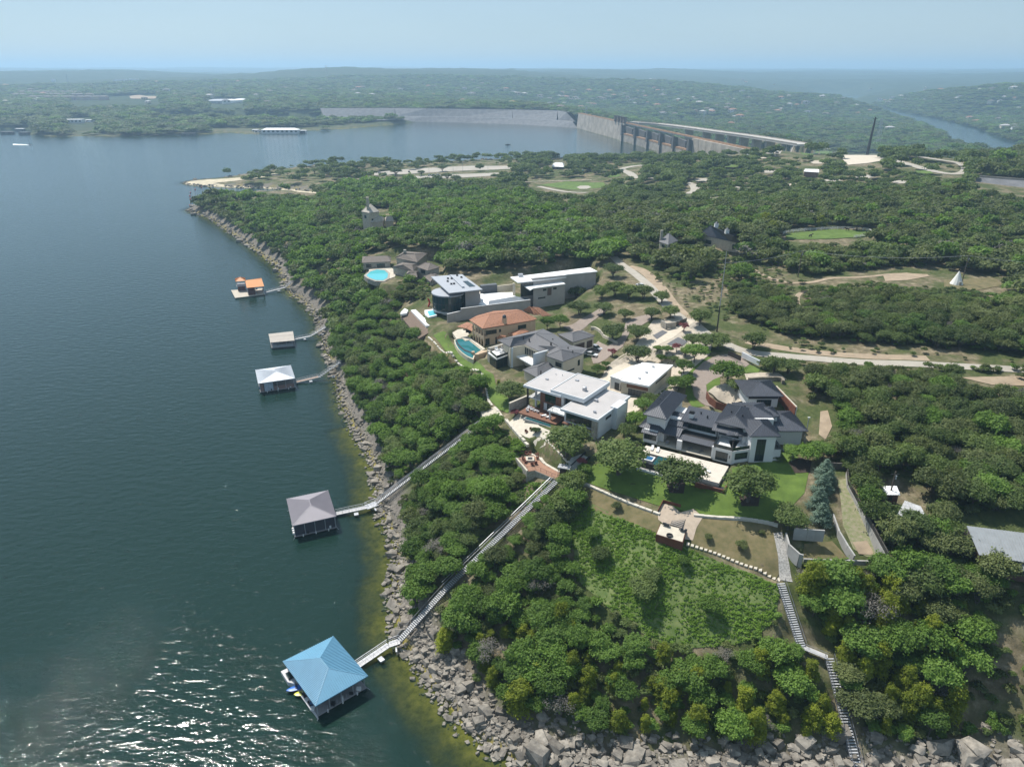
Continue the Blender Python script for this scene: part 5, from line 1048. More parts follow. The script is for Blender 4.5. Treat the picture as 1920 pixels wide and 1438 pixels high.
h = pxhouse('brown_lodge', 'large brown hip-roofed lodge with stone chimney among trees', 'house', c8, ((330,95),(500,130),(580,60),(400,45)), ((400,60),(480,65)), 26.6, 32, 34.5, BR, STONE); p = h.l(c8(405, 50, 35)); h.box('chimney', p[0] - .7, p[0] + .7, p[1] - .7, p[1] + .7, 30, 36, STONE)
pxhouse('brown_lodge_wing', 'brown shingled lodge wing left of the tall square pavilion', 'house', c8, ((305,165),(470,200),(520,140),(390,130)), ((390,150),(460,150)), 26.6, 30.4, 32.4, BR, STONE)
pxhouse('square_pavilion', 'two storey stone pavilion with brown pyramid roof', 'house', c8, ((495,165),(580,195),(672,168),(590,140)), ((560,130),(600,135)), 26.6, 33, 35, BR, STONE, ((0,.3,.75,4,6,2),))
pxhouse('brown_front_wing', 'low brown shingled wing in front of the square pavilion', 'house', c8, ((545,235),(600,280),(690,255),(640,200)), ((600,215),(640,225)), 26.6, 30, 32, BR, STONE)
pxhouse('brown_left_wing', 'low brown shingled wing between trees left of the pavilion', 'house', c8, ((400,235),(500,245),(515,200),(430,195)), ((440,205),(490,205)), 26.6, 30, 31.6, BR, STONE)
FP = House('free_form_pool', 'free-form turquoise pool with stone rim beside the brown lodges', 'pool', *c8(190, 230, 26.8), 0, 25)
fq = [FP.l(c8(*p, 26.9)) for p in ((105,230),(130,250),(180,268),(240,270),(275,250),(280,215),(250,190),(190,185),(140,200))]; FP.prism('basin', inset(fq, 1.16), 24.5, 26.85, STONE); FP.prism('pool_water', inset(fq, .95), 26.85, 26.92, WATERL)
FT = House('pool_deck', 'tan stone deck around the free-form pool', 'terrace', *c8(200, 180, 26.8), 0, 26); FT.prism('paving', [FT.l(c8(*p, 26.8)) for p in ((130,185),(300,170),(340,200),(330,240),(290,255),(270,205),(200,185),(130,205))], 25.5, 26.8, PAVE)
# ================================================================== castle, barn and ranch houses beyond
c9 = Crop(330, 280, 3.4286); CS = mat('pale castle limestone', (.48, .42, .33), .9, .2, 1.2, .02, 3); CR = mat('weathered stone tile', (.38, .345, .295), .9, .2, 1.0, .02, 3)
h = pxhouse('castle_house', 'pale stone castle-like house with steep pointed roof rising from the woods', 'house', c9, ((1190,400),(1240,410),(1308,400),(1255,385)), ((1238,352),(1252,352)), 25, 37.0, 41.2, CR, CS, ((0,.3,.6,8,10,1),(1,.2,.4,6,8,1),(1,.6,.8,6,8,1)))
p = h.l(c9(1232, 340, 43)); h.box('chimney', p[0] - .8, p[0] + .8, p[1] - .8, p[1] + .8, 36, 46, CS)
pxhouse('castle_wing', 'low gabled wing of pale stone right of the castle house', 'house', c9, ((1250,470),(1330,465),(1340,440),(1270,425)), ((1275,422),(1312,428)), 25, 31, 34.5, CR, CS)
pxhouse('castle_gatehouse', 'small pale gabled stone house at the right end of the castle house', 'house', c9, ((1345,465),(1400,462),(1395,435),(1340,440)), ((1355,432),(1388,430)), 25, 30, 33, CR, CS)
c10 = Crop(1160, 380, 2.526); DB_ = mat('dark blue grey metal roof', (.075, .08, .10), .6, .08, .5)
h = pxhouse('dark_barn', 'long barn with dark blue grey metal roof and two white cupolas', 'barn', c10, ((380,150),(530,182),(578,190),(440,130)), ((435,108),(545,160)), 36, 41, 46.5, DB_, CS, ((0,.2,.4,1,3,2),(1,.35,.65,1,3.4,2)))
for x, y in ((462,105),(512,135)): p = h.l(c10(x, y + 8, 46.5)); k_ = h.box('cupola', p[0] - .9, p[0] + .9, p[1] - .9, p[1] + .9, 46, 48, WHITE); MB().lathe([(1.3, 0), (0.05, 1.1)], 4, p).build('cupola_roof', DB_, k_, loc=(0, 0, 12))
h = pxhouse('small_ranch_house', 'small grey hip-roofed house with chimney left of the dark barn', 'house', c10, ((190,185),(235,200),(282,180),(235,170)), ((235,145),(238,145)), 36, 39.5, 43, GREYSH, CS, ((0,.3,.7,1,2.6,2),)); p = h.l(c10(203, 150, 43)); h.box('chimney', p[0] - .6, p[0] + .6, p[1] - .6, p[1] + .6, 37, 45, STONE)
pxhouse('low_ranch_house', 'low dark roofed house half hidden by trees left of the small grey house', 'house', c10, ((20,183),(105,183),(108,172),(30,172)), ((40,166),(95,166)), 33, 36.5, 38.3, GREYSH, CS)
# ================================================================== sheds at the right edge
MR = mat('pale corrugated metal', (.30, .315, .32), .5, .08, .6, metal=.3); c11 = Crop(1400, 820, 2.327); RW = mat('dark red timber', (.10, .05, .04), .85)
def shed(name, label, pts, zs, zw, mroof, mwall, seam=.6):
    h = House(name, label, 'shed', *c11(*pts[0], zs[0]), 0, zw); P = [(*h.l(c11(*p, z)), z) for p, z in zip(pts, zs)]; h.faces([P], mroof, seam, th=.15)
    q = inset([p[:2] for p in P], .86); zt = [z - .2 for z in zs]; h.prism('wall', q, zw - .6, zt, mwall); h.win(lerp2(q[0], q[1], .3), lerp2(q[0], q[1], .6), zw + .8, zw + 2, 2); return h
shed('long_metal_shed', 'long pale corrugated metal roofed shed at the right edge of the picture', ((1015,512),(1400,575),(1400,440),(960,385)), (27.3, 27.3, 28.6, 28.6), 24.5, MR, RW)
shed('metal_lean_to', 'narrow metal lean-to below the long corrugated shed', ((1055,556),(1380,612),(1380,574),(1055,524)), (26.2, 26.2, 26.7, 26.7), 24, MR, RW)
shed('white_shed', 'small bright white roofed shed among trees by the concrete channel wall', ((600,250),(670,250),(655,212),(585,212)), (30.0, 30.0, 30.3, 30.3), 27.4, TILEW, RW)
shed('grey_patio_roof', 'weathered pale patio roof partly under trees beyond the white shed', ((655,340),(790,358),(760,300),(690,275)), (28.6, 28.6, 29.2, 29.2), 26.6, mat('weathered pale sheet', (.42, .42, .42), .8, .2, .8), RW)
shed('dark_porch_roof', 'dark open-ended porch at the left end of the long corrugated shed', ((905,420),(985,440),(990,408),(912,385)), (26.9, 26.9, 27.3, 27.3), 24.5, mat('dark shed cladding', (.05, .04, .04), .9), RW)
# ================================================================== lawns, drives, roads
LAWN = mat('watered lawn', (.06, .105, .012), .95, .2, .25, .02, 8, col2=(.115, .18, .026)); DRY = mat('dry brown grass', (.10, .095, .035), .95, .2, .5, .03, 6, col2=(.19, .15, .075))
GRAV = mat('light decomposed granite', (.44, .38, .30), .95, .16, .7, .01, 6); ROADM = mat('pale grey road', (.37, .335, .28), .9, .1, .3, .0); DIRT = mat('tan bare earth', (.33, .255, .175), .95, .2, .3, .02, 4)
DRIVE = mat('brown concrete paver drive', (.26, .21, .175), .9, .09, .8, .0); DRIVEL = mat('cream concrete drive', (.55, .48, .38), .9, .07, .5); MULCH = mat('dark mulch', (.045, .03, .022), .95, .3, 2, .05)
GREYG = mat('dark grey gravel bed', (.12, .12, .125), .95, .2, 2)
def lawn(name, px, m, off=.06, step=2.5): return drape(name, pix_ground(px), off + (.05 if step < 3 else 0), m, min(step, 1.3) if step < 3 else step)
lawn('garden_ground', [(1118,728),(1135,690),(1190,650),(1225,600),(1300,598),(1340,630),(1330,665),(1300,690),(1275,720),(1262,750),(1215,745),(1160,745)], GRAV, .05)
lawn('slope_grass', [(1065,965),(1110,945),(1250,1012),(1462,1098),(1455,1165),(1400,1205),(1300,1215),(1230,1205),(1160,1160),(1085,1090)], mat('rough green slope grass', (.06, .11, .018), .95, .2, .4, .05, 4, col2=(.17, .20, .07)), .06)
lawn('lawn', [(1085,900),(1112,872),(1190,862),(1300,905),(1330,890),(1372,878),(1400,872),(1445,862),(1478,842),(1500,862),(1518,878),(1508,925),(1470,965),(1440,984),(1400,975),(1320,965),(1240,950),(1170,928),(1120,912)], LAWN)
lawn('dry_lawn', [(1100,912),(1180,945),(1240,968),(1233,1000),(1170,975),(1105,955),(1080,940)], DRY); lawn('dry_lawn', [(1300,968),(1345,974),(1440,985),(1462,1010),(1468,1060),(1455,1086),(1380,1052),(1295,1018)], DRY)
lawn('lawn', [(893,692),(905,692),(925,703),(934,735),(955,748),(965,758),(952,776),(935,768),(913,745),(910,715)], LAWN, .2)
lawn('lawn', [(812,630),(832,622),(845,640),(858,660),(880,678),(908,690),(912,700),(895,697),(865,684),(838,660)], LAWN, .2); lawn('lawn', [(795,632),(810,632),(838,662),(862,684),(845,686),(815,655)], DRY, .18)
lawn('putting_green', [(988,820),(1006,812),(1035,836),(1062,866),(1042,872),(1015,850)], mat('putting green turf', (.10, .12, .035), .95, .1, .5), .08)
lawn('stone_garden', [(955,792),(972,776),(995,782),(1012,800),(1045,815),(1022,836),(985,820),(962,806)], PAVE, .1, 2)
lawn('driveway', [(1343,667),(1369,664),(1392,670),(1405,684),(1388,694),(1362,703),(1338,712),(1324,722),(1325,736),(1335,748),(1358,759),(1345,768),(1322,760),(1302,743),(1295,720),(1300,697),(1318,680)], DRIVE, .1, 2)
lawn('lawn', [(1324,722),(1330,708),(1350,702),(1350,722),(1338,728),(1326,734)], LAWN, .09, 2); lawn('lawn', [(1388,694),(1405,685),(1428,690),(1422,699),(1396,700)], LAWN, .09, 2); lawn('lawn', [(1285,705),(1300,690),(1328,670),(1338,672),(1312,690),(1298,706),(1294,722),(1300,742),(1322,762),(1300,765),(1285,740)], LAWN, .07, 2)
lawn('gravel_bed', [(1327,737),(1340,727),(1365,720),(1390,735),(1396,756),(1372,760),(1345,752)], GRAV, .5, 2); lawn('gravel_bed', [(1396,702),(1425,699),(1460,700),(1475,712),(1440,716),(1400,714)], GRAV, .12, 2)
lawn('concrete_drive', [(1284,598),(1302,604),(1262,634),(1218,664),(1160,705),(1130,724),(1114,716),(1150,690),(1205,655),(1245,628)], DRIVEL, .12, 2); lawn('garage_court', [(1170,745),(1200,748),(1208,760),(1180,782),(1165,770)], DRIVEL, .1, 2)
lawn('gravel_bed', [(1224,630),(1242,620),(1252,624),(1232,637)], GREYG, .16, 1.5); lawn('gravel_bed', [(1250,646),(1271,633),(1290,641),(1280,650),(1262,650)], GREYG, .16, 1.5)
lawn('brick_drive', [(1104,655),(1112,682),(1139,672),(1168,650),(1180,625),(1226,597),(1214,590),(1190,596),(1174,604),(1165,632),(1140,650),(1122,640)], DRIVE, .1, 2)
lawn('brick_drive', [(1055,612),(1074,624),(1100,612),(1142,580),(1132,575),(1102,592),(1080,605)], DRIVE, .1, 2)
def road(name, px, w, m, off=.1, n=4, step=4): return drape(name, ribbon(smooth([hit(*p) for p in px], n), w), off, m, step)
road('dirt_verge', [(1178,500),(1205,508),(1235,535),(1262,572),(1290,598)], 5, DIRT, .06); road('dirt_verge', [(1400,640),(1450,650),(1520,660),(1620,668),(1740,672)], 4, DIRT, .06)
road('lakeside_road', [(1150,482),(1165,496),(1188,512),(1212,532),(1240,562),(1268,590),(1300,612),(1350,640),(1400,660),(1470,668),(1520,672),(1620,680),(1740,684),(1950,696)], 4.2, ROADM, .14)
road('dirt_trail', [(1412,506),(1440,520),(1475,530),(1520,530),(1560,522),(1620,520),(1680,514),(1740,516)], 2.2, DIRT, .12); road('dirt_trail', [(1520,545),(1498,552),(1495,570),(1508,580)], 2, DIRT, .12)
lawn('bare_earth_patch', [(1655,515),(1700,512),(1745,518),(1700,526),(1660,528)], DIRT, .15, 4); lawn('meadow', [(1770,525),(1860,522),(1885,535),(1830,545),(1770,540)], DRY, .15, 4)
lawn('bare_earth_patch', [(1800,708),(1925,706),(1925,724),(1860,722)], DIRT, .15, 3); lawn('bare_earth_patch', [(1538,772),(1552,770),(1560,800),(1548,825),(1535,815)], DIRT, .1, 2)
lawn('channel_bed', [(1570,900),(1588,898),(1612,960),(1650,1040),(1625,1045),(1600,1030),(1580,985)], mat('rubble channel bed', (.30, .26, .18), .95, .3, 1.2, .08, 2, col2=(.16, .19, .07)), .1, 1.5); lawn('channel_bed', [(1598,1018),(1625,1015),(1640,1042),(1610,1040)], DIRT, .2, 1.5)
lawn('gravel_bed', [(1450,1000),(1466,998),(1478,1050),(1486,1092),(1462,1088),(1458,1040)], mat('grey rubble drain', (.30, .29, .27), .95, .4, 2.5, .1, 3), .12, 1.2); lawn('lawn', [(1508,1020),(1560,1015),(1590,1048),(1505,1048)], DRY, .1, 2)
lawn('mulch_bed', [(1478,868),(1500,858),(1522,866),(1518,886),(1490,888)], MULCH, .12, 1.5); lawn('mulch_bed', [(1248,905),(1285,905),(1282,926),(1255,925)], MULCH, .12, 1.5); lawn('mulch_bed', [(1385,930),(1425,930),(1422,950),(1390,950)], MULCH, .12, 1.5)
for lot in ([(700,324),(759,318),(884,311.5),(965,311.5),(967,317),(860,321),(760,327),(702,330)], [(768,331),(860,327),(945,324),(930,330),(860,334),(775,335)]): lawn('parking_lot', lot, mat('worn tan asphalt', (.36,.325,.275), .9, .12, .05), .25, 8); lawn('park_path', [(735,345),(760,340),(815,338),(870,348),(840,352),(780,350)], ROADM, .25, 6)
lawn('playing_field', [(1012,347),(1061,341),(1132,343),(1138,352),(1074,357)], LAWN, .25, 6); road('park_road', [(1195,335),(1180,325),(1165,318),(1190,312),(1225,309)], 9, ROADM, .25); road('park_road', [(1283,342),(1300,348),(1303,358),(1290,364)], 8, ROADM, .25); road('park_road', [(1010,350),(1060,360),(1100,362)], 6, ROADM, .25)
road('park_path', [(970,342),(1040,340),(1110,338)], 3, GRAV, .25); road('park_path', [(640,332),(700,340),(740,344)], 3, GRAV, .25); road('park_road', [(1225,370),(1260,372),(1310,382)], 6, ROADM, .3)
road('park_road', [(1449,289),(1481,283),(1522,280.5),(1580,281.5)], 16, ROADM, .3, 4, 8); lawn('dirt_field', [(1573,294),(1617,291),(1644,293),(1660,301),(1625,307),(1590,310)], DRIVEL, .3, 8)
road('park_road', [(1644,296),(1690,305),(1735,318),(1775,326),(1806,325),(1812,315),(1795,306),(1765,301),(1725,295)], 9, ROADM, .3, 4, 6); lawn('park_grass', [(1500,288),(1530,284),(1560,284),(1560,290),(1520,294)], LAWN, .3, 6); lawn('park_grass', [(1715,318),(1745,322),(1752,328),(1718,325)], LAWN, .3, 6)
lawn('paddock', [(1472,440),(1560,431),(1630,434),(1632,444),(1560,449),(1475,450)], LAWN, .3, 5)
lawn('spit_shelf', [(345,344),(375,338.5),(430,335),(480,331),(520,325),(525,328),(480,335),(440,340),(400,344),(430,348),(500,351),(560,357),(600,364),(560,361),(500,355),(430,352.5),(380,350.5),(350,347.5)], mat('pale limestone shelf', (.50, .43, .30), .95, .25, .2, .05, 1), .25, 6)
# ================================================================== limestone edging and retaining walls
ROCKW = mat('white limestone blocks', (.56, .52, .44), .9, .16, .9, .03, 3)
def blockwall(label, pts, L=1.7, w=.7, h=.8, z=None, name='limestone_wall', m=ROCKW, piece='stone_block', off=0.0):
    P = smooth([hit(*p) if z is None else Vector((*up(p[0], p[1], z), 0)) for p in pts], 5); t = thing(name, label, 'wall', (P[0].x, P[0].y, Hf(P[0].x, P[0].y) if z is None else z))
    meshes = [MB().prism([(-L * .47, -w / 2), (L * .48, -w / 2 + random.uniform(-.05, .05)), (L * .47, w / 2), (-L * .48, w / 2 + random.uniform(-.06, .06))], 0, [random.uniform(.9, 1) * h for _ in range(4)]).mesh(piece, m) for _ in range(5)]
    seg = 0; acc = 0
    for a, b in zip(P, P[1:]):
        d = (b - a); Ls = d.length; s = L - acc
        while s <= Ls:
            p = a + d * (s / Ls); o = bpy.data.objects.new(piece, random.choice(meshes)); COL.objects.link(o); o.parent = t
            zz = (Hf(p.x, p.y) - .25 + off) if z is None else z - h
            o.location = (p.x - t.location.x, p.y - t.location.y, zz - t.location.z); o.rotation_euler = (0, 0, math.atan2(d.y, d.x) + random.uniform(-.05, .05)); s += L; acc = 0
        acc = (acc + Ls) % L
    return t
blockwall('curving white limestone wall between the big lawn and the dry grass, left of the fire pit terrace', [(1062,893),(1100,910),(1140,928),(1180,945),(1242,968)])
blockwall('white limestone wall right of the wooden stair, above the dry grass', [(1293,966),(1340,971),(1390,974),(1437,981),(1462,988)])
blockwall('long white edging wall along the top of the bank beside the narrow lawns', [(802,632),(835,663),(862,684),(890,694),(908,712),(914,740),(918,755),(935,772)], h=.6)
blockwall('pale stone wall edging the stone garden and the putting green', [(946,786),(985,830),(1012,862),(1022,872),(1045,886)], h=.9, w=.8)
blockwall('low cream stone edging beside the putting green', [(1006,812),(1035,836),(1062,864),(1080,880)], h=.4, w=.4)
blockwall('dark stone wall above the gravel bed behind the charcoal roofed garage', [(1398,716),(1430,714),(1462,714),(1468,720)], h=1.6, w=.8, m=mat('dark weathered stone', (.20, .17, .13), .9, .3, 1, .05, 2))
blockwall('curved cream stone planter wall behind the parked grey car', [(1103,622),(1114,617),(1126,624),(1140,636),(1156,645)], h=1.2, w=.5, m=PAVE)
def wallrun(name, label, pts, zt, hgt, w=.35, m=CONC, fence=0, seg=2.4):
    P = [Vector((*up(p[0], p[1], zt[i]), zt[i])) for i, p in enumerate(pts)]; t = thing(name, label, 'wall', P[0])
    for a, b in zip(P, P[1:]):
        n = max(1, round((b - a).length / seg))
        for i in range(n):
            p, q = a.lerp(b, i / n) - P[0], a.lerp(b, (i + .985) / n) - P[0]; dz = Vector((0, 0, hgt / 2)); MB().bar(p - dz, q - dz, w, hgt).build('wall_panel', m, t)
            if fence:
                f = MB(); 
                for k in range(6): r_ = p.lerp(q, (k + .5) / 6); f.bar(r_, r_ + Vector((0, 0, fence)), .3, .06)
                f.bar(p + Vector((0, 0, fence * .9)), q + Vector((0, 0, fence * .9)), .08, .1); f.build('fence_boards', mat('weathered grey boards', (.17, .15, .13), .9, .2, 2), t)
    return t
wallrun('channel_wall', 'tall grey concrete wall topped by board fence, running down right of the stony channel', [(1588,884),(1590,908),(1617,958),(1664,1044)], [29,28.5,27,24.8], 3.2, fence=1.2)
wallrun('channel_wall', 'lower curved concrete wall on the left side of the stony channel', [(1562,962),(1574,995),(1590,1022),(1602,1040)], [26,25.2,24.4,23.8], 2.4)
wallrun('retaining_wall', 'concrete wall along the bottom of the small enclosed dry lawn', [(1507,1047),(1560,1049),(1660,1052)], [22.6,22.6,22.6], 1.2)
wallrun('retaining_wall', 'grey concrete retaining block wall below the blue green conifers', [(1490,990),(1515,992),(1547,994)], [26.5,26.5,26.5], 3.0)
wallrun('retaining_wall', 'angled pale concrete wing wall beside the rubble drain', [(1474,998),(1480,1020),(1500,1038),(1507,1040)], [25,24.8,24.6,24.6], 3.4)
wallrun('retaining_wall', 'dark wall at the top of the stony channel behind the conifers', [(1548,866),(1570,868),(1588,868)], [30,30,30], 2.2, m=mat('dark stained concrete', (.11, .10, .09), .9))
wallrun('garden_wall', 'white rendered wall beside the driveway gate', [(1392,660),(1408,668),(1425,676)], [35.2,35.2,35.2], 1.8, m=BW)
wallrun('driveway_gate', 'dark slatted metal gate at the head of the round driveway', [(1366,657),(1390,668)], [35.0,35.0], 1.7, w=.12, m=DARKT, seg=.8)
wallrun('gate_pillar', 'stone gate wall beside the cream drive near the road', [(1240,600),(1250,606),(1268,604)], [36,36,36], 2.2, m=STONE); wallrun('court_gate', 'dark open metal gate between stone pillars near the road', [(1268,604),(1288,596)], [35.8,35.8], 2.0, w=.12, m=DARKT, seg=.8)
# ================================================================== fire pit deck
c12 = Crop(900, 840, 6.39); FD = House('fire_deck', 'raised red brick fire pit deck with stone walls on the bank edge', 'deck', *c12(600, 180, 25.2), 0, 24)
fp = [FD.l(c12(*p, 25.2)) for p in ((425,112),(645,68),(680,110),(775,190),(985,300),(930,375),(660,260),(560,275))]
FD.prism('stone_wall', fp, 21.0, 24.9, STONE); FD.prism('deck_paving', inset(fp, .95), 24.9, 25.0, BRICKP); FD.prism('coping', [FD.l(c12(*p, 25.25)) for p in ((425,112),(560,275),(575,262),(450,120))], 24.9, 25.25, PAVE)
rail(FD, [FD.l(c12(*p, 25)) for p in ((450,125),(565,262),(660,250),(930,365))], 24.95)
q = FD.l(c12(600, 145, 25)); tb = FD.box('fire_table', q[0] - 1.1, q[0] + 1.1, q[1] - 1.1, q[1] + 1.1, 25, 25.55, PAVE); MB().box(q[0] - .6, q[0] + .6, q[1] - .6, q[1] + .6, 1.56, 1.6).build('fire_bowl', DARKT, tb)
RW_ = mat('red brown adirondack wood', (.16, .06, .035), .75, .15, 2)
for i, (x, y, a) in enumerate(((520,140,100),(545,175,120),(625,205,170),(665,190,200),(690,130,270),(680,95,290),(560,85,30),(600,80,0))): p = c12(x, y, 25); chair(*p, 25, R(a), 'red brown wooden chair around the stone fire table on the brick deck', 'chairs around the fire table', RW_, 1.05)
for (x, y) in ((987, 812), (996, 808)): p = hit(x, y); chair(p.x, p.y, p.z + .1, R(40), 'red brown wooden chair in the stone garden above the putting green', 'chairs in the stone garden', RW_)
LK = House('stair_shelter', 'small grey roofed tram shelter at the head of the long shore stair', 'shelter', *up(1058, 889, 25.5), -20, 25); LK.box('roof', -1.6, 1.6, -1, 1, 27.6, 27.8, STEEL)
for a in (-1.4, 1.4):
    for b in (-.85, .85): LK.box('post', a - .07, a + .07, b - .07, b + .07, 24.6, 27.6, STEEL)
LK.box('cabinet', -1.1, .4, -.7, .7, 24.8, 26.8, mat('brown cabinet', (.09, .06, .05), .8))
lawn('concrete_ramp', [(1052,888),(1090,852),(1102,858),(1072,892)], CONC, .12, 1.5)
for i, px in enumerate(([(1062,884),(1098,850)], [(1074,892),(1106,858)])):
    a, b = hit(*px[0]), hit(*px[1]); wl = thing('ramp_curb', ('left', 'right')[i] + ' dark steel curb of the concrete ramp behind the shelter', 'wall', a); MB().bar((0, 0, .3), b - a + Vector((0, 0, .3)), .2, .7).build('steel_edge', DARKT, wl)
LP_ = House('upper_landing', 'stone tram landing with pale paving at the top of the left shore stair', 'deck', *up(925, 775, 25.6), 0, 24)
q = [LP_.l(up(*p, 25.4)) for p in ((901,768),(932,762),(943,778),(921,788),(905,782))]; LP_.prism('stone_wall', q, 22, 25.2, STONE); LP_.prism('paving', inset(q, .98), 25.2, 25.3, PAVE)
# ================================================================== fire pit patio and boardwalk stair
c13 = Crop(1180, 680, 3.6865)
lawn('patio', [(1240,944),(1262,950),(1275,962),(1300,955),(1318,970),(1306,990),(1299,1014),(1284,1012),(1270,990),(1245,984),(1234,975),(1233,962)], mat('pinkish gravel patio', (.42, .34, .26), .95, .1, 1), .14, 1.5)
FQ = House('fire_pit_platform', 'cream paved fire pit platform with corten edge at the foot of the boardwalk stair', 'deck', *c13(290, 1180, 24), 0, 23)
q = [FQ.l(c13(*p, 24)) for p in ((185,1182),(215,1110),(395,1150),(370,1238))]; FQ.prism('corten_edge', q, 21.6, 23.85, CORTEN); FQ.prism('paving', inset(q, .96), 23.85, 23.95, PAVE)
p = FQ.l(c13(278, 1195, 24)); MB().lathe([(.75, .95), (.75, 1.25), (.55, 1.25), (.5, 1.0)], 14, p).build('fire_bowl', DARKT, FQ.e)
for i, (x, y) in enumerate(((242,1122),(265,1130),(357,1160),(382,1168))): p = c13(x, y, 24); chair(*p, 23.95, R(180 + (-20 if i < 2 else 20)), 'dark lounge chair on the cream fire pit platform below the boardwalk stair', 'dark chairs on the fire pit platform', mat('dark sling fabric', (.07, .075, .08), .9))
CA = [hit(*p) for p in ((1233,962),(1243,943),(1276,952))]; cw_ = thing('corten_edging', 'rusty steel edging around the upper left of the gravel patio', 'wall', CA[0])
for a, b in zip(CA, CA[1:]): MB().bar(a - CA[0] + Vector((0, 0, .4)), b - CA[0] + Vector((0, 0, .4)), .1, 1.1).build('steel_panel', CORTEN, cw_)
def stair(name, label, P0, P1, w, n, m, mt=None, rail_h=1.0, side_rail=True, tread=.3, solid=False):
    """open stair between two world points; every tread is a part"""
    P0, P1 = Vector(P0), Vector(P1); t = thing(name, label, 'staircase', P0); d = P1 - P0; rz = math.atan2(d.y, d.x); L = math.hypot(d.x, d.y); t.rotation_euler = (0, 0, rz)
    me = MB().box(-tread / 2, tread / 2, -w / 2, w / 2, -.05, 0.02).mesh('tread', mt or m)
    for i in range(n): o = bpy.data.objects.new('tread', me); COL.objects.link(o); o.parent = t; f = (i + .5) / n; o.location = (L * f, 0, d.z * f)
    for s in (-1, 1):
        MB().bar((0, s * (w / 2 + .05), -.12), (L, s * (w / 2 + .05), d.z - .12), .08, .3).build('stringer', m, t)
        if side_rail:
            r_ = MB(); r_.bar((0, s * (w / 2 + .1), rail_h), (L, s * (w / 2 + .1), d.z + rail_h), .07)
            k = max(2, int(L / 2.2))
            for i in range(k + 1): f = i / k; r_.bar((L * f, s * (w / 2 + .1), d.z * f - .6), (L * f, s * (w / 2 + .1), d.z * f + rail_h), .06)
            r_.build('handrail', m, t)
    return t
hh = lambda px, py, dz=.3: hit(px, py) + Vector((0, 0, dz))
stair('boardwalk_stair', 'broad dark timber boardwalk stair crossing the lawn from the pool terrace', hh(1267, 990, .5), hh(1311, 895, .6), 2.6, 36, mat('dark grey timber', (.12, .105, .095), .9, .2, 2), mat('weathered grey timber tread', (.24, .215, .19), .9, .2, 2), side_rail=False, tread=.36)
def st(i): a, b = STAIRS[i]; return Vector((*up(*a), a[2])), Vector((*up(*b), b[2]))
DST = mat('dull grey steel', (.16, .165, .18), .6, .1, 2)
GT = mat('light galvanised tread', (.44, .45, .46), .5, .08, 2, metal=.2)
p, q = st(0); stair('shore_stair', 'steep metal stair from the purple grey boathouse gangway up to the stone landing', p, q, 1.4, 76, DST, GT)
p, q = st(1); stair('shore_stair', 'lower metal stair above the boulders, from the blue boathouse gangway', p, q, 1.4, 33, DST, GT)
p, q = st(2); stair('shore_stair', 'long metal stair through trees up to the tram shelter and fire deck', p, q, 1.4, 76, DST, GT)
p, q = st(3); stair('shore_stair', 'upper flight of steep metal steps below the rubble drain', p, q, 1.6, 28, DST, GT)
p, q = st(5); stair('shore_stair', 'lowest flight of steep metal steps running down over the boulders', p, q, 1.6, 40, DST, GT)
p, q = st(4); wk = thing('stair_landing', 'short timber landing joining the two steep metal flights', 'walkway', p); MB().bar((0, 0, 0), q - p, 1.3, .12).build('deck', ALU, wk); MB().bar((0, 0, 1), q - p + Vector((0, 0, 1)), .06).build('handrail', STEEL, wk)
# tram rails beside the two left stairs
for i, lb in ((0, 'steel tram rail beside the stair of the purple grey boathouse'), (2, 'steel tram rail beside the long stair to the shelter')):
    p, q = st(i); d = q - p; n_ = Vector((-d.y, d.x, 0)).normalized() * 1.9; t = thing('tram_track', lb, 'rail', p + n_)
    for s in (-.35, .35): MB().bar(n_.normalized() * s, d + n_.normalized() * s, .12, .16).build('rail', STEEL, t)
    for k in range(12): f = (k + .5) / 12; MB().bar(d * f - n_.normalized() * .5, d * f + n_.normalized() * .5, .12).build('sleeper', DARKT, t)
# stepping stones below the dry lawn
ssp = smooth([hit(*p) for p in ((1290,1020),(1340,1036),(1400,1060),(1440,1078),(1462,1088))], 8); t = thing('stepping_stone_path', 'line of pale stepping stones along the foot of the dry lawn', 'path', ssp[0].to_3d())
t.location.z = Hf(*ssp[0]); sl = MB().box(-.32, .32, -.55, .55, -.2, .14).mesh('stepping_stone', PAVE); acc = 0
for a, b in zip(ssp, ssp[1:]):
    d = b - a; s = acc
    while s < d.length:
        p = a + d * (s / d.length); o = bpy.data.objects.new('stepping_stone', sl); COL.objects.link(o); o.parent = t; o.location = (p.x - ssp[0].x, p.y - ssp[0].y, Hf(*p) - t.location.z + .05); o.rotation_euler = (0, 0, math.atan2(d.y, d.x)); s += 1.0
    acc = s - d.length
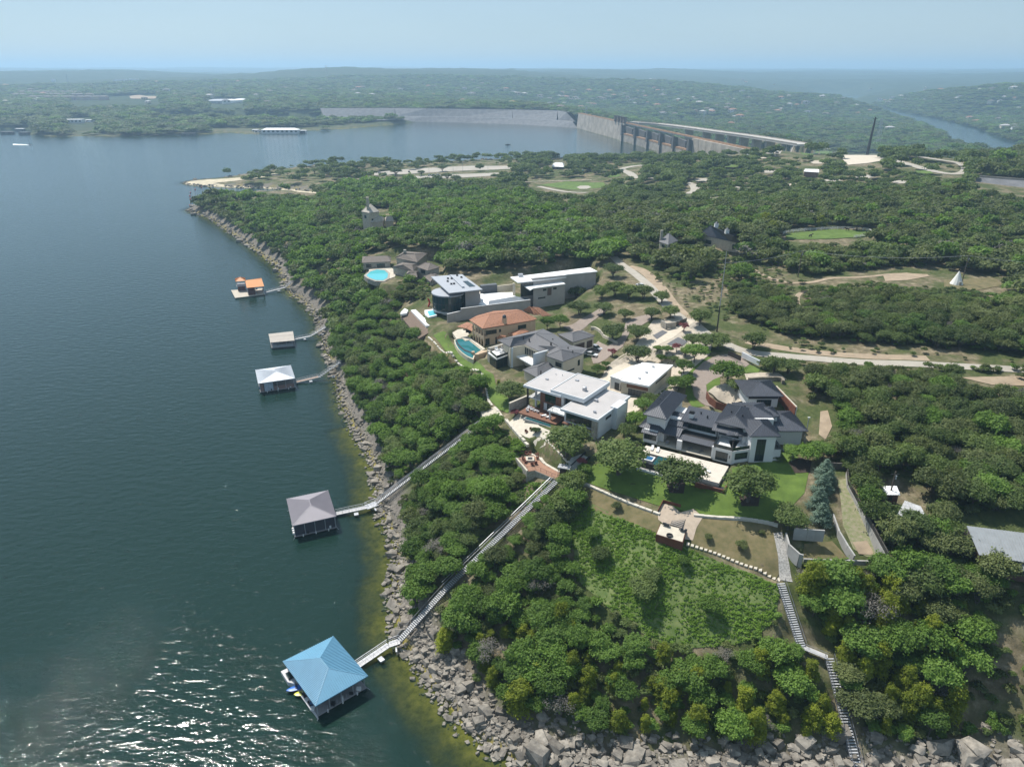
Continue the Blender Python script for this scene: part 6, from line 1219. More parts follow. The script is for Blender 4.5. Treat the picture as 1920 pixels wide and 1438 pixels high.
# ================================================================== boathouses
cb = Crop(520, 1180, 7.385); cp_ = Crop(530, 900, 7.11); cw = Crop(400, 480, 4.957)
def boathouse(name, label, crop, corners, ridge, ze, zr, mroof, seam, deckpx=None, wall=None, over=.9):
    h = House(name, label, 'boathouse', *crop(*corners[3], ze), 0, 0.0); e = [(*h.l(crop(*p, ze)), ze) for p in corners]; r_ = [(*h.l(crop(*p, zr)), zr) for p in ridge]
    # corners: far-left, far-right, near-right, near-left ; ridge a (far), b (near)
    h.faces([[e[3], e[2], r_[1]], [e[2], e[1], r_[0], r_[1]], [e[1], e[0], r_[0]], [e[0], e[3], r_[1], r_[0]]], mroof, seam)
    q = inset([p[:2] for p in e], over); qd = inset([p[:2] for p in e], over + .04)
    h.prism('deck', qd, .35, .6, mat('grey dock decking', (.25, .24, .24), .9, .12, 1.5)); h.prism('float', inset(qd, .97), -.4, .35, DARKT)
    for i in range(4):
        for t_ in (0, .25, .5, .75): a = lerp2(q[i], q[(i + 1) % 4], t_); h.box('post', a[0] - .09, a[0] + .09, a[1] - .09, a[1] + .09, .6, ze - .1, STEEL)
    h.q = q; h.qd = qd; return h
BLUE = mat('sky blue painted metal', (.125, .30, .43), .5, .05, .5)
h1 = boathouse('blue_roof_boathouse', 'open boathouse with bright blue ribbed hip roof nearest the camera', cb, ((75,440),(775,90),(1255,640),(525,1060)), ((590,392),(705,532)), 3.9, 5.9, BLUE, .45)
q = h1.q; MB().prism(inset(q, .62), .6, 3.0).build('roof_shade_block', mat('painted roof shade', (.03, .03, .035), .8), h1.e)  # solid dark block stands in for the shade under the open roof
for k in (.2, .4, .6, .8): a = lerp2(q[3], q[2], k); h1.box('rail_post', a[0] - .03, a[0] + .03, a[1] - .03, a[1] + .03, .6, 1.6, STEEL)
s_ = [h1.l(cb(*p, .5)) for p in ((100,600),(200,640),(330,830),(480,1060),(570,1220),(560,1225),(430,1060),(260,800),(150,680))]; h1.prism('side_float', s_, .1, .5, ALU)
MAUVE = mat('mauve grey metal', (.30, .275, .30), .5, .05, .5)
h2 = boathouse('mauve_roof_boathouse', 'screened boathouse with mauve grey ribbed hip roof', cp_, ((50,250),(605,135),(715,480),(130,610)), ((352,262),(375,335)), 4.4, 6.4, MAUVE, .45, over=.93)
SCR = mat('dark screen panel', (.055, .055, .07), .6, .1, 1)
for i in range(4):
    a, b = h2.q[i], h2.q[(i + 1) % 4]
    for k in range(4): p, r_ = lerp2(a, b, k / 4 + .01), lerp2(a, b, (k + 1) / 4 - .01); MB().bar((*p, 2.35), (*r_, 2.35), .06, 3.4).build('screen_panel', SCR, h2.e)
a, b = h2.qd[0], h2.qd[3]; 
for k in range(3): p = lerp2(a, b, .75 + k * .08); h2.box('white_locker', p[0] - .3, p[0] + .3, p[1] - .3, p[1] + .3, .6, 1.2, WHITE)
h3 = boathouse('white_roof_boathouse', 'boathouse with plain white hip roof and pinkish sides', cw, ((390,1060),(720,1015),(760,1135),(415,1185)), ((560,1052),(585,1075)), 4.6, 6.0, mat('white painted metal', (.66, .68, .71), .5, .03, .4), .6, over=.92)
PK = mat('faded pink boards', (.26, .17, .15), .85, .12, 2)
a, b = h3.q[3], h3.q[2]
for t0, t1, z0, z1, m in ((.0, .1, .6, 4.4, PK), (.12, .38, .6, 4.2, mat('light blue grey panel', (.42, .48, .55), .6)), (.4, 1, .6, 2.2, PK)): p, r_ = lerp2(a, b, t0), lerp2(a, b, t1); MB().bar((*p, (z0 + z1) / 2), (*r_, (z0 + z1) / 2), .08, z1 - z0).build('wall_panel', m, h3.e)
p, r_ = lerp2(a, h3.q[0], 0), lerp2(a, h3.q[0], 1); MB().bar((*p, 2.2), (*r_, 2.2), .08, 3.2).build('wall_panel', PK, h3.e)
h4 = House('beige_roof_dock', 'small open boat dock with shallow beige roof', 'boathouse', *cw(530, 805, 3.3), 0, 0)
e = [(*h4.l(cw(*p, 3.3)), 3.3) for p in ((530,805),(755,785),(740,700),(512,725))]; m0, m1 = [(*lerp2(e[i][:2], e[j][:2], .5), 3.9) for i, j in ((0, 3), (1, 2))]
BG_ = mat('beige metal roof', (.40, .36, .31), .6, .05, .5); h4.faces([[e[0], e[1], m1, m0], [e[2], e[3], m0, m1]], BG_, .6, th=.15)
q = inset([p[:2] for p in e], .94); h4.prism('deck', inset(q, 1.04), .3, .6, mat('grey dock decking', (.25, .24, .24), .9)); h4.prism('float', q, -.4, .3, DARKT)
for i in range(4):
    for t_ in (0, .33, .66): a = lerp2(q[i], q[(i + 1) % 4], t_); h4.box('post', a[0] - .08, a[0] + .08, a[1] - .08, a[1] + .08, .6, 3.2, STEEL)
h4.prism('inner_partition', [lerp2(q[0], q[1], .05), lerp2(q[0], q[1], .95), lerp2(q[3], q[2], .95), lerp2(q[3], q[2], .05)], .6, 1.5, mat('pale dock siding', (.36, .37, .38), .8))
OR = mat('burnt orange metal roof', (.58, .235, .06), .55, .05, .5)
h5 = House('orange_roof_houseboat', 'two storey floating dock with orange gable roof and orange tower roof', 'boathouse', *cw(200, 390, .5), 0, 0)
o = lambda x, y, z: (*h5.l(cw(x, y, z)), z)
h5.prism('deck', [o(*p, .6)[:2] for p in ((165,318),(202,390),(482,355),(465,300))], .25, .6, mat('cream dock deck', (.48, .43, .35), .9)); h5.prism('float', inset([o(*p, .6)[:2] for p in ((165,318),(202,390),(482,355),(465,300))], .97), -.4, .25, DARKT)
e = [o(310,297,5.2), o(472,282,5.2), o(455,240,5.2), o(298,250,5.2)]; r0, r1 = (*o(295,228,6.6),), (*o(448,208,6.6),); h5.faces([[e[0], e[1], r1, r0], [e[2], e[3], r0, r1]], OR, .6, th=.15)
q = [p[:2] for p in e]; q = inset(q, .92)
for i in range(4):
    for t_ in (0, .5): a = lerp2(q[i], q[(i + 1) % 4], t_); h5.box('post', a[0] - .1, a[0] + .1, a[1] - .1, a[1] + .1, .6, 5.1, STEEL)
h5.prism('cabin', [lerp2(q[0], q[1], .0), lerp2(q[0], q[1], .45), lerp2(q[3], q[2], .45), q[3]], .6, 3.2, mat('dark red cabin', (.10, .045, .04), .8))
e = [o(205,238,6.6), o(300,232,6.6), o(296,205,6.6), o(203,210,6.6)]; t_ = (*lerp2(lerp2(e[0][:2], e[1][:2], .5), lerp2(e[2][:2], e[3][:2], .5), .5), 8.2); h5.faces([[e[i], e[(i + 1) % 4], t_] for i in range(4)], OR, .6, th=.15, name='tower_roof')
q = inset([p[:2] for p in e], .86); h5.prism('tower_floor', inset(q, 1.1), 3.4, 3.6, ALU); h5.prism('tower_cabin', inset(q, .9), .6, 3.4, mat('dark red cabin', (.10, .045, .04), .8)); rail(h5, q + [q[0]], 3.6, STEEL)
for a in q: h5.box('post', a[0] - .1, a[0] + .1, a[1] - .1, a[1] + .1, 3.6, 6.5, STEEL)
# gangways
def gangway(label, a, b, w=1.4, m=ALU, shed_=True):
    P0, P1 = Vector((*up(*a), a[2])), Vector((*up(*b), b[2])); t = thing('gangway', label, 'gangway', P0); d = P1 - P0; t.rotation_euler = (0, 0, math.atan2(d.y, d.x)); L = math.hypot(d.x, d.y)
    n = max(4, int(L / .9)); me = MB().box(0, L / n * .97, -w / 2, w / 2, -.06, .03).mesh('deck_panel', m)
    for i in range(n): o_ = bpy.data.objects.new('deck_panel', me); COL.objects.link(o_); o_.parent = t; o_.location = (L * i / n, 0, d.z * i / n)
    for s in (-1, 1):
        r_ = MB(); r_.bar((0, s * w / 2, 1), (L, s * w / 2, d.z + 1), .07); r_.bar((0, s * w / 2, .5), (L, s * w / 2, d.z + .5), .04); r_.bar((0, s * w / 2, -.1), (L, s * w / 2, d.z - .1), .1, .2)
        for i in range(int(L / 2) + 1): f = i * 2 / L; r_.bar((L * f, s * w / 2, d.z * f - .1), (L * f, s * w / 2, d.z * f + 1), .05)
        r_.build('handrail', STEEL, t)
    MB().box(L * .55, L * .68, -w / 2 - 1.8, -w / 2 - .4, -.35, .05).build('float', STEEL, t); return t
gangway('gangway from the blue roofed boathouse to the lower stair', (668,1249,.7), (729,1208,1.5)); gangway('short landing ramp at the foot of the lower boulder stair', (729,1208,1.5), (750,1201,2.1), 1.6)
gangway('gangway from the mauve roofed boathouse to the shore', (629,963,.7), (690,950,1.3)); gangway('platform at the foot of the left shore stair', (686,951,1.3), (707,943,1.7), 2.4, STEEL)
gangway('brown decked gangway beside the white roofed boathouse', (555,716,.7), (597,706,1.4), 1.6, mat('tan gangway boards', (.38, .28, .22), .9)); gangway('thin white walkway rising ashore from the brown decked gangway', (597,707,1.4), (638,678,7), 1.2, GT)
gangway('gangway from the beige roofed dock', (552,636,.7), (582,630,1.3), 1.2); gangway('thin white walkway rising ashore from the beige roofed dock gangway', (582,630,1.3), (612,612,4), 1.1, GT)
gangway('gangway from the orange roofed houseboat', (498,548,.7), (534,539,1.4), 1.3); gangway('thin walkway rising ashore from the orange houseboat gangway', (534,539,1.4), (553,524,5), 1.1, STEEL)
# kayaks and small craft beside the blue boathouse
def kayak(x, y, z, rz, L, m, label, name='kayak', cat='kayak', w=.42):
    t = thing(name, label, cat, (x, y, z), rz); mb = MB(); n = 12; ring_ = []
    for i in range(n + 1):
        u = -1 + 2 * i / n; ww = w * max(0.02, (1 - u * u)) ** .7; mb.v += [(u * L / 2, -ww, .28), (u * L / 2, -ww * .6, 0), (u * L / 2, ww * .6, 0), (u * L / 2, ww, .28), (u * L / 2, 0, .36)]
    for i in range(n):
        for j in range(5): a = i * 5 + j; b = i * 5 + (j + 1) % 5; mb.f.append((a, b, b + 5, a + 5))
    mb.build('hull', m, t); MB().lathe([(.3, .35), (.32, .4), (.22, .4), (.2, .3)], 10).build('cockpit', DARKT, t); return t
p = cb(265, 810, .6); kayak(*p, .45, R(20), 4.2, mat('blue kayak plastic', (.02, .14, .5), .35), 'blue kayak tied at the left side of the blue roofed boathouse', w=.7)
p = cb(318, 888, .6); kayak(*p, .45, R(10), 2.6, mat('yellow kayak plastic', (.62, .62, .05), .35), 'yellow kayak tied at the left side of the blue roofed boathouse', w=.6)
def personal_craft(x, y, rz, label, m):
    t = thing('jet_ski', label, 'jet ski', (x, y, .25), rz); MB().prism([(-1.4, -.5), (1.0, -.5), (1.6, 0), (1.0, .5), (-1.4, .5)], 0, [.45, .45, .7, .45, .45]).build('hull', m, t); MB().box(-1.0, .2, -.25, .25, .45, .85).build('seat', DARKT, t); MB().box(.3, .5, -.4, .4, .75, .95).build('handlebar', DARKT, t); return t
p = cb(385, 950, .3); personal_craft(*p, R(-50), 'upper white jet ski parked beside the blue roofed boathouse', WHITE); p = cb(465, 1065, .3); personal_craft(*p, R(-50), 'lower white jet ski parked beside the blue roofed boathouse', WHITE)
def boat(x, y, rz, L, label, canopy=True, z=0.0, m=WHITE, group=None):
    t = thing('motor_boat', label, 'boat', (x, y, z), rz, group); w = L * .17
    MB().prism([(-L / 2, -w), (L * .2, -w), (L / 2, 0), (L * .2, w), (-L / 2, w)], -.3, [.7, .8, 1.1, .8, .7]).build('hull', m, t); MB().box(-L * .15, L * .15, -w * .6, w * .6, .8, 1.5).build('cabin', GLASS, t)
    if canopy:
        MB().box(-L * .25, L * .15, -w * .8, w * .8, 2.2, 2.3).build('canopy', DARKT, t)
        for a in (-L * .22, L * .12):
            for b in (-w * .7, w * .7): MB().box(a - .05, a + .05, b - .05, b + .05, .7, 2.2).build('post', STEEL, t)
    return t
p = up(952, 272); boat(*p, R(10), 9, 'small dark fishing boat alone on the water before the dam', m=DARKT)
p = up(56, 272); boat(*p, R(-4), 8, 'speedboat running left to right on the far left water', False); WK = [up(x, y) for x, y in ((52,271.5),(24,270),(24,272.5),(54,273))]; MB().face([(a, b, .05) for a, b in WK]).build('boat_wake', mat('white foam', (.7, .75, .75), .8, .3, .3), kind='structure')
p = cb(180, 690, .3); boat(*p, R(-52), 5.5, 'narrow pale boat on a lift at the upper left of the blue roofed boathouse', False, .3, ALU)
for i, (x, y) in enumerate(((357,362),(356,368),(357,374),(358,380),(356,386),(366,356),(378,352))): p = up(x, y); t = thing('marker_buoy', 'small red marker buoy in the line off the rocky points', 'buoy', (*p, -.2), 0, 'red buoys off the point'); MB().lathe([(.1, 0), (.7, .3), (.7, .9), (.1, 1.3)], 8).build('float', RD, t)

# dock clutter and roof furniture
for h_, n_, zz in ((h1, 7, .6), (h2, 4, .6), (h3, 5, .6), (h4, 4, .6), (h5, 5, .6)):
    q_ = getattr(h_, 'qd', None) or [h_.l(up(x, y, .6)) for x, y in ((434, 545), (441, 558), (497, 551), (494, 541))]
    for k in range(n_):
        e_ = 3 if k % 2 else 2; a = lerp2(q_[e_], q_[(e_ + 1) % 4 if e_ == 3 else 3], .12 + .76 * ((k * .37) % 1)); c = cen(q_); a = lerp2(a, c, .06); w_, d_, t_ = RNG.uniform(.2, .5), RNG.uniform(.2, .4), RNG.uniform(.4, .9)
        h_.box('dock_box', a[0] - w_, a[0] + w_, a[1] - d_, a[1] + d_, zz, zz + t_, (WHITE, ALU, DARKT, mat('blue tarp', (.05, .12, .25), .8))[k % 4])
for h_ in (h1, h2, h3):
    for k in range(4):
        a = h_.qd[k]; b = lerp2(a, cen(h_.qd), -.12); MB().tube([(*a, .5), (*lerp2(a, b, .5), .1), (*b, -.4)], .05, 4).build('mooring_cable', STEEL, h_.e)
    for k in range(3): a = lerp2(h_.qd[3], h_.qd[2], .2 + .3 * k); MB().tube([(*a, -.3), (*a, .75)], .16, 6).build('fender', WHITE, h_.e)
for cx_r, cy_r, s_ in ((700, 300, .3), (1040, 300, .25), (1260, 420, .25), (620, 290, .2), (870, 760, .22), (1330, 470, .2)): a = cl(cx_r, cy_r, 36.4 if cy_r < 700 else 32.4); CC.box('vent_pipe', a[0], a[0] + s_, a[1], a[1] + s_, 35.6 if cy_r < 700 else 31.6, 37.9 if cy_r < 300 else (37.2 if cy_r < 700 else 33.2), DARKT)
for u, w_ in ((12.5, 9.5), (14.6, 8.2), (20.2, 10), (23.3, 9.2), (22.5, 15)): A.box('roof_vent', u, u + .3, w_, w_ + .3, 35.0, 36.0 if u < 16 else 38.0, DARKT)
for u, w_, s_ in ((21.5, 3, .5), (25, -3.5, .35), (3, 6, .4), (11.5, 9, .5)): B.box('roof_unit', u, u + s_ * 2, w_, w_ + s_ * 1.6, 34.0, 34.75 if u > 20 else 36.1 if u > 9.3 else 35.4, STEEL)
for t_ in (.2, .5, .8): a = lerp2(lerp2(q_bg[0], q_bg[3], t_), lerp2(q_bg[1], q_bg[2], t_), .5); BG.box('roof_unit', a[0] - .35, a[0] + .35, a[1] - .3, a[1] + .3, 33.7, 34.2, STEEL)
# ================================================================== dam
DC = mat('weathered dam concrete', (.36, .32, .27), .9, .3, .08, .05, .5); DP_ = mat('dark stained pier concrete', (.10, .10, .10), .9, .2, .1); RUBB = mat('grey rock riprap', (.15, .15, .155), .95, .25, .12, .6, .5); RUST = mat('rust stained concrete', (.34, .20, .11), .9, .3, .15)
d0, d1 = Vector((*DAM0, 0)), Vector((*DAM1, 0)); dd = d1 - d0; DL = dd.length
def dam_t(px, z=10):
    lo, hi = 0, 1
    for _ in range(30):
        m_ = (lo + hi) / 2; p = d0 + dd * m_
        if pj(p.x, p.y, z)[0] < px: lo = m_
        else: hi = m_
    return lo
dam = thing('concrete_dam', 'long pale concrete dam wall with dark piers and spillway openings', 'dam', d0, math.atan2(dd.y, dd.x)); CR_ = 30
# local x runs along the dam, +y = downstream side
tg = dam_t(1171.5) * DL; te = dam_t(1299) * DL; nb = 16
for i in range(nb):
    a, b = tg * i / nb, tg * (i + .975) / nb; MB().face([(a, -3, -3), (b, -3, -3), (b, 0, CR_), (a, 0, CR_)]).face([(a, 0, CR_), (b, 0, CR_), (b, 6, CR_), (a, 6, CR_)]).face([(b, -3, -3), (b, 30, -3), (b, 6, CR_), (b, 0, CR_)]).face([(b, 30, -40), (a, 30, -40), (a, 6, CR_), (b, 6, CR_)]).build('wall_block', DC, dam)
MB().box(0, tg, 1.2, 5, 0, 29.4).build('wall_core', DP_, dam); MB().box(-5, DL, 0, .6, CR_, CR_ + 1.3).build('parapet', RUST, dam); MB().box(-5, DL, 6.5, 7.1, CR_, CR_ + 1.3).build('parapet', RUST, dam); MB().box(0, tg, .6, 6.5, CR_, CR_ + .2).build('crest_road', ROADM, dam)
ps = [dam_t(x) * DL for x in (1173, 1197, 1221, 1245, 1270, 1299)]
for i, x in enumerate(ps): MB().prism([(x - 3.5, -9), (x + 3.5, -9), (x + 3.5, 22), (x - 3.5, 22)], -3, [CR_ - 1, CR_ - 1, CR_ - 12, CR_ - 12]).build('pier', DP_, dam); MB().box(x - 3.2, x + 3.2, -9.4, -9.0, -3, 10).build('pier_nose', DC, dam)
for a, b in zip(ps, ps[1:]):
    MB().prism([(a + 3.5, -6), (b - 3.5, -6), (b - 3.5, 16), (a + 3.5, 16)], -3, [12, 12, 6, 6]).build('spillway', DC, dam); MB().box(a + 3.5, b - 3.5, -6.3, -3, 12, 14.5).build('spillway_lip', RUST, dam); MB().prism([(a + 3.6, -2.5), (a + 3.6 + (b - a) * .52, -2.5), (a + 3.6 + (b - a) * .52, 3), (a + 3.6, 3)], 12.1, [26, 24, 24, 26]).build('gate_pier', DP_, dam)
MB().box(tg, te, 1, 6, CR_ - 1.6, CR_ - .2).build('service_bridge', STEEL, dam)
for k in range(24): x = tg + (te - tg) * k / 23; MB().box(x - .2, x + .2, 1, 1.4, CR_ - .2, CR_ + 1.4).build('bridge_post', STEEL, dam)
for i in range(7): a, b = te + (DL - te) * i / 7, te + (DL - te) * (i + .97) / 7; MB().prism([(a, -3), (b, -3), (b, 7), (a, 7)], -3, CR_).build('wall_block', DC, dam)
for px in (1154, 1160, 1166, 1171):
    x = dam_t(px, 33) * DL; tw = MB().box(x - 2.6, x + 2.6, -2.5, 3, CR_, 39.5).build('intake_tower', mat('brown tower concrete', (.17, .13, .11), .9, .2, .2), dam); MB().box(x - 3.2, x + 3.2, -3.2, 3.6, 39.5, 40.6).build('tower_cap', DP_, tw)
# earth embankment
ED = thing('embankment_dam', 'long grey rock covered embankment dam closing the far end of the lake', 'dam', d0); wl = [(1083,241),(1040,238),(960,233.5),(860,230.5),(800,229),(740,229),(610,230)]; cr = [(1062,211),(1045,208),(960,206),(860,204.8),(800,204),(740,203),(600,203.5)]
for i in range(len(wl) - 1):
    a, b = [Vector((*up(*wl[k], 0), -1)) for k in (i, i + 1)]; c, d = [Vector((*up(*cr[k], 29), 29)) for k in (i, i + 1)]; n_ = (c - d).cross(Vector((0, 0, 1))).normalized() * (-10); n_ = n_ if n_.y > 0 else -n_
    m1, m2 = a.lerp(c, .42), b.lerp(d, .42); q1, q2 = m1 + n_ * .6, m2 + n_ * .6; q1.z, q2.z = m1.z + .3, m2.z + .3
    P = [a, b, m2, m1]; mb = MB()
    for f in ([a, b, m2, m1], [m1, m2, q2, q1], [q1, q2, d, c], [c, d, d + n_, c + n_], [c + n_, d + n_, d + n_ * 7 - Vector((0, 0, 55)), c + n_ * 7 - Vector((0, 0, 55))]): mb.face([v - d0 for v in f][::-1])
    mb.build('riprap_slope', RUBB, ED); MB().bar(c - d0 + n_ * .2 + Vector((0, 0, .6)), d - d0 + n_ * .2 + Vector((0, 0, .6)), .8, 1.2).build('crest_rail', DP_, ED)
e1, e2 = [hit(1831, 339), hit(1925, 349)]; ew = thing('roadside_embankment', 'grey rubble road embankment at the right edge above the dark woods', 'embankment', e1); v = e2 - e1; n_ = Vector((v.y, -v.x, 0)).normalized()
n_ = n_ if n_.y < 0 else -n_; MB().face([Vector((0, 0, 3)), v + Vector((0, 0, 4)), v + n_ * 22 + Vector((0, 0, -5)), n_ * 12 + Vector((0, 0, -3))]).build('rubble_slope', RUBB, ew); MB().bar(Vector((0, 0, 3.6)), v + Vector((0, 0, 4.6)), .8, 1.2).build('parapet', DC, ew)
# ================================================================== highway bridge
hb = [up(x, y, 24) for x, y in ((1180,230),(1204,232),(1240,234.5),(1293,241),(1350,249),(1420,258.5),(1507,272.5))]; hb = smooth([(*p, 0) for p in hb], 3); br = thing('highway_bridge', 'long concrete highway bridge on tall piers behind the dam', 'bridge', (*hb[6], 24))
for a, b in zip(hb, hb[1:]):
    A3, B3 = Vector((a.x, a.y, 0)) - Vector((*hb[6], 0)), Vector((b.x, b.y, 0)) - Vector((*hb[6], 0)); d = (B3 - A3).normalized(); n_ = Vector((-d.y, d.x, 0)); MB().bar(A3 - d * .3, B3, 22, 2.4).build('deck_span', mat('pale bridge concrete', (.44, .41, .37), .85, .06, .1), br)
    for s in (-11, 11): MB().bar(A3 + n_ * s + Vector((0, 0, 1.8)), B3 + n_ * s + Vector((0, 0, 1.8)), .5, 1.2).build('barrier', DC, br)
for px in (1293, 1326, 1350, 1373, 1396, 1420, 1445):
    k = min(range(len(hb)), key=lambda i: abs(pj(hb[i].x, hb[i].y, 24)[0] - px)); j = min(k + 1, len(hb) - 1) if pj(hb[k].x, hb[k].y, 24)[0] < px else max(k - 1, 0); xa, xb = pj(hb[k].x, hb[k].y, 24)[0], pj(hb[j].x, hb[j].y, 24)[0]
    p = hb[k].lerp(hb[j], (px - xa) / (xb - xa + 1e-9)) - hb[6]; z = -45 - 24; a_ = math.atan2((hb[j] - hb[k]).y, (hb[j] - hb[k]).x)
    pr = MB().box(p.x - 2.6, p.x + 2.6, p.y - 7, p.y + 7, z, -1.2, a_).build('pier', DC, br)
# ================================================================== pylons, poles, mast
def pylon(x, y, z, h, label, rz=0.0):
    t = thing('power_pylon', label, 'pylon', (x, y, z), rz); w = h * .09; mb = MB()
    for sx in (-1, 1):
        for sy in (-1, 1): mb.bar((sx * w, sy * w, 0), (sx * w * .25, sy * w * .25, h), h * .008)
    for k in range(6):
        f0, f1 = k / 6, (k + 1) / 6; a, b = w * (1 - .75 * f0), w * (1 - .75 * f1)
        for s in (-1, 1): mb.bar((-a, s * a, h * f0), (b, s * b, h * f1), h * .005); mb.bar((a, s * a, h * f0), (-b, s * b, h * f1), h * .005)
    mb.build('lattice', STEEL, t)
    for f in (.72, .84, .96): MB().bar((-w * 2, 0, h * f), (w * 2, 0, h * f), h * .008).build('cross_arm', STEEL, t)
    return t
def on(px, py): return hit(px, py)
for (px, py, h, lb) in ((129,163,52,'grey lattice pylon on the far left hillside'),(400,186,46,'grey lattice pylon left of the white storage tanks'),(613,143,52,'lattice pylon on the crest of the far middle hill'),(1643,277,62,'pale lattice pylon beside the dark tall mast'),(1098,240,46,'lattice pylon behind the far end of the dam'),(1318,238,44,'lattice pylon in the valley behind the bridge')): p = on(px, py); pylon(p.x, p.y, p.z, h, lb)
p = Vector((*up(1627, 284, 33), 30)); t = thing('transmission_mast', 'tall dark steel monopole standing on the park plateau', 'mast', p); MB().tube([(0, 0, -4), (1.2, 1, 20), (2.6, 2, 40)], [1.7, 1.4, .8], 8).build('shaft', DARKT, t); MB().bar((0, 2, 38), (5, 2, 38), .5).build('cross_arm', DARKT, t)
def pole(px, py, h, label, lamp=False, two=False, r=.16):
    p = hit(px, py); t = thing('utility_pole' if not lamp else 'street_lamp', label, 'utility pole' if not lamp else 'street lamp', p); h0 = h * .33 if two else h
    MB().tube([(0, 0, -.3), (0, 0, h0)], [r * 1.3, r], 6).build('pole', DARKT if two else mat('weathered pole wood', (.10, .08, .06), .9) if not lamp else STEEL, t)
    if two: MB().tube([(0, 0, h0), (0, 0, h)], [r * .8, r * .5], 6).build('upper_pole', STEEL, t)
    if lamp: MB().box(-.3, .3, -.15, .15, h, h + .15).build('lamp_head', WHITE, t)
    elif not two: MB().box(-1, 1, -.06, .06, h - .8, h - .65).build('cross_arm', DARKT, t); MB().lathe([(.22, h - 2), (.22, h - 1.1)], 8, (.35, 0)).build('transformer', STEEL, t)
    return p + Vector((0, 0, h))
a = pole(1344, 622, 29, 'very tall pole with dark foot beside the road junction above the round driveway', two=True, r=.21); b = pole(1496, 520, 12, 'wooden utility pole with transformer in the cedar scrub right of the tall pole'); c = pole(1803, 532, 12, 'wooden utility pole in front of the white teepee'); pole(1508, 830, 7.5, 'slim white lamp post at the path right of the charcoal roofed villa', True, r=.1)
d = pole(1664, 946, 9, 'leaning dark pole beside the small bright white shed')
def wire(a, b, label, sag=1.2):
    t = MB(); P = [a.lerp(b, k / 8) - Vector((0, 0, sag * 4 * (k / 8) * (1 - k / 8))) - a for k in range(9)]; t.tube(P, .045, 4, False); tag(t.build('power_line', STEEL, loc=a), label, 'cable')
wire(a - Vector((0, 0, 4)), b, 'overhead line from the very tall pole to the first wooden pole', 1); wire(b, c, 'overhead line between the two wooden poles in the scrub', 2); wire(c, c + (c - b) * .8, 'overhead line leaving the teepee pole to the right', 2)
for i, (px, py) in enumerate(((805,335),(850,333),(915,326),(868,322),(1222,322),(1150,330))): pole(px, py, 11, ('lamp post at the left of the lakeside parking lot', 'second lamp post in the middle of the lakeside parking lot', 'lamp post at the right end of the lakeside parking lot', 'lamp post on the water side of the parking lot', 'lamp post by the small park loop road', 'thin mast standing among oaks near the lake edge')[i], True, r=.15)
# teepee, paddock fence, horses
p = hit(1793, 533); t = thing('white_teepee', 'white canvas teepee on a grassy clearing among cedars', 'teepee', p); MB().lathe([(2.6, 0), (1.4, 2.7), (.2, 5.6)], 12).build('canvas', mat('white canvas', (.72, .71, .67), .9, .04), t); MB().prism([(-.5, -2.62), (.5, -2.62), (.3, -1.9), (-.3, -1.9)], .05, 1.7).build('door_flap', mat('canvas with painted shade', (.35, .34, .31), .9), t)  # door flap: same canvas with shade mixed into its colour
for k in range(6): a_ = k * 1.05; MB().tube([(0, 0, 5.3), (math.cos(a_) * .5, math.sin(a_) * .5, 6.4)], .05, 4).build('pole', mat('weathered pole wood', (.10, .08, .06), .9), t)
fpx = [(1468,440),(1480,436),(1530,432),(1580,430),(1625,433),(1634,441),(1600,447)]; F3 = [hit(*q_) for q_ in fpx]; t = thing('paddock_fence', 'white post and rail fence curving round the green paddock', 'fence', F3[0])
F2 = [Vector((*q_, Hf(*q_))) for q_ in smooth(F3, 5)]
for a, b in zip(F2, F2[1:]):
    a, b = a - F3[0], b - F3[0]; n = max(1, int((b - a).length / 3))
    for i in range(n): q_ = a.lerp(b, i / n); MB().box(q_.x - .12, q_.x + .12, q_.y - .12, q_.y + .12, q_.z, q_.z + 1.5).build('post', WHITE, t)
    for z in (.5, .95, 1.4): MB().bar(a + Vector((0, 0, z)), b + Vector((0, 0, z)), .14, .16).build('rail', WHITE, t)
def horse(px, py, rz, label):
    p = hit(px, py); o_ = thing('horse', label, 'horse', p, rz); o_.scale = (1.15,) * 3; me = bpy.data.meshes.new('body')
    V = [(0,0,1.25),(.55,0,1.3),(.85,0,1.62),(1.08,0,1.95),(1.42,0,1.78),(1.62,0,1.6),(-.55,0,1.3),(-.75,0,1.25),(-.95,0,.75),(.5,.2,1.05),(.52,.2,.6),(.5,.2,.05),(.5,-.2,1.05),(.48,-.2,.6),(.5,-.2,.05),(-.62,.2,1.0),(-.78,.2,.6),(-.68,.2,.05),(-.62,-.2,1.0),(-.78,-.2,.6),(-.68,-.2,.05),(1.05,.08,2.08),(1.05,-.08,2.08)]
    Eg = [(0,1),(1,2),(2,3),(3,4),(4,5),(0,6),(6,7),(7,8),(1,9),(9,10),(10,11),(1,12),(12,13),(13,14),(6,15),(15,16),(16,17),(6,18),(18,19),(19,20),(3,21),(3,22)]; RR = [.33,.3,.2,.16,.13,.09,.32,.1,.05,.14,.08,.06,.14,.08,.06,.15,.09,.06,.15,.09,.06,.03,.03]
    me.from_pydata(V, Eg, []); ob = bpy.data.objects.new('body', me); COL.objects.link(ob); ob.parent = o_; sk = ob.modifiers.new('skin', 'SKIN'); sb = ob.modifiers.new('sub', 'SUBSURF'); sb.levels = sb.render_levels = 1
    for i, r_ in enumerate(RR): me.skin_vertices[0].data[i].radius = (r_, r_)
    me.skin_vertices[0].data[0].use_root = True; me.materials.append(mat('dark horse coat', (.03, .022, .018), .6))
horse(1519, 446, R(20), 'dark horse grazing in the green paddock by the fence'); horse(1588, 434, R(170), 'smaller dark horse near the far rail of the paddock')
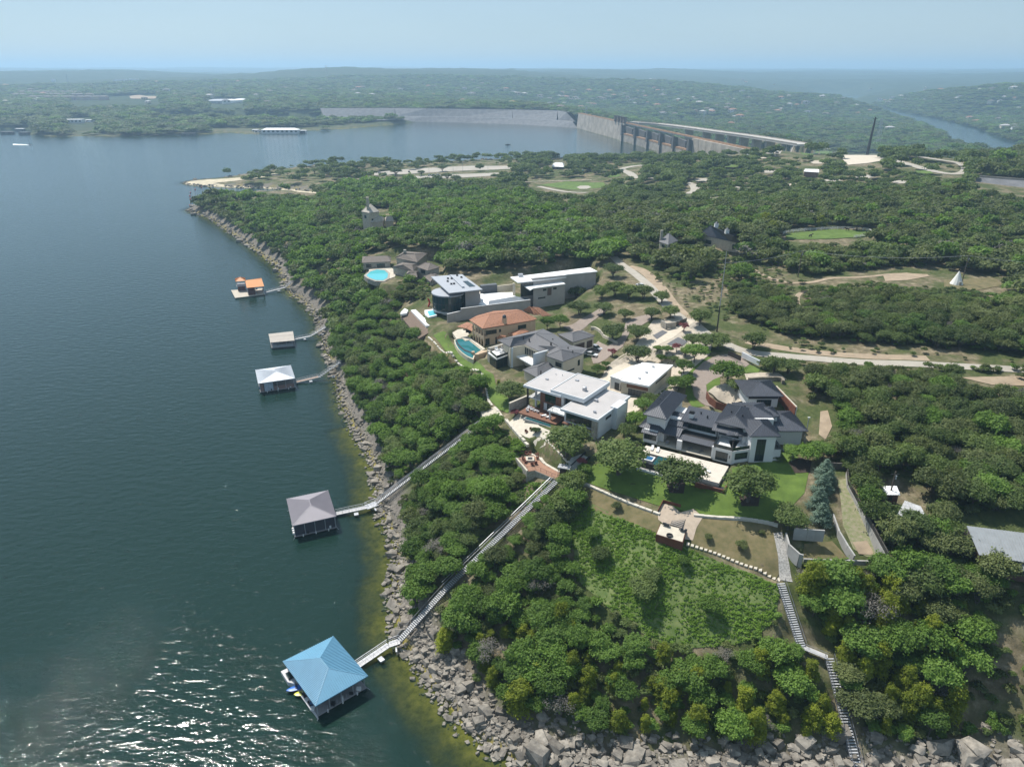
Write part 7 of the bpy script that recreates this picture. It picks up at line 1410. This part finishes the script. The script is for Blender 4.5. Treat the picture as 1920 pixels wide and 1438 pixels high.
# park pavilions and shelters
c14 = Crop(880, 280, 3.097)
pxhouse('picnic_pavilion', 'open park pavilion with white metal roof beside the lake trees', 'pavilion', c14, ((478,100),(548,104),(552,84),(490,82)), ((500,78),(540,79)), 9, 13, 16, TILEW, mat('painted pavilion shade', (.08, .07, .06), .9))  # solid dark walls stand in for the shade inside the open pavilion
pxhouse('park_restroom', 'low park building with long white roof among oaks on the plateau', 'pavilion', Crop(1400, 120, 3.692), ((395,745),(500,752),(506,735),(410,730)), ((405,727),(500,730)), 30, 34, 35.6, TILEW, mat('brown brick wall', (.20, .13, .10), .9))
for i, (px, py) in enumerate(((1278,293),(1310,293),(1400,299),(1417,296),(1447,297))): p = hit(px, py); t = thing('picnic_shelter', ('first', 'second', 'third', 'fourth', 'fifth')[i] + ' small pale pyramid roofed picnic shelter from the left on the park hillside', 'shelter', p); MB().lathe([(4.8, 3.2), (.2, 5.6)], 4).build('roof', mat('pale shelter metal', (.5, .52, .54), .6), t, rz=.6); [MB().box(a - .15, a + .15, b - .15, b + .15, 0, 3.3).build('post', DARKT, t) for a in (-2.8, 2.8) for b in (-2.8, 2.8)]
p = hit(1085, 325); t = thing('playground', 'small turquoise playground canopy under the park oaks', 'playground', p); MB().box(-6, 6, -3, 3, 3.2, 3.5).build('canopy', mat('turquoise canopy', (.05, .25, .28), .7), t); [MB().box(a - .12, a + .12, -2.5, -2.3, 0, 3.2).build('post', STEEL, t) for a in (-5, 0, 5)]
# cars
def car(x, y, z, rz, col, label, group=None, s=1.0):
    t = thing('parked_car', label, 'car', (x, y, z), rz, group); t.scale = (s,) * 3; m = mat('car paint %s' % col[0], col[1], .3, .02, .5, spec=.6, metal=.3)
    MB().prism([(-2.2, -.85), (2.1, -.85), (2.25, -.5), (2.25, .5), (2.1, .85), (-2.2, .85)], .35, [.95, .82, .7, .7, .82, .95]).build('body', m, t)
    i_ = MB(); i_.v = [(-1.9, -.78, .93), (1.0, -.78, .88), (1.0, .78, .88), (-1.9, .78, .93), (-1.5, -.62, 1.42), (.2, -.62, 1.42), (.2, .62, 1.42), (-1.5, .62, 1.42)]; i_.f = [(0, 1, 5, 4), (1, 2, 6, 5), (2, 3, 7, 6), (3, 0, 4, 7)]; i_.build('windows', GLASS, t)
    MB().prism([(-1.52, -.64), (.22, -.64), (.22, .64), (-1.52, .64)], 1.4, 1.47).build('roof', m, t)
    for a in (-1.35, 1.4):
        for b in (-.8, .8): MB().tube([(a, b - .1, .33), (a, b + .1, .33)], .33, 10).build('wheel', DARKT, t)
    for b in (-.6, .6): MB().box(2.18, 2.27, b - .15, b + .15, .58, .7).build('headlight', WHITE, t)
    return t
SIL, WHT, BLK, RDC, BLU = ('silver', (.42, .43, .45)), ('white', (.7, .7, .7)), ('black', (.03, .03, .035)), ('red', (.35, .03, .03)), ('blue', (.06, .12, .28))
p = hit(1118, 656); car(p.x, p.y, p.z + .12, R(-50), SIL, 'silver grey sedan on the court behind the grey shingled villa', s=1.1); p = hit(1108, 668); car(p.x, p.y, p.z + .12, R(-30), WHT, 'white car under trees beside the grey shingled villa', s=1.05)
p = hit(1200, 538); car(p.x, p.y, p.z + .15, R(120), WHT, 'white car under oaks beside the lakeside road')
for i, (px, py, c_, w_) in enumerate(((767,324,BLK,'black car alone at the left of the lakeside parking lot'),(806,331,SIL,'leftmost silver car in the row at the middle of the lot'),(814,331,BLK,'black car between silver cars in the lot row'),(822,330,SIL,'rightmost silver car in the lot row'),(817,343,BLK,'dark car under the oak below the parking lot'),(842,344,WHT,'left white car below the parking lot'),(851,343,WHT,'right white car below the parking lot'),(712,326,SIL,'silver car among oaks left of the parking lot'),(722,327,BLK,'black car among oaks left of the parking lot'),(694,343,WHT,'white car by the park path oaks'),(1457,288,BLK,'dark car on the wide pale park road'),(1240,373,WHT,'white car on the park road at the forest edge'))): p = hit(px, py); car(p.x, p.y, p.z + .3, RNG.uniform(0, 3), c_, w_, s=1.25)
# ================================================================== far shore: marina, houses, tanks
def blockhouse(name, label, cat, px, py, w, d, h, mroof, mwall, rz=0.0, pitched=True, group=None, wins=0, z=None):
    p = hit(px, py) if z is None else Vector((*up(px, py, z), z)); H_ = House(name, label, cat, p.x, p.y, math.degrees(rz), p.z, group)
    H_.box('wall', -w / 2, w / 2, 0, d, p.z - 4, p.z + h, mwall)
    if pitched: H_.hip(-w / 2 - .8, w / 2 + .8, -.8, d + .8, p.z + h, p.z + h + d * .22, 'x', mroof, 0, caps=False)
    else: H_.box('roof', -w / 2 - .5, w / 2 + .5, -.5, d + .5, p.z + h, p.z + h + .6, mroof)
    for i in range(wins): a = -w / 2 + (i + .3) * w / wins; H_.win((a, 0), (a + w / wins * .5, 0), p.z + h * .35, p.z + h * .8, 1)
    return H_
blockhouse('marina_building', 'long white floating marina building on the far shore', 'marina', 525, 251, 74, 16, 7, TILEW, WHITE, 0, True, None, 8, 0.0); blockhouse('marina_annex', 'low dark floating dock wing at the left of the white marina', 'marina', 487, 250, 22, 10, 4, DARKT, WHITE, 0, False, None, 3, 0.0); blockhouse('marina_annex', 'low white floating dock wing at the right of the white marina', 'marina', 560, 250, 26, 10, 4.5, TILEW, DP_, 0, False, None, 3, 0.0)
for i, (x, y, lb) in enumerate(((352,255,'long dark houseboat moored off the far shore'),(12,252,'dark roofed boat dock at the far left shore'),(36,246,'white roofed boat dock in the far left inlet'),(44,253,'grey boat dock beside the far left point'),(8,241,'pale boat dock deep in the far left inlet'),(478,248,'small white cruiser left of the marina'),(568,250,'small white cruiser right of the marina'))): blockhouse('far_dock' if i < 5 else 'cabin_cruiser', lb, 'dock' if i < 5 else 'boat', x, y, (26, 24, 16, 18, 16, 12, 12)[i], 9, 4, (DARKT, GREYSH, TILEW, GREYSH, TILEW, TILEW, TILEW)[i], DP_ if i < 5 else WHITE, 0, False, None, 2, 0.0)
blockhouse('white_lake_house', 'wide white flat roofed house on the far shore hillside', 'house', 136, 232, 42, 16, 8, TILEW, WHITE, .1, False, None, 5); blockhouse('white_lake_annex', 'small white annex right of the wide white far shore house', 'house', 168, 230, 20, 12, 5, TILEW, WHITE, .1, False, None, 2)
blockhouse('far_white_shed', 'long white roof in the woods above the far shore', 'building', 247, 222, 34, 12, 4, TILEW, WHITE, 0, False); blockhouse('far_white_building', 'white building at the left edge of the far woods', 'building', 50, 202, 34, 18, 6, TILEW, WHITE, 0, False)
for x, y, r_, lb in ((415,193,42,'wide grey domed storage tank on the far hillside'),(434,193,22,'small white domed tank between two others'),(452,192,24,'white domed tank at the right of the tank group')): p = hit(x, y); t = thing('storage_tank', lb, 'tank', p); MB().lathe([(r_, -3), (r_, 7), (r_ * .6, 10), (.5, 11)], 20).build('shell', LG if r_ > 40 else TILEW, t)
PKW = mat('pinkish apartment stucco', (.40, .27, .24), .9, .1, .05); k = 0
for row, (x0, x1, y) in enumerate(((40,150,178),(30,180,183),(60,200,188))):
    for x in range(x0, x1, 15): blockhouse('apartment_block', 'pink and tan apartment block in the dense far left estate, %s row' % ('upper', 'middle', 'lower')[row], 'building', x + RNG.uniform(-2, 2), y, 28, 14, 11, BR, PKW if (x + row) % 2 else TANST, RNG.uniform(-.1, .1), True, 'apartment blocks far left', 0)
for x, y, w, lb in ((225,153,60,'long white building on the upper left hill'),(250,152,46,'white building at the right of the upper left hill group'),(272,158,20,'small white building stepping down the upper left hill')): blockhouse('hill_building', lb, 'building', x, y, w, 20, 9, TILEW, WHITE, 0, False)
for poly, m_, nm in (([(85,169),(180,165),(190,170),(120,172)], DIRT, 'bare_cleared_ground'), ([(242,181),(295,182),(290,186),(245,186)], DIRT, 'bare_cleared_ground'), ([(203,200),(275,198),(275,200),(205,202)], ROADM, 'far_parking_lot')): drape(nm, pix_ground(poly), 1.2, m_, 25)
for x, y, lb in ((22.5+600,197,'white depot left of the far embankment'),(718,197,'long white warehouse behind the embankment dam'),(740,197,'small white warehouse right of the long one'),(810,204,'tiny white block on the far embankment crest')): blockhouse('warehouse', lb, 'building', x, y, 40 if x < 730 else 16, 14, 6, TILEW, WHITE, 0, False)
# hillside houses: many small homes seen far off, each its own thing
HP = [blockhouse('hillside_house', 'pale stone house with grey roof in the far wooded suburbs', 'house', -500, 300, 22, 14, 6, m_, w_, 0, True, 'far hillside houses', 2, 20) for m_, w_ in ((BR, CREAM), (GREYSH, WHITE), (TERRA, CREAM), (MEMB, CREAM), (BR, TANST))]
zones = [((960,150),(1480,215),95,'pale house on the wooded hills behind the dam','houses on the hills behind the dam'),((1500,165),(1920,215),36,'pale house on the hill across the lower river','houses across the lower river'),((0,150),(620,200),34,'pale house on the far left wooded hills','houses on the far left hills'),((620,150),(960,195),30,'pale house on the middle far hills','houses on the middle far hills'),((1230,190),(1640,240),24,'pale house in the valley below the dam','houses in the valley'),((1660,205),(1910,262),16,'pale boathouse home along the lower river bank','homes along the lower river')]
kids = {h.e.name: [c_ for c_ in bpy.data.objects if c_.parent == h.e] for h in HP}
sub = {c_.name: [g_ for g_ in bpy.data.objects if g_.parent == c_] for h in HP for c_ in kids[h.e.name]}
nh = 0
for (x0, y0), (x1, y1), n, lb, gr in zones:
    for i in range(n):
        p = hit(RNG.uniform(x0, x1), RNG.uniform(y0, y1) if RNG.random() < .5 else (y0 + y1) / 2 + RNG.normal() * (y1 - y0) * .15)
        if inpoly(np.array([p.x]), np.array([p.y]), LAKE)[0] or riv_d(np.array([p.x]), np.array([p.y]))[0] < 12 or p.z < -46.5: continue
        h = HP[int(RNG.integers(5))]; c_ = copyob(h.e, None, (p.x, p.y, p.z + 6), RNG.uniform(-.8, .8), RNG.uniform(.6, 1.15)); c_['label'] = lb; c_['group'] = gr; nh += 1
        for k_ in kids[h.e.name]:
            ck = copyob(k_, c_)
            for g_ in sub[k_.name]: copyob(g_, ck)
for h in HP:
    for k_ in kids[h.e.name]:
        for g_ in sub[k_.name]: bpy.data.objects.remove(g_)
        bpy.data.objects.remove(k_)
    bpy.data.objects.remove(h.e)
print('far houses', nh)
# ================================================================== landmark trees
LT_ = [ # px, py of the foot, crown radius (m), kind, label
 (1402,940,6.6,'oak','round spreading oak standing alone on the right of the big lawn'),(1268,918,6.2,'oak','wide oak leaning over the infinity pool beside the boardwalk stair'),(1162,890,7.0,'oak','broad oak at the left end of the big lawn, right of the concrete ramp'),(1062,856,6.6,'oak','big dense oak in front of the flat-roofed white villa terrace'),
 (957,752,4.9,'oak','dark oak on the narrow lawn left of the flat-roofed white villa'),(1478,992,4.4,'oak','bushy oak at the top of the rubble drain by the right wall end'),(1484,862,2.8,'lush','slim young tree in the mulch bed right of the white tower'),(1512,868,3.4,'lush','second young tree in the mulch bed right of the white tower'),(1540,862,3.4,'lush','tree at the head of the conifer row beyond the mulch bed'),
 (1361,722,5.2,'lush','bright round oak inside the loop of the round driveway'),(1378,735,3.4,'oak','small oak beside the charcoal roofed garage gravel bed'),(1312,560,1,'',''),(1205,775,3.2,'lush','leafy tree between the garage court and the charcoal roofed villa'),(1222,762,3.2,'oak','oak in front of the white garage door court'),(1190,800,3.0,'lush','low leafy tree left of the bay window of the charcoal roofed villa'),(1176,820,3.2,'oak','oak right of the flat-roofed villa corner'),(1218,795,2.6,'lush','small leafy tree by the lower left hip roof'),
 (1282,700,3.2,'lush','leafy tree left of the driveway near the white garage'),(1268,735,3.4,'lush','leafy tree between the white garage and the round driveway'),(1290,728,2.8,'lush','small round tree on the strip lawn left of the driveway'),(1302,680,4.4,'lush','dense tree at the top of the left driveway lawn'),(1322,655,4.4,'oak','oak left of the dark driveway gate'),(1345,655,4.4,'oak','oak just behind the dark driveway gate'),(1300,650,3.6,'oak','oak at the junction of cream drive and driveway'),
 (1412,655,4.6,'oak','wide light oak by the road above the white gate wall'),(1312,610,4.8,'oak','lone oak beside the road left of the very tall pole'),(1450,700,4.4,'oak','grey green oak right of the gate wall'),(1476,700,4.0,'oak','open grey green oak above the garage wall'),(1430,690,2.6,'oak','small oak by the driveway lawn patch'),
 (1196,680,4.8,'oak','rounded oak above the white garage roof'),(1196,640,4.6,'oak','dark oak between brick drive and cream drive'),(1148,638,4.8,'oak','dense oak beside the curved cream planter wall'),(1222,600,3.8,'oak','oak above the brick drive near the stone gate wall'),(1256,596,3.8,'oak','oak directly behind the stone gate wall'),(1205,560,4.6,'oak','spreading oak at the upper end of the brick drive'),(1240,568,3.8,'oak','oak beside the lakeside road bend'),(1178,560,4.8,'oak','large oak behind the brick drive lawn'),(1152,555,5.0,'oak','large oak right of the long white-roofed wing'),
 (1128,560,4.6,'oak','oak hiding the end of the long white-roofed wing'),(1132,590,4.2,'oak','oak over the tan back drive'),(1085,590,4.8,'oak','big oak behind the terracotta villa, left of the tan drive'),(1080,560,4.4,'oak','oak against the long concrete wing wall'),(1052,615,3.6,'lush','small tree at the right rear of the terracotta villa'),(1026,618,3.6,'lush','leafy tree over the low terracotta wing'),(1172,600,3.4,'oak','oak on the grass above the brick drive'),
 (1105,530,4.8,'oak','oak above the roof of the long wing'),(1150,520,5.0,'oak','oak group member left of the road entrance'),(1122,702,2.4,'lush','round green shrub-like tree beside the grey villa wall'),(1136,690,1.6,'lush','small round shrub on the gravel by the cream drive'),(1148,668,1.8,'red','reddish shrub above the cream drive bend'),(1282,622,2.2,'red','crimson crape myrtle beside the dark gravel diamond'),(1268,660,2.0,'red','pinkish crape myrtle below the gravel diamond'),
 (1250,665,2.2,'lush','yellowish small tree in the granite garden'),(1240,680,2.0,'lush','small tree in the granite garden near the white garage'),(1262,680,2.0,'oak','small oak in the granite garden, right of the garage'),(1232,660,1.6,'lush','low shrub along the cream drive edge'),(1285,668,2.2,'oak','small oak near the rock planting'),(966,782,1.6,'red','reddish shrub in front of the tall garden wall'),(1005,813,1.5,'oak','round olive shrub in the stone garden'),
 (1390,1030,1.6,'cedar','dark round bush in the middle of the dry grass'),(1328,1012,1.1,'cedar','small dark bush on the left of the dry grass right of the patio'),(1428,1002,.8,'cedar','tiny dark bush near the white wall on the dry grass'),(1156,955,1.4,'cedar','lone small bush on the left dry grass'),(935,722,1.2,'lime','bright yellow green planter shrub beside the grey villa terrace'),(898,702,1.0,'lush','small shrub on the narrow lawn end'),
 (1090,875,1.6,'red','reddish shrub beside the concrete ramp'),(1082,905,2.2,'lush','bright shrub right of the stair shelter'),(1096,890,2.0,'lush','green shrub between ramp and left lawn oak'),(1072,925,4.4,'oak','dense dark oak just below the stair shelter'),(1060,960,4.2,'oak','dark oak below the white wall, right of the long stair'),(1035,985,4.0,'oak','dark bushy oak right of the long stair'),
 (1545,895,2.9,'blue','upper blue green conifer of the row left of the channel'),(1540,925,3.0,'blue','second blue green conifer from the top of the row'),(1533,952,3.0,'blue','third blue green conifer of the row'),(1538,980,3.0,'blue','lowest blue green conifer above the retaining block wall'),(1552,912,2.6,'blue','blue green conifer on the channel side of the row'),(1452,862,1.2,'oak','dark shrub at the foot of the white tower'),(1462,866,1.2,'oak','second dark shrub at the foot of the white tower'),
 (1110,1010,2.0,'lush','leafy tree at the top left of the green slope'),(1125,1050,2.6,'oak','oak on the left of the green slope'),(1205,1120,3.6,'oak','dark dense tree in the middle of the green slope'),(1222,1090,2.4,'oak','smaller tree behind the dark one on the green slope'),(1280,1060,1.6,'lush','small tree on the upper green slope'),(1330,1150,2.6,'lush','leafy tree at the lower edge of the green slope'),
 (835,1215,3.4,'lime','bright yellow green tree above the boulders beside the blue boathouse stair'),(975,1330,4.6,'lime','largest bright yellow green tree, standing at the boulder edge'),(1000,1275,3.6,'lime','bright yellow green tree behind the largest one'),(1250,1330,3.4,'lime','bright yellow green tree in the lower middle thicket'),(1270,1290,3.0,'lime','upper bright yellow green tree of the lower middle thicket'),(772,1045,2.4,'lime','bright shrub tree at the waterline below the left stair'),(800,1090,2.2,'lime','bright low tree near the orange soil patch'),(1720,1330,4.2,'lime','bright yellow green tree in the lower right thicket'),
 (1448,445,5.5,'lime','bright green tree left of the paddock fence'),(1432,430,6.0,'lime','tall bright green tree between barn and paddock'),(1538,428,4.6,'lime','golden yellow tree behind the paddock'),(1510,430,4.4,'lush','mid green tree behind the paddock'),(1605,432,5.0,'oak','oak behind the right end of the paddock'),(1298,424,4.0,'lime','golden yellow tree left of the dark barn'),
 (497,330,6.5,'oak','lone round oak on the rocky spit'),(481,327,5.0,'oak','smaller oak left of the lone round one on the spit'),(530,322,5.0,'oak','oak in the middle of the rocky spit'),(612,322,6.5,'oak','dark oak where the spit meets the park'),(590,326,5.5,'oak','oak left of the dark one on the spit'),(645,330,6.0,'oak','oak standing before the parking lot left end'),(570,324,4.0,'oak','small oak on the spit grass'),(540,330,4.5,'lush','light green tree on the spit grass'),(700,312,6.0,'oak','bright oak at the water side of the park'),(742,330,7.0,'oak','large dark oak at the left of the parking lot'),(725,315,6.0,'oak','oak behind the left of the parking lot'),(790,330,5.0,'oak','round oak inside the parking lot'),(830,322,6.0,'oak','oak at the top of the parking lot'),(838,338,6.5,'oak','wide oak between parking lot and path'),(855,342,6.0,'oak','oak right of the wide parking oak'),(1045,632,1,'','')]
for px, py, r_, k, lb in LT_:
    if not k: continue
    p = hit(px, py); tree(k, p.x, p.y, r_ * (1.0 if k not in ('blue',) else .95), lb, sq=.85 if k == 'oak' else (.8 if k in ('lime', 'blue') else .9))
for a, b, c, d in GLADES: lawn('park_clearing', [(a - c, b), (a - c * .5, b - d), (a + c * .6, b - d), (a + c, b), (a + c * .4, b + d), (a - c * .6, b + d)], (ROADM, LAWN, GRAV)[int(a) % 3], .3, 6)
# ================================================================== boulders
def rock_mesh(seed, m, flat=.7):
    rg = np.random.default_rng(seed); bm = bmesh.new(); P = rg.uniform(-1, 1, (13, 3)); P = np.sign(P) * np.abs(P) ** .45 * np.array([1, .78, flat]) * .62
    for p in P: bm.verts.new(p)
    bmesh.ops.convex_hull(bm, input=bm.verts[:]); me = bpy.data.meshes.new('boulder')
    for v in [v for v in bm.verts if not v.link_faces]: bm.verts.remove(v)
    bm.to_mesh(me); bm.free(); me.materials.append(m); return me
RK = mat('limestone boulder', (.125, .112, .095), .95, .3, .8, .05, 3, col2=(.30, .27, .225), rnd=.3); RKS = mat('submerged boulder', (.16, .14, .045), .95, .2, 1, .05, 3, rnd=.3)
ROCKS = [rock_mesh(200 + i, RK, .55 + .1 * (i % 4)) for i in range(8)]
rk = []
rg = np.random.default_rng(11); SH = [up(*p) for p in SHORE_MAIN]; off = [(20, 87.5), (45, 88), (75, 87), (110, 84), (150, 78)]
path = [Vector(p) for p in (off[::-1] + SH)]; seglen = 0
for a, b in zip(path, path[1:]):
    L = (b - a).length; m_ = (a + b) / 2; r0 = m_.length
    if r0 > 1150: continue
    dens = 24 if (r0 < 150 and m_.x > -26) else 11 if r0 < 200 else 6 if r0 < 420 else 1.6; n = rg.poisson(L * dens)
    for _ in range(n):
        t_ = rg.random(); nd = Vector((b.y - a.y, a.x - b.x)).normalized(); wid = (12 if m_.x > 4 else 9) if (r0 < 150 and m_.x > -26) else 3.0
        dl_ = -3.5 + rg.beta(2.0, 2.3) * (wid + 3.5); p = a.lerp(b, t_) + nd * dl_; s = min(2.8, .25 + rg.lognormal(-.95, .72)) * (1 if r0 < 420 else 1.7)
        if wid > 10 and dl_ > 1.5 and rg.random() < .3: s *= 1.5
        rk.append((p.x, p.y, s, rg.integers(8), r0))
HZ = H(np.array([r_[0] for r_ in rk]), np.array([r_[1] for r_ in rk]))
rk = [(x, y, float(z), s, int(k), r0) for (x, y, s, k, r0), z in zip(rk, HZ)]
rk.sort(key=lambda q: -q[3] / q[5]); print('rocks', len(rk))
vis_r = []
for q in rk:
    px, py = pj(q[0], q[1], q[2])
    if -20 < px < 1940 and py < 1470 and q[2] > -.3 and len(vis_r) < 300: vis_r.append(q)
vs = set(id(q) for q in vis_r)
BLM = [(750,1201,'the lower stair foot'),(790,1250,'the shore just past the lower stair'),(850,1310,'the bank below the yellow green tree'),(950,1390,'the largest yellow green tree'),(1050,1400,'the boulder bank at lower left'),(1150,1410,'the lower centre boulder bank'),(1260,1410,'the middle of the bottom bank'),(1370,1415,'the bottom bank right of centre'),(1480,1420,'the bank left of the lowest stair'),(1600,1425,'the lowest stair foot'),(1700,1425,'the bank right of the lowest stair'),(1830,1425,'the lower right corner'),(745,1120,'the orange soil bank'),(742,1030,'the bright waterline shrub'),(706,945,'the left shore stair foot'),(690,860,'the bank above the left stair foot'),(640,740,'the white boathouse walkway end'),(610,640,'the beige dock walkway end'),(550,545,'the orange houseboat walkway end'),(450,450,'the far wooded point')]
for q in vis_r:
    o_ = bpy.data.objects.new('boulder', ROCKS[q[4]]); COL.objects.link(o_); o_.location = (q[0], q[1], q[2] + q[3] * .12); o_.scale = (q[3],) * 3; o_.rotation_euler = (rg.uniform(-.25, .25), rg.uniform(-.25, .25), rg.uniform(0, 6.28))
    px, py = pj(*q[:3]); gr, lb = ('boulders below the near thicket', 'large angular grey limestone boulder on the bank below the near thicket') if px > 1000 else ('boulders by the blue boathouse stair', 'large angular grey boulder on the shore beside the lower metal stair') if py > 1100 else ('boulders below the left stair', 'pale boulder on the narrow shore below the wooded bank')
    bl = min(BLM, key=lambda b_: math.hypot(b_[0] - px, b_[1] - py)); dx_, dy_ = px - bl[0], py - bl[1]; side = ('left of' if dx_ < 0 else 'right of') if abs(dx_) > abs(dy_) else ('beyond' if dy_ < 0 else 'in front of')
    lb = ('huge slab-like' if q[3] > 2 else 'large angular' if q[3] > 1.3 else 'medium angular') + ' grey limestone boulder %s%s ' % ('close ' if math.hypot(dx_, dy_) < 40 else '', side) + bl[2]; gr = 'shore boulders by ' + bl[2]
    tag(o_, lb, 'boulder', gr)
KINDS['rock'] = [(m_, bpy.data.meshes.new('empty'), m_) for m_ in ROCKS]
instancer('shore_rubble', [(q[0], q[1], q[2] + q[3] * .1 + .08, q[3], 0) for q in rk if id(q) not in vs], ['rock'], True, 'broken pale limestone rubble along the waterline', 'rubble')
# ================================================================== undergrowth, weeds on the open slope
KINDS['weed'] = [(m_, None, m_) for m_ in (crown_mesh('weed', 'weed', 300 + i, 4, 130, .2, 1, .8, .05)[0] for i in range(3))]
SLOPE = [(1065,985),(1105,952),(1180,980),(1250,1012),(1462,1100),(1455,1165),(1400,1205),(1300,1215),(1230,1205),(1160,1160),(1080,1090)]
BANK2 = [(915,790),(985,840),(960,880),(930,880),(880,840)]; BANK3 = [(985,905),(1040,905),(990,950),(950,960)]; BANK1 = [(850,690),(905,740),(925,790),(890,790),(870,740)]
def fill(polys, cell, s0, s1, kf, cond=None):
    out = []
    for P_ in polys:
        w = pix_ground(P_); xs = [p[0] for p in w]; ys = [p[1] for p in w]; X, Y = np.meshgrid(np.arange(min(xs), max(xs), cell), np.arange(min(ys), max(ys), cell)); X = X.ravel() + RNG.uniform(-.5, .5, X.size) * cell; Y = Y.ravel() + RNG.uniform(-.5, .5, Y.size) * cell
        k = inpoly(X, Y, w); X, Y = X[k], Y[k]; Z = H(X, Y); n_ = vnoise(X / 3.5, Y / 3.5, 55)
        for x, y, z, q in zip(X, Y, Z, n_):
            if RNG.random() < .9 + q * 1.3: out.append((x, y, z, RNG.uniform(s0, s1) * (1 + q * .5), kf()))
    return out
instancer('slope_groundcover', fill([SLOPE, BANK1, BANK2, BANK3], .5, .28, .6, lambda: 0), ['weed'], True, 'bright green low ground cover on the open slope below the dry grass', 'ground cover')
# low brush between the near trees
X, Y = np.meshgrid(np.arange(-110, 190, 2.3), np.arange(70, 330, 2.3)); X = X.ravel() + RNG.uniform(-1.1, 1.1, X.size); Y = Y.ravel() + RNG.uniform(-1.1, 1.1, Y.size)
Z = H(X, Y); k = ~inpoly(X, Y, LAKE); X, Y, Z = X[k], Y[k], Z[k]; d = distpoly(X, Y, LAKE); px, py = pj(X, Y, Z); k = (d > np.where((np.hypot(X, Y) < 150) & (X > -22), np.where(X > 4, 10, 7), 3.5))
for P_ in CLEARP[:-4] + [SLOPE]: k &= ~inpoly(px, py, P_)
for P_ in ([(1480,1100),(1500,1110),(1525,1190),(1510,1200)],): k &= ~inpoly(px, py, P_)
k &= RNG.random(X.size) < .8
for (p0, z0, p1, z1) in CARVE: k &= distpoly(X, Y, [p0, p1], False) > 2.6
instancer('undergrowth', [(x, y, z - .2, RNG.uniform(.8, 1.7), int(RNG.integers(3))) for x, y, z in zip(X[k], Y[k], Z[k])], ['lush', 'cedar', 'oak'], True, 'low mixed brush filling gaps between the near trees', 'undergrowth')
# scrub tufts on open ground to the right and along the road
sc_ = [(1180,505),(1290,520),(1330,500),(1400,490),(1520,520),(1480,560),(1390,560),(1380,600),(1480,632),(1600,655),(1780,665),(1925,680),(1925,712),(1700,700),(1480,690),(1420,640),(1300,590)]
w = pix_ground(sc_); xs = [p[0] for p in w]; ys = [p[1] for p in w]; X, Y = np.meshgrid(np.arange(min(xs), max(xs), 3.2), np.arange(min(ys), max(ys), 3.2)); X = X.ravel() + RNG.uniform(-1.6, 1.6, X.size); Y = Y.ravel() + RNG.uniform(-1.6, 1.6, Y.size); k = inpoly(X, Y, w) & (RNG.random(X.size) < .5 + vnoise(X / 14, Y / 14, 91)); X, Y = X[k], Y[k]
road_w = [tuple(hit(*p)[:2]) for p in [(1150,482),(1165,496),(1188,512),(1212,532),(1240,562),(1268,590),(1300,612),(1350,640),(1400,660),(1470,668),(1520,672),(1620,680),(1740,684),(1950,696)]]; k = distpoly(X, Y, road_w, False) > 5; X, Y = X[k], Y[k]
instancer('roadside_scrub', [(x, y, z, RNG.uniform(.4, 1.4), int(RNG.integers(2))) for x, y, z in zip(X, Y, H(X, Y))], ['cedar', 'oak'], True, 'scattered low scrub on the open dry ground beside the road', 'scrub')
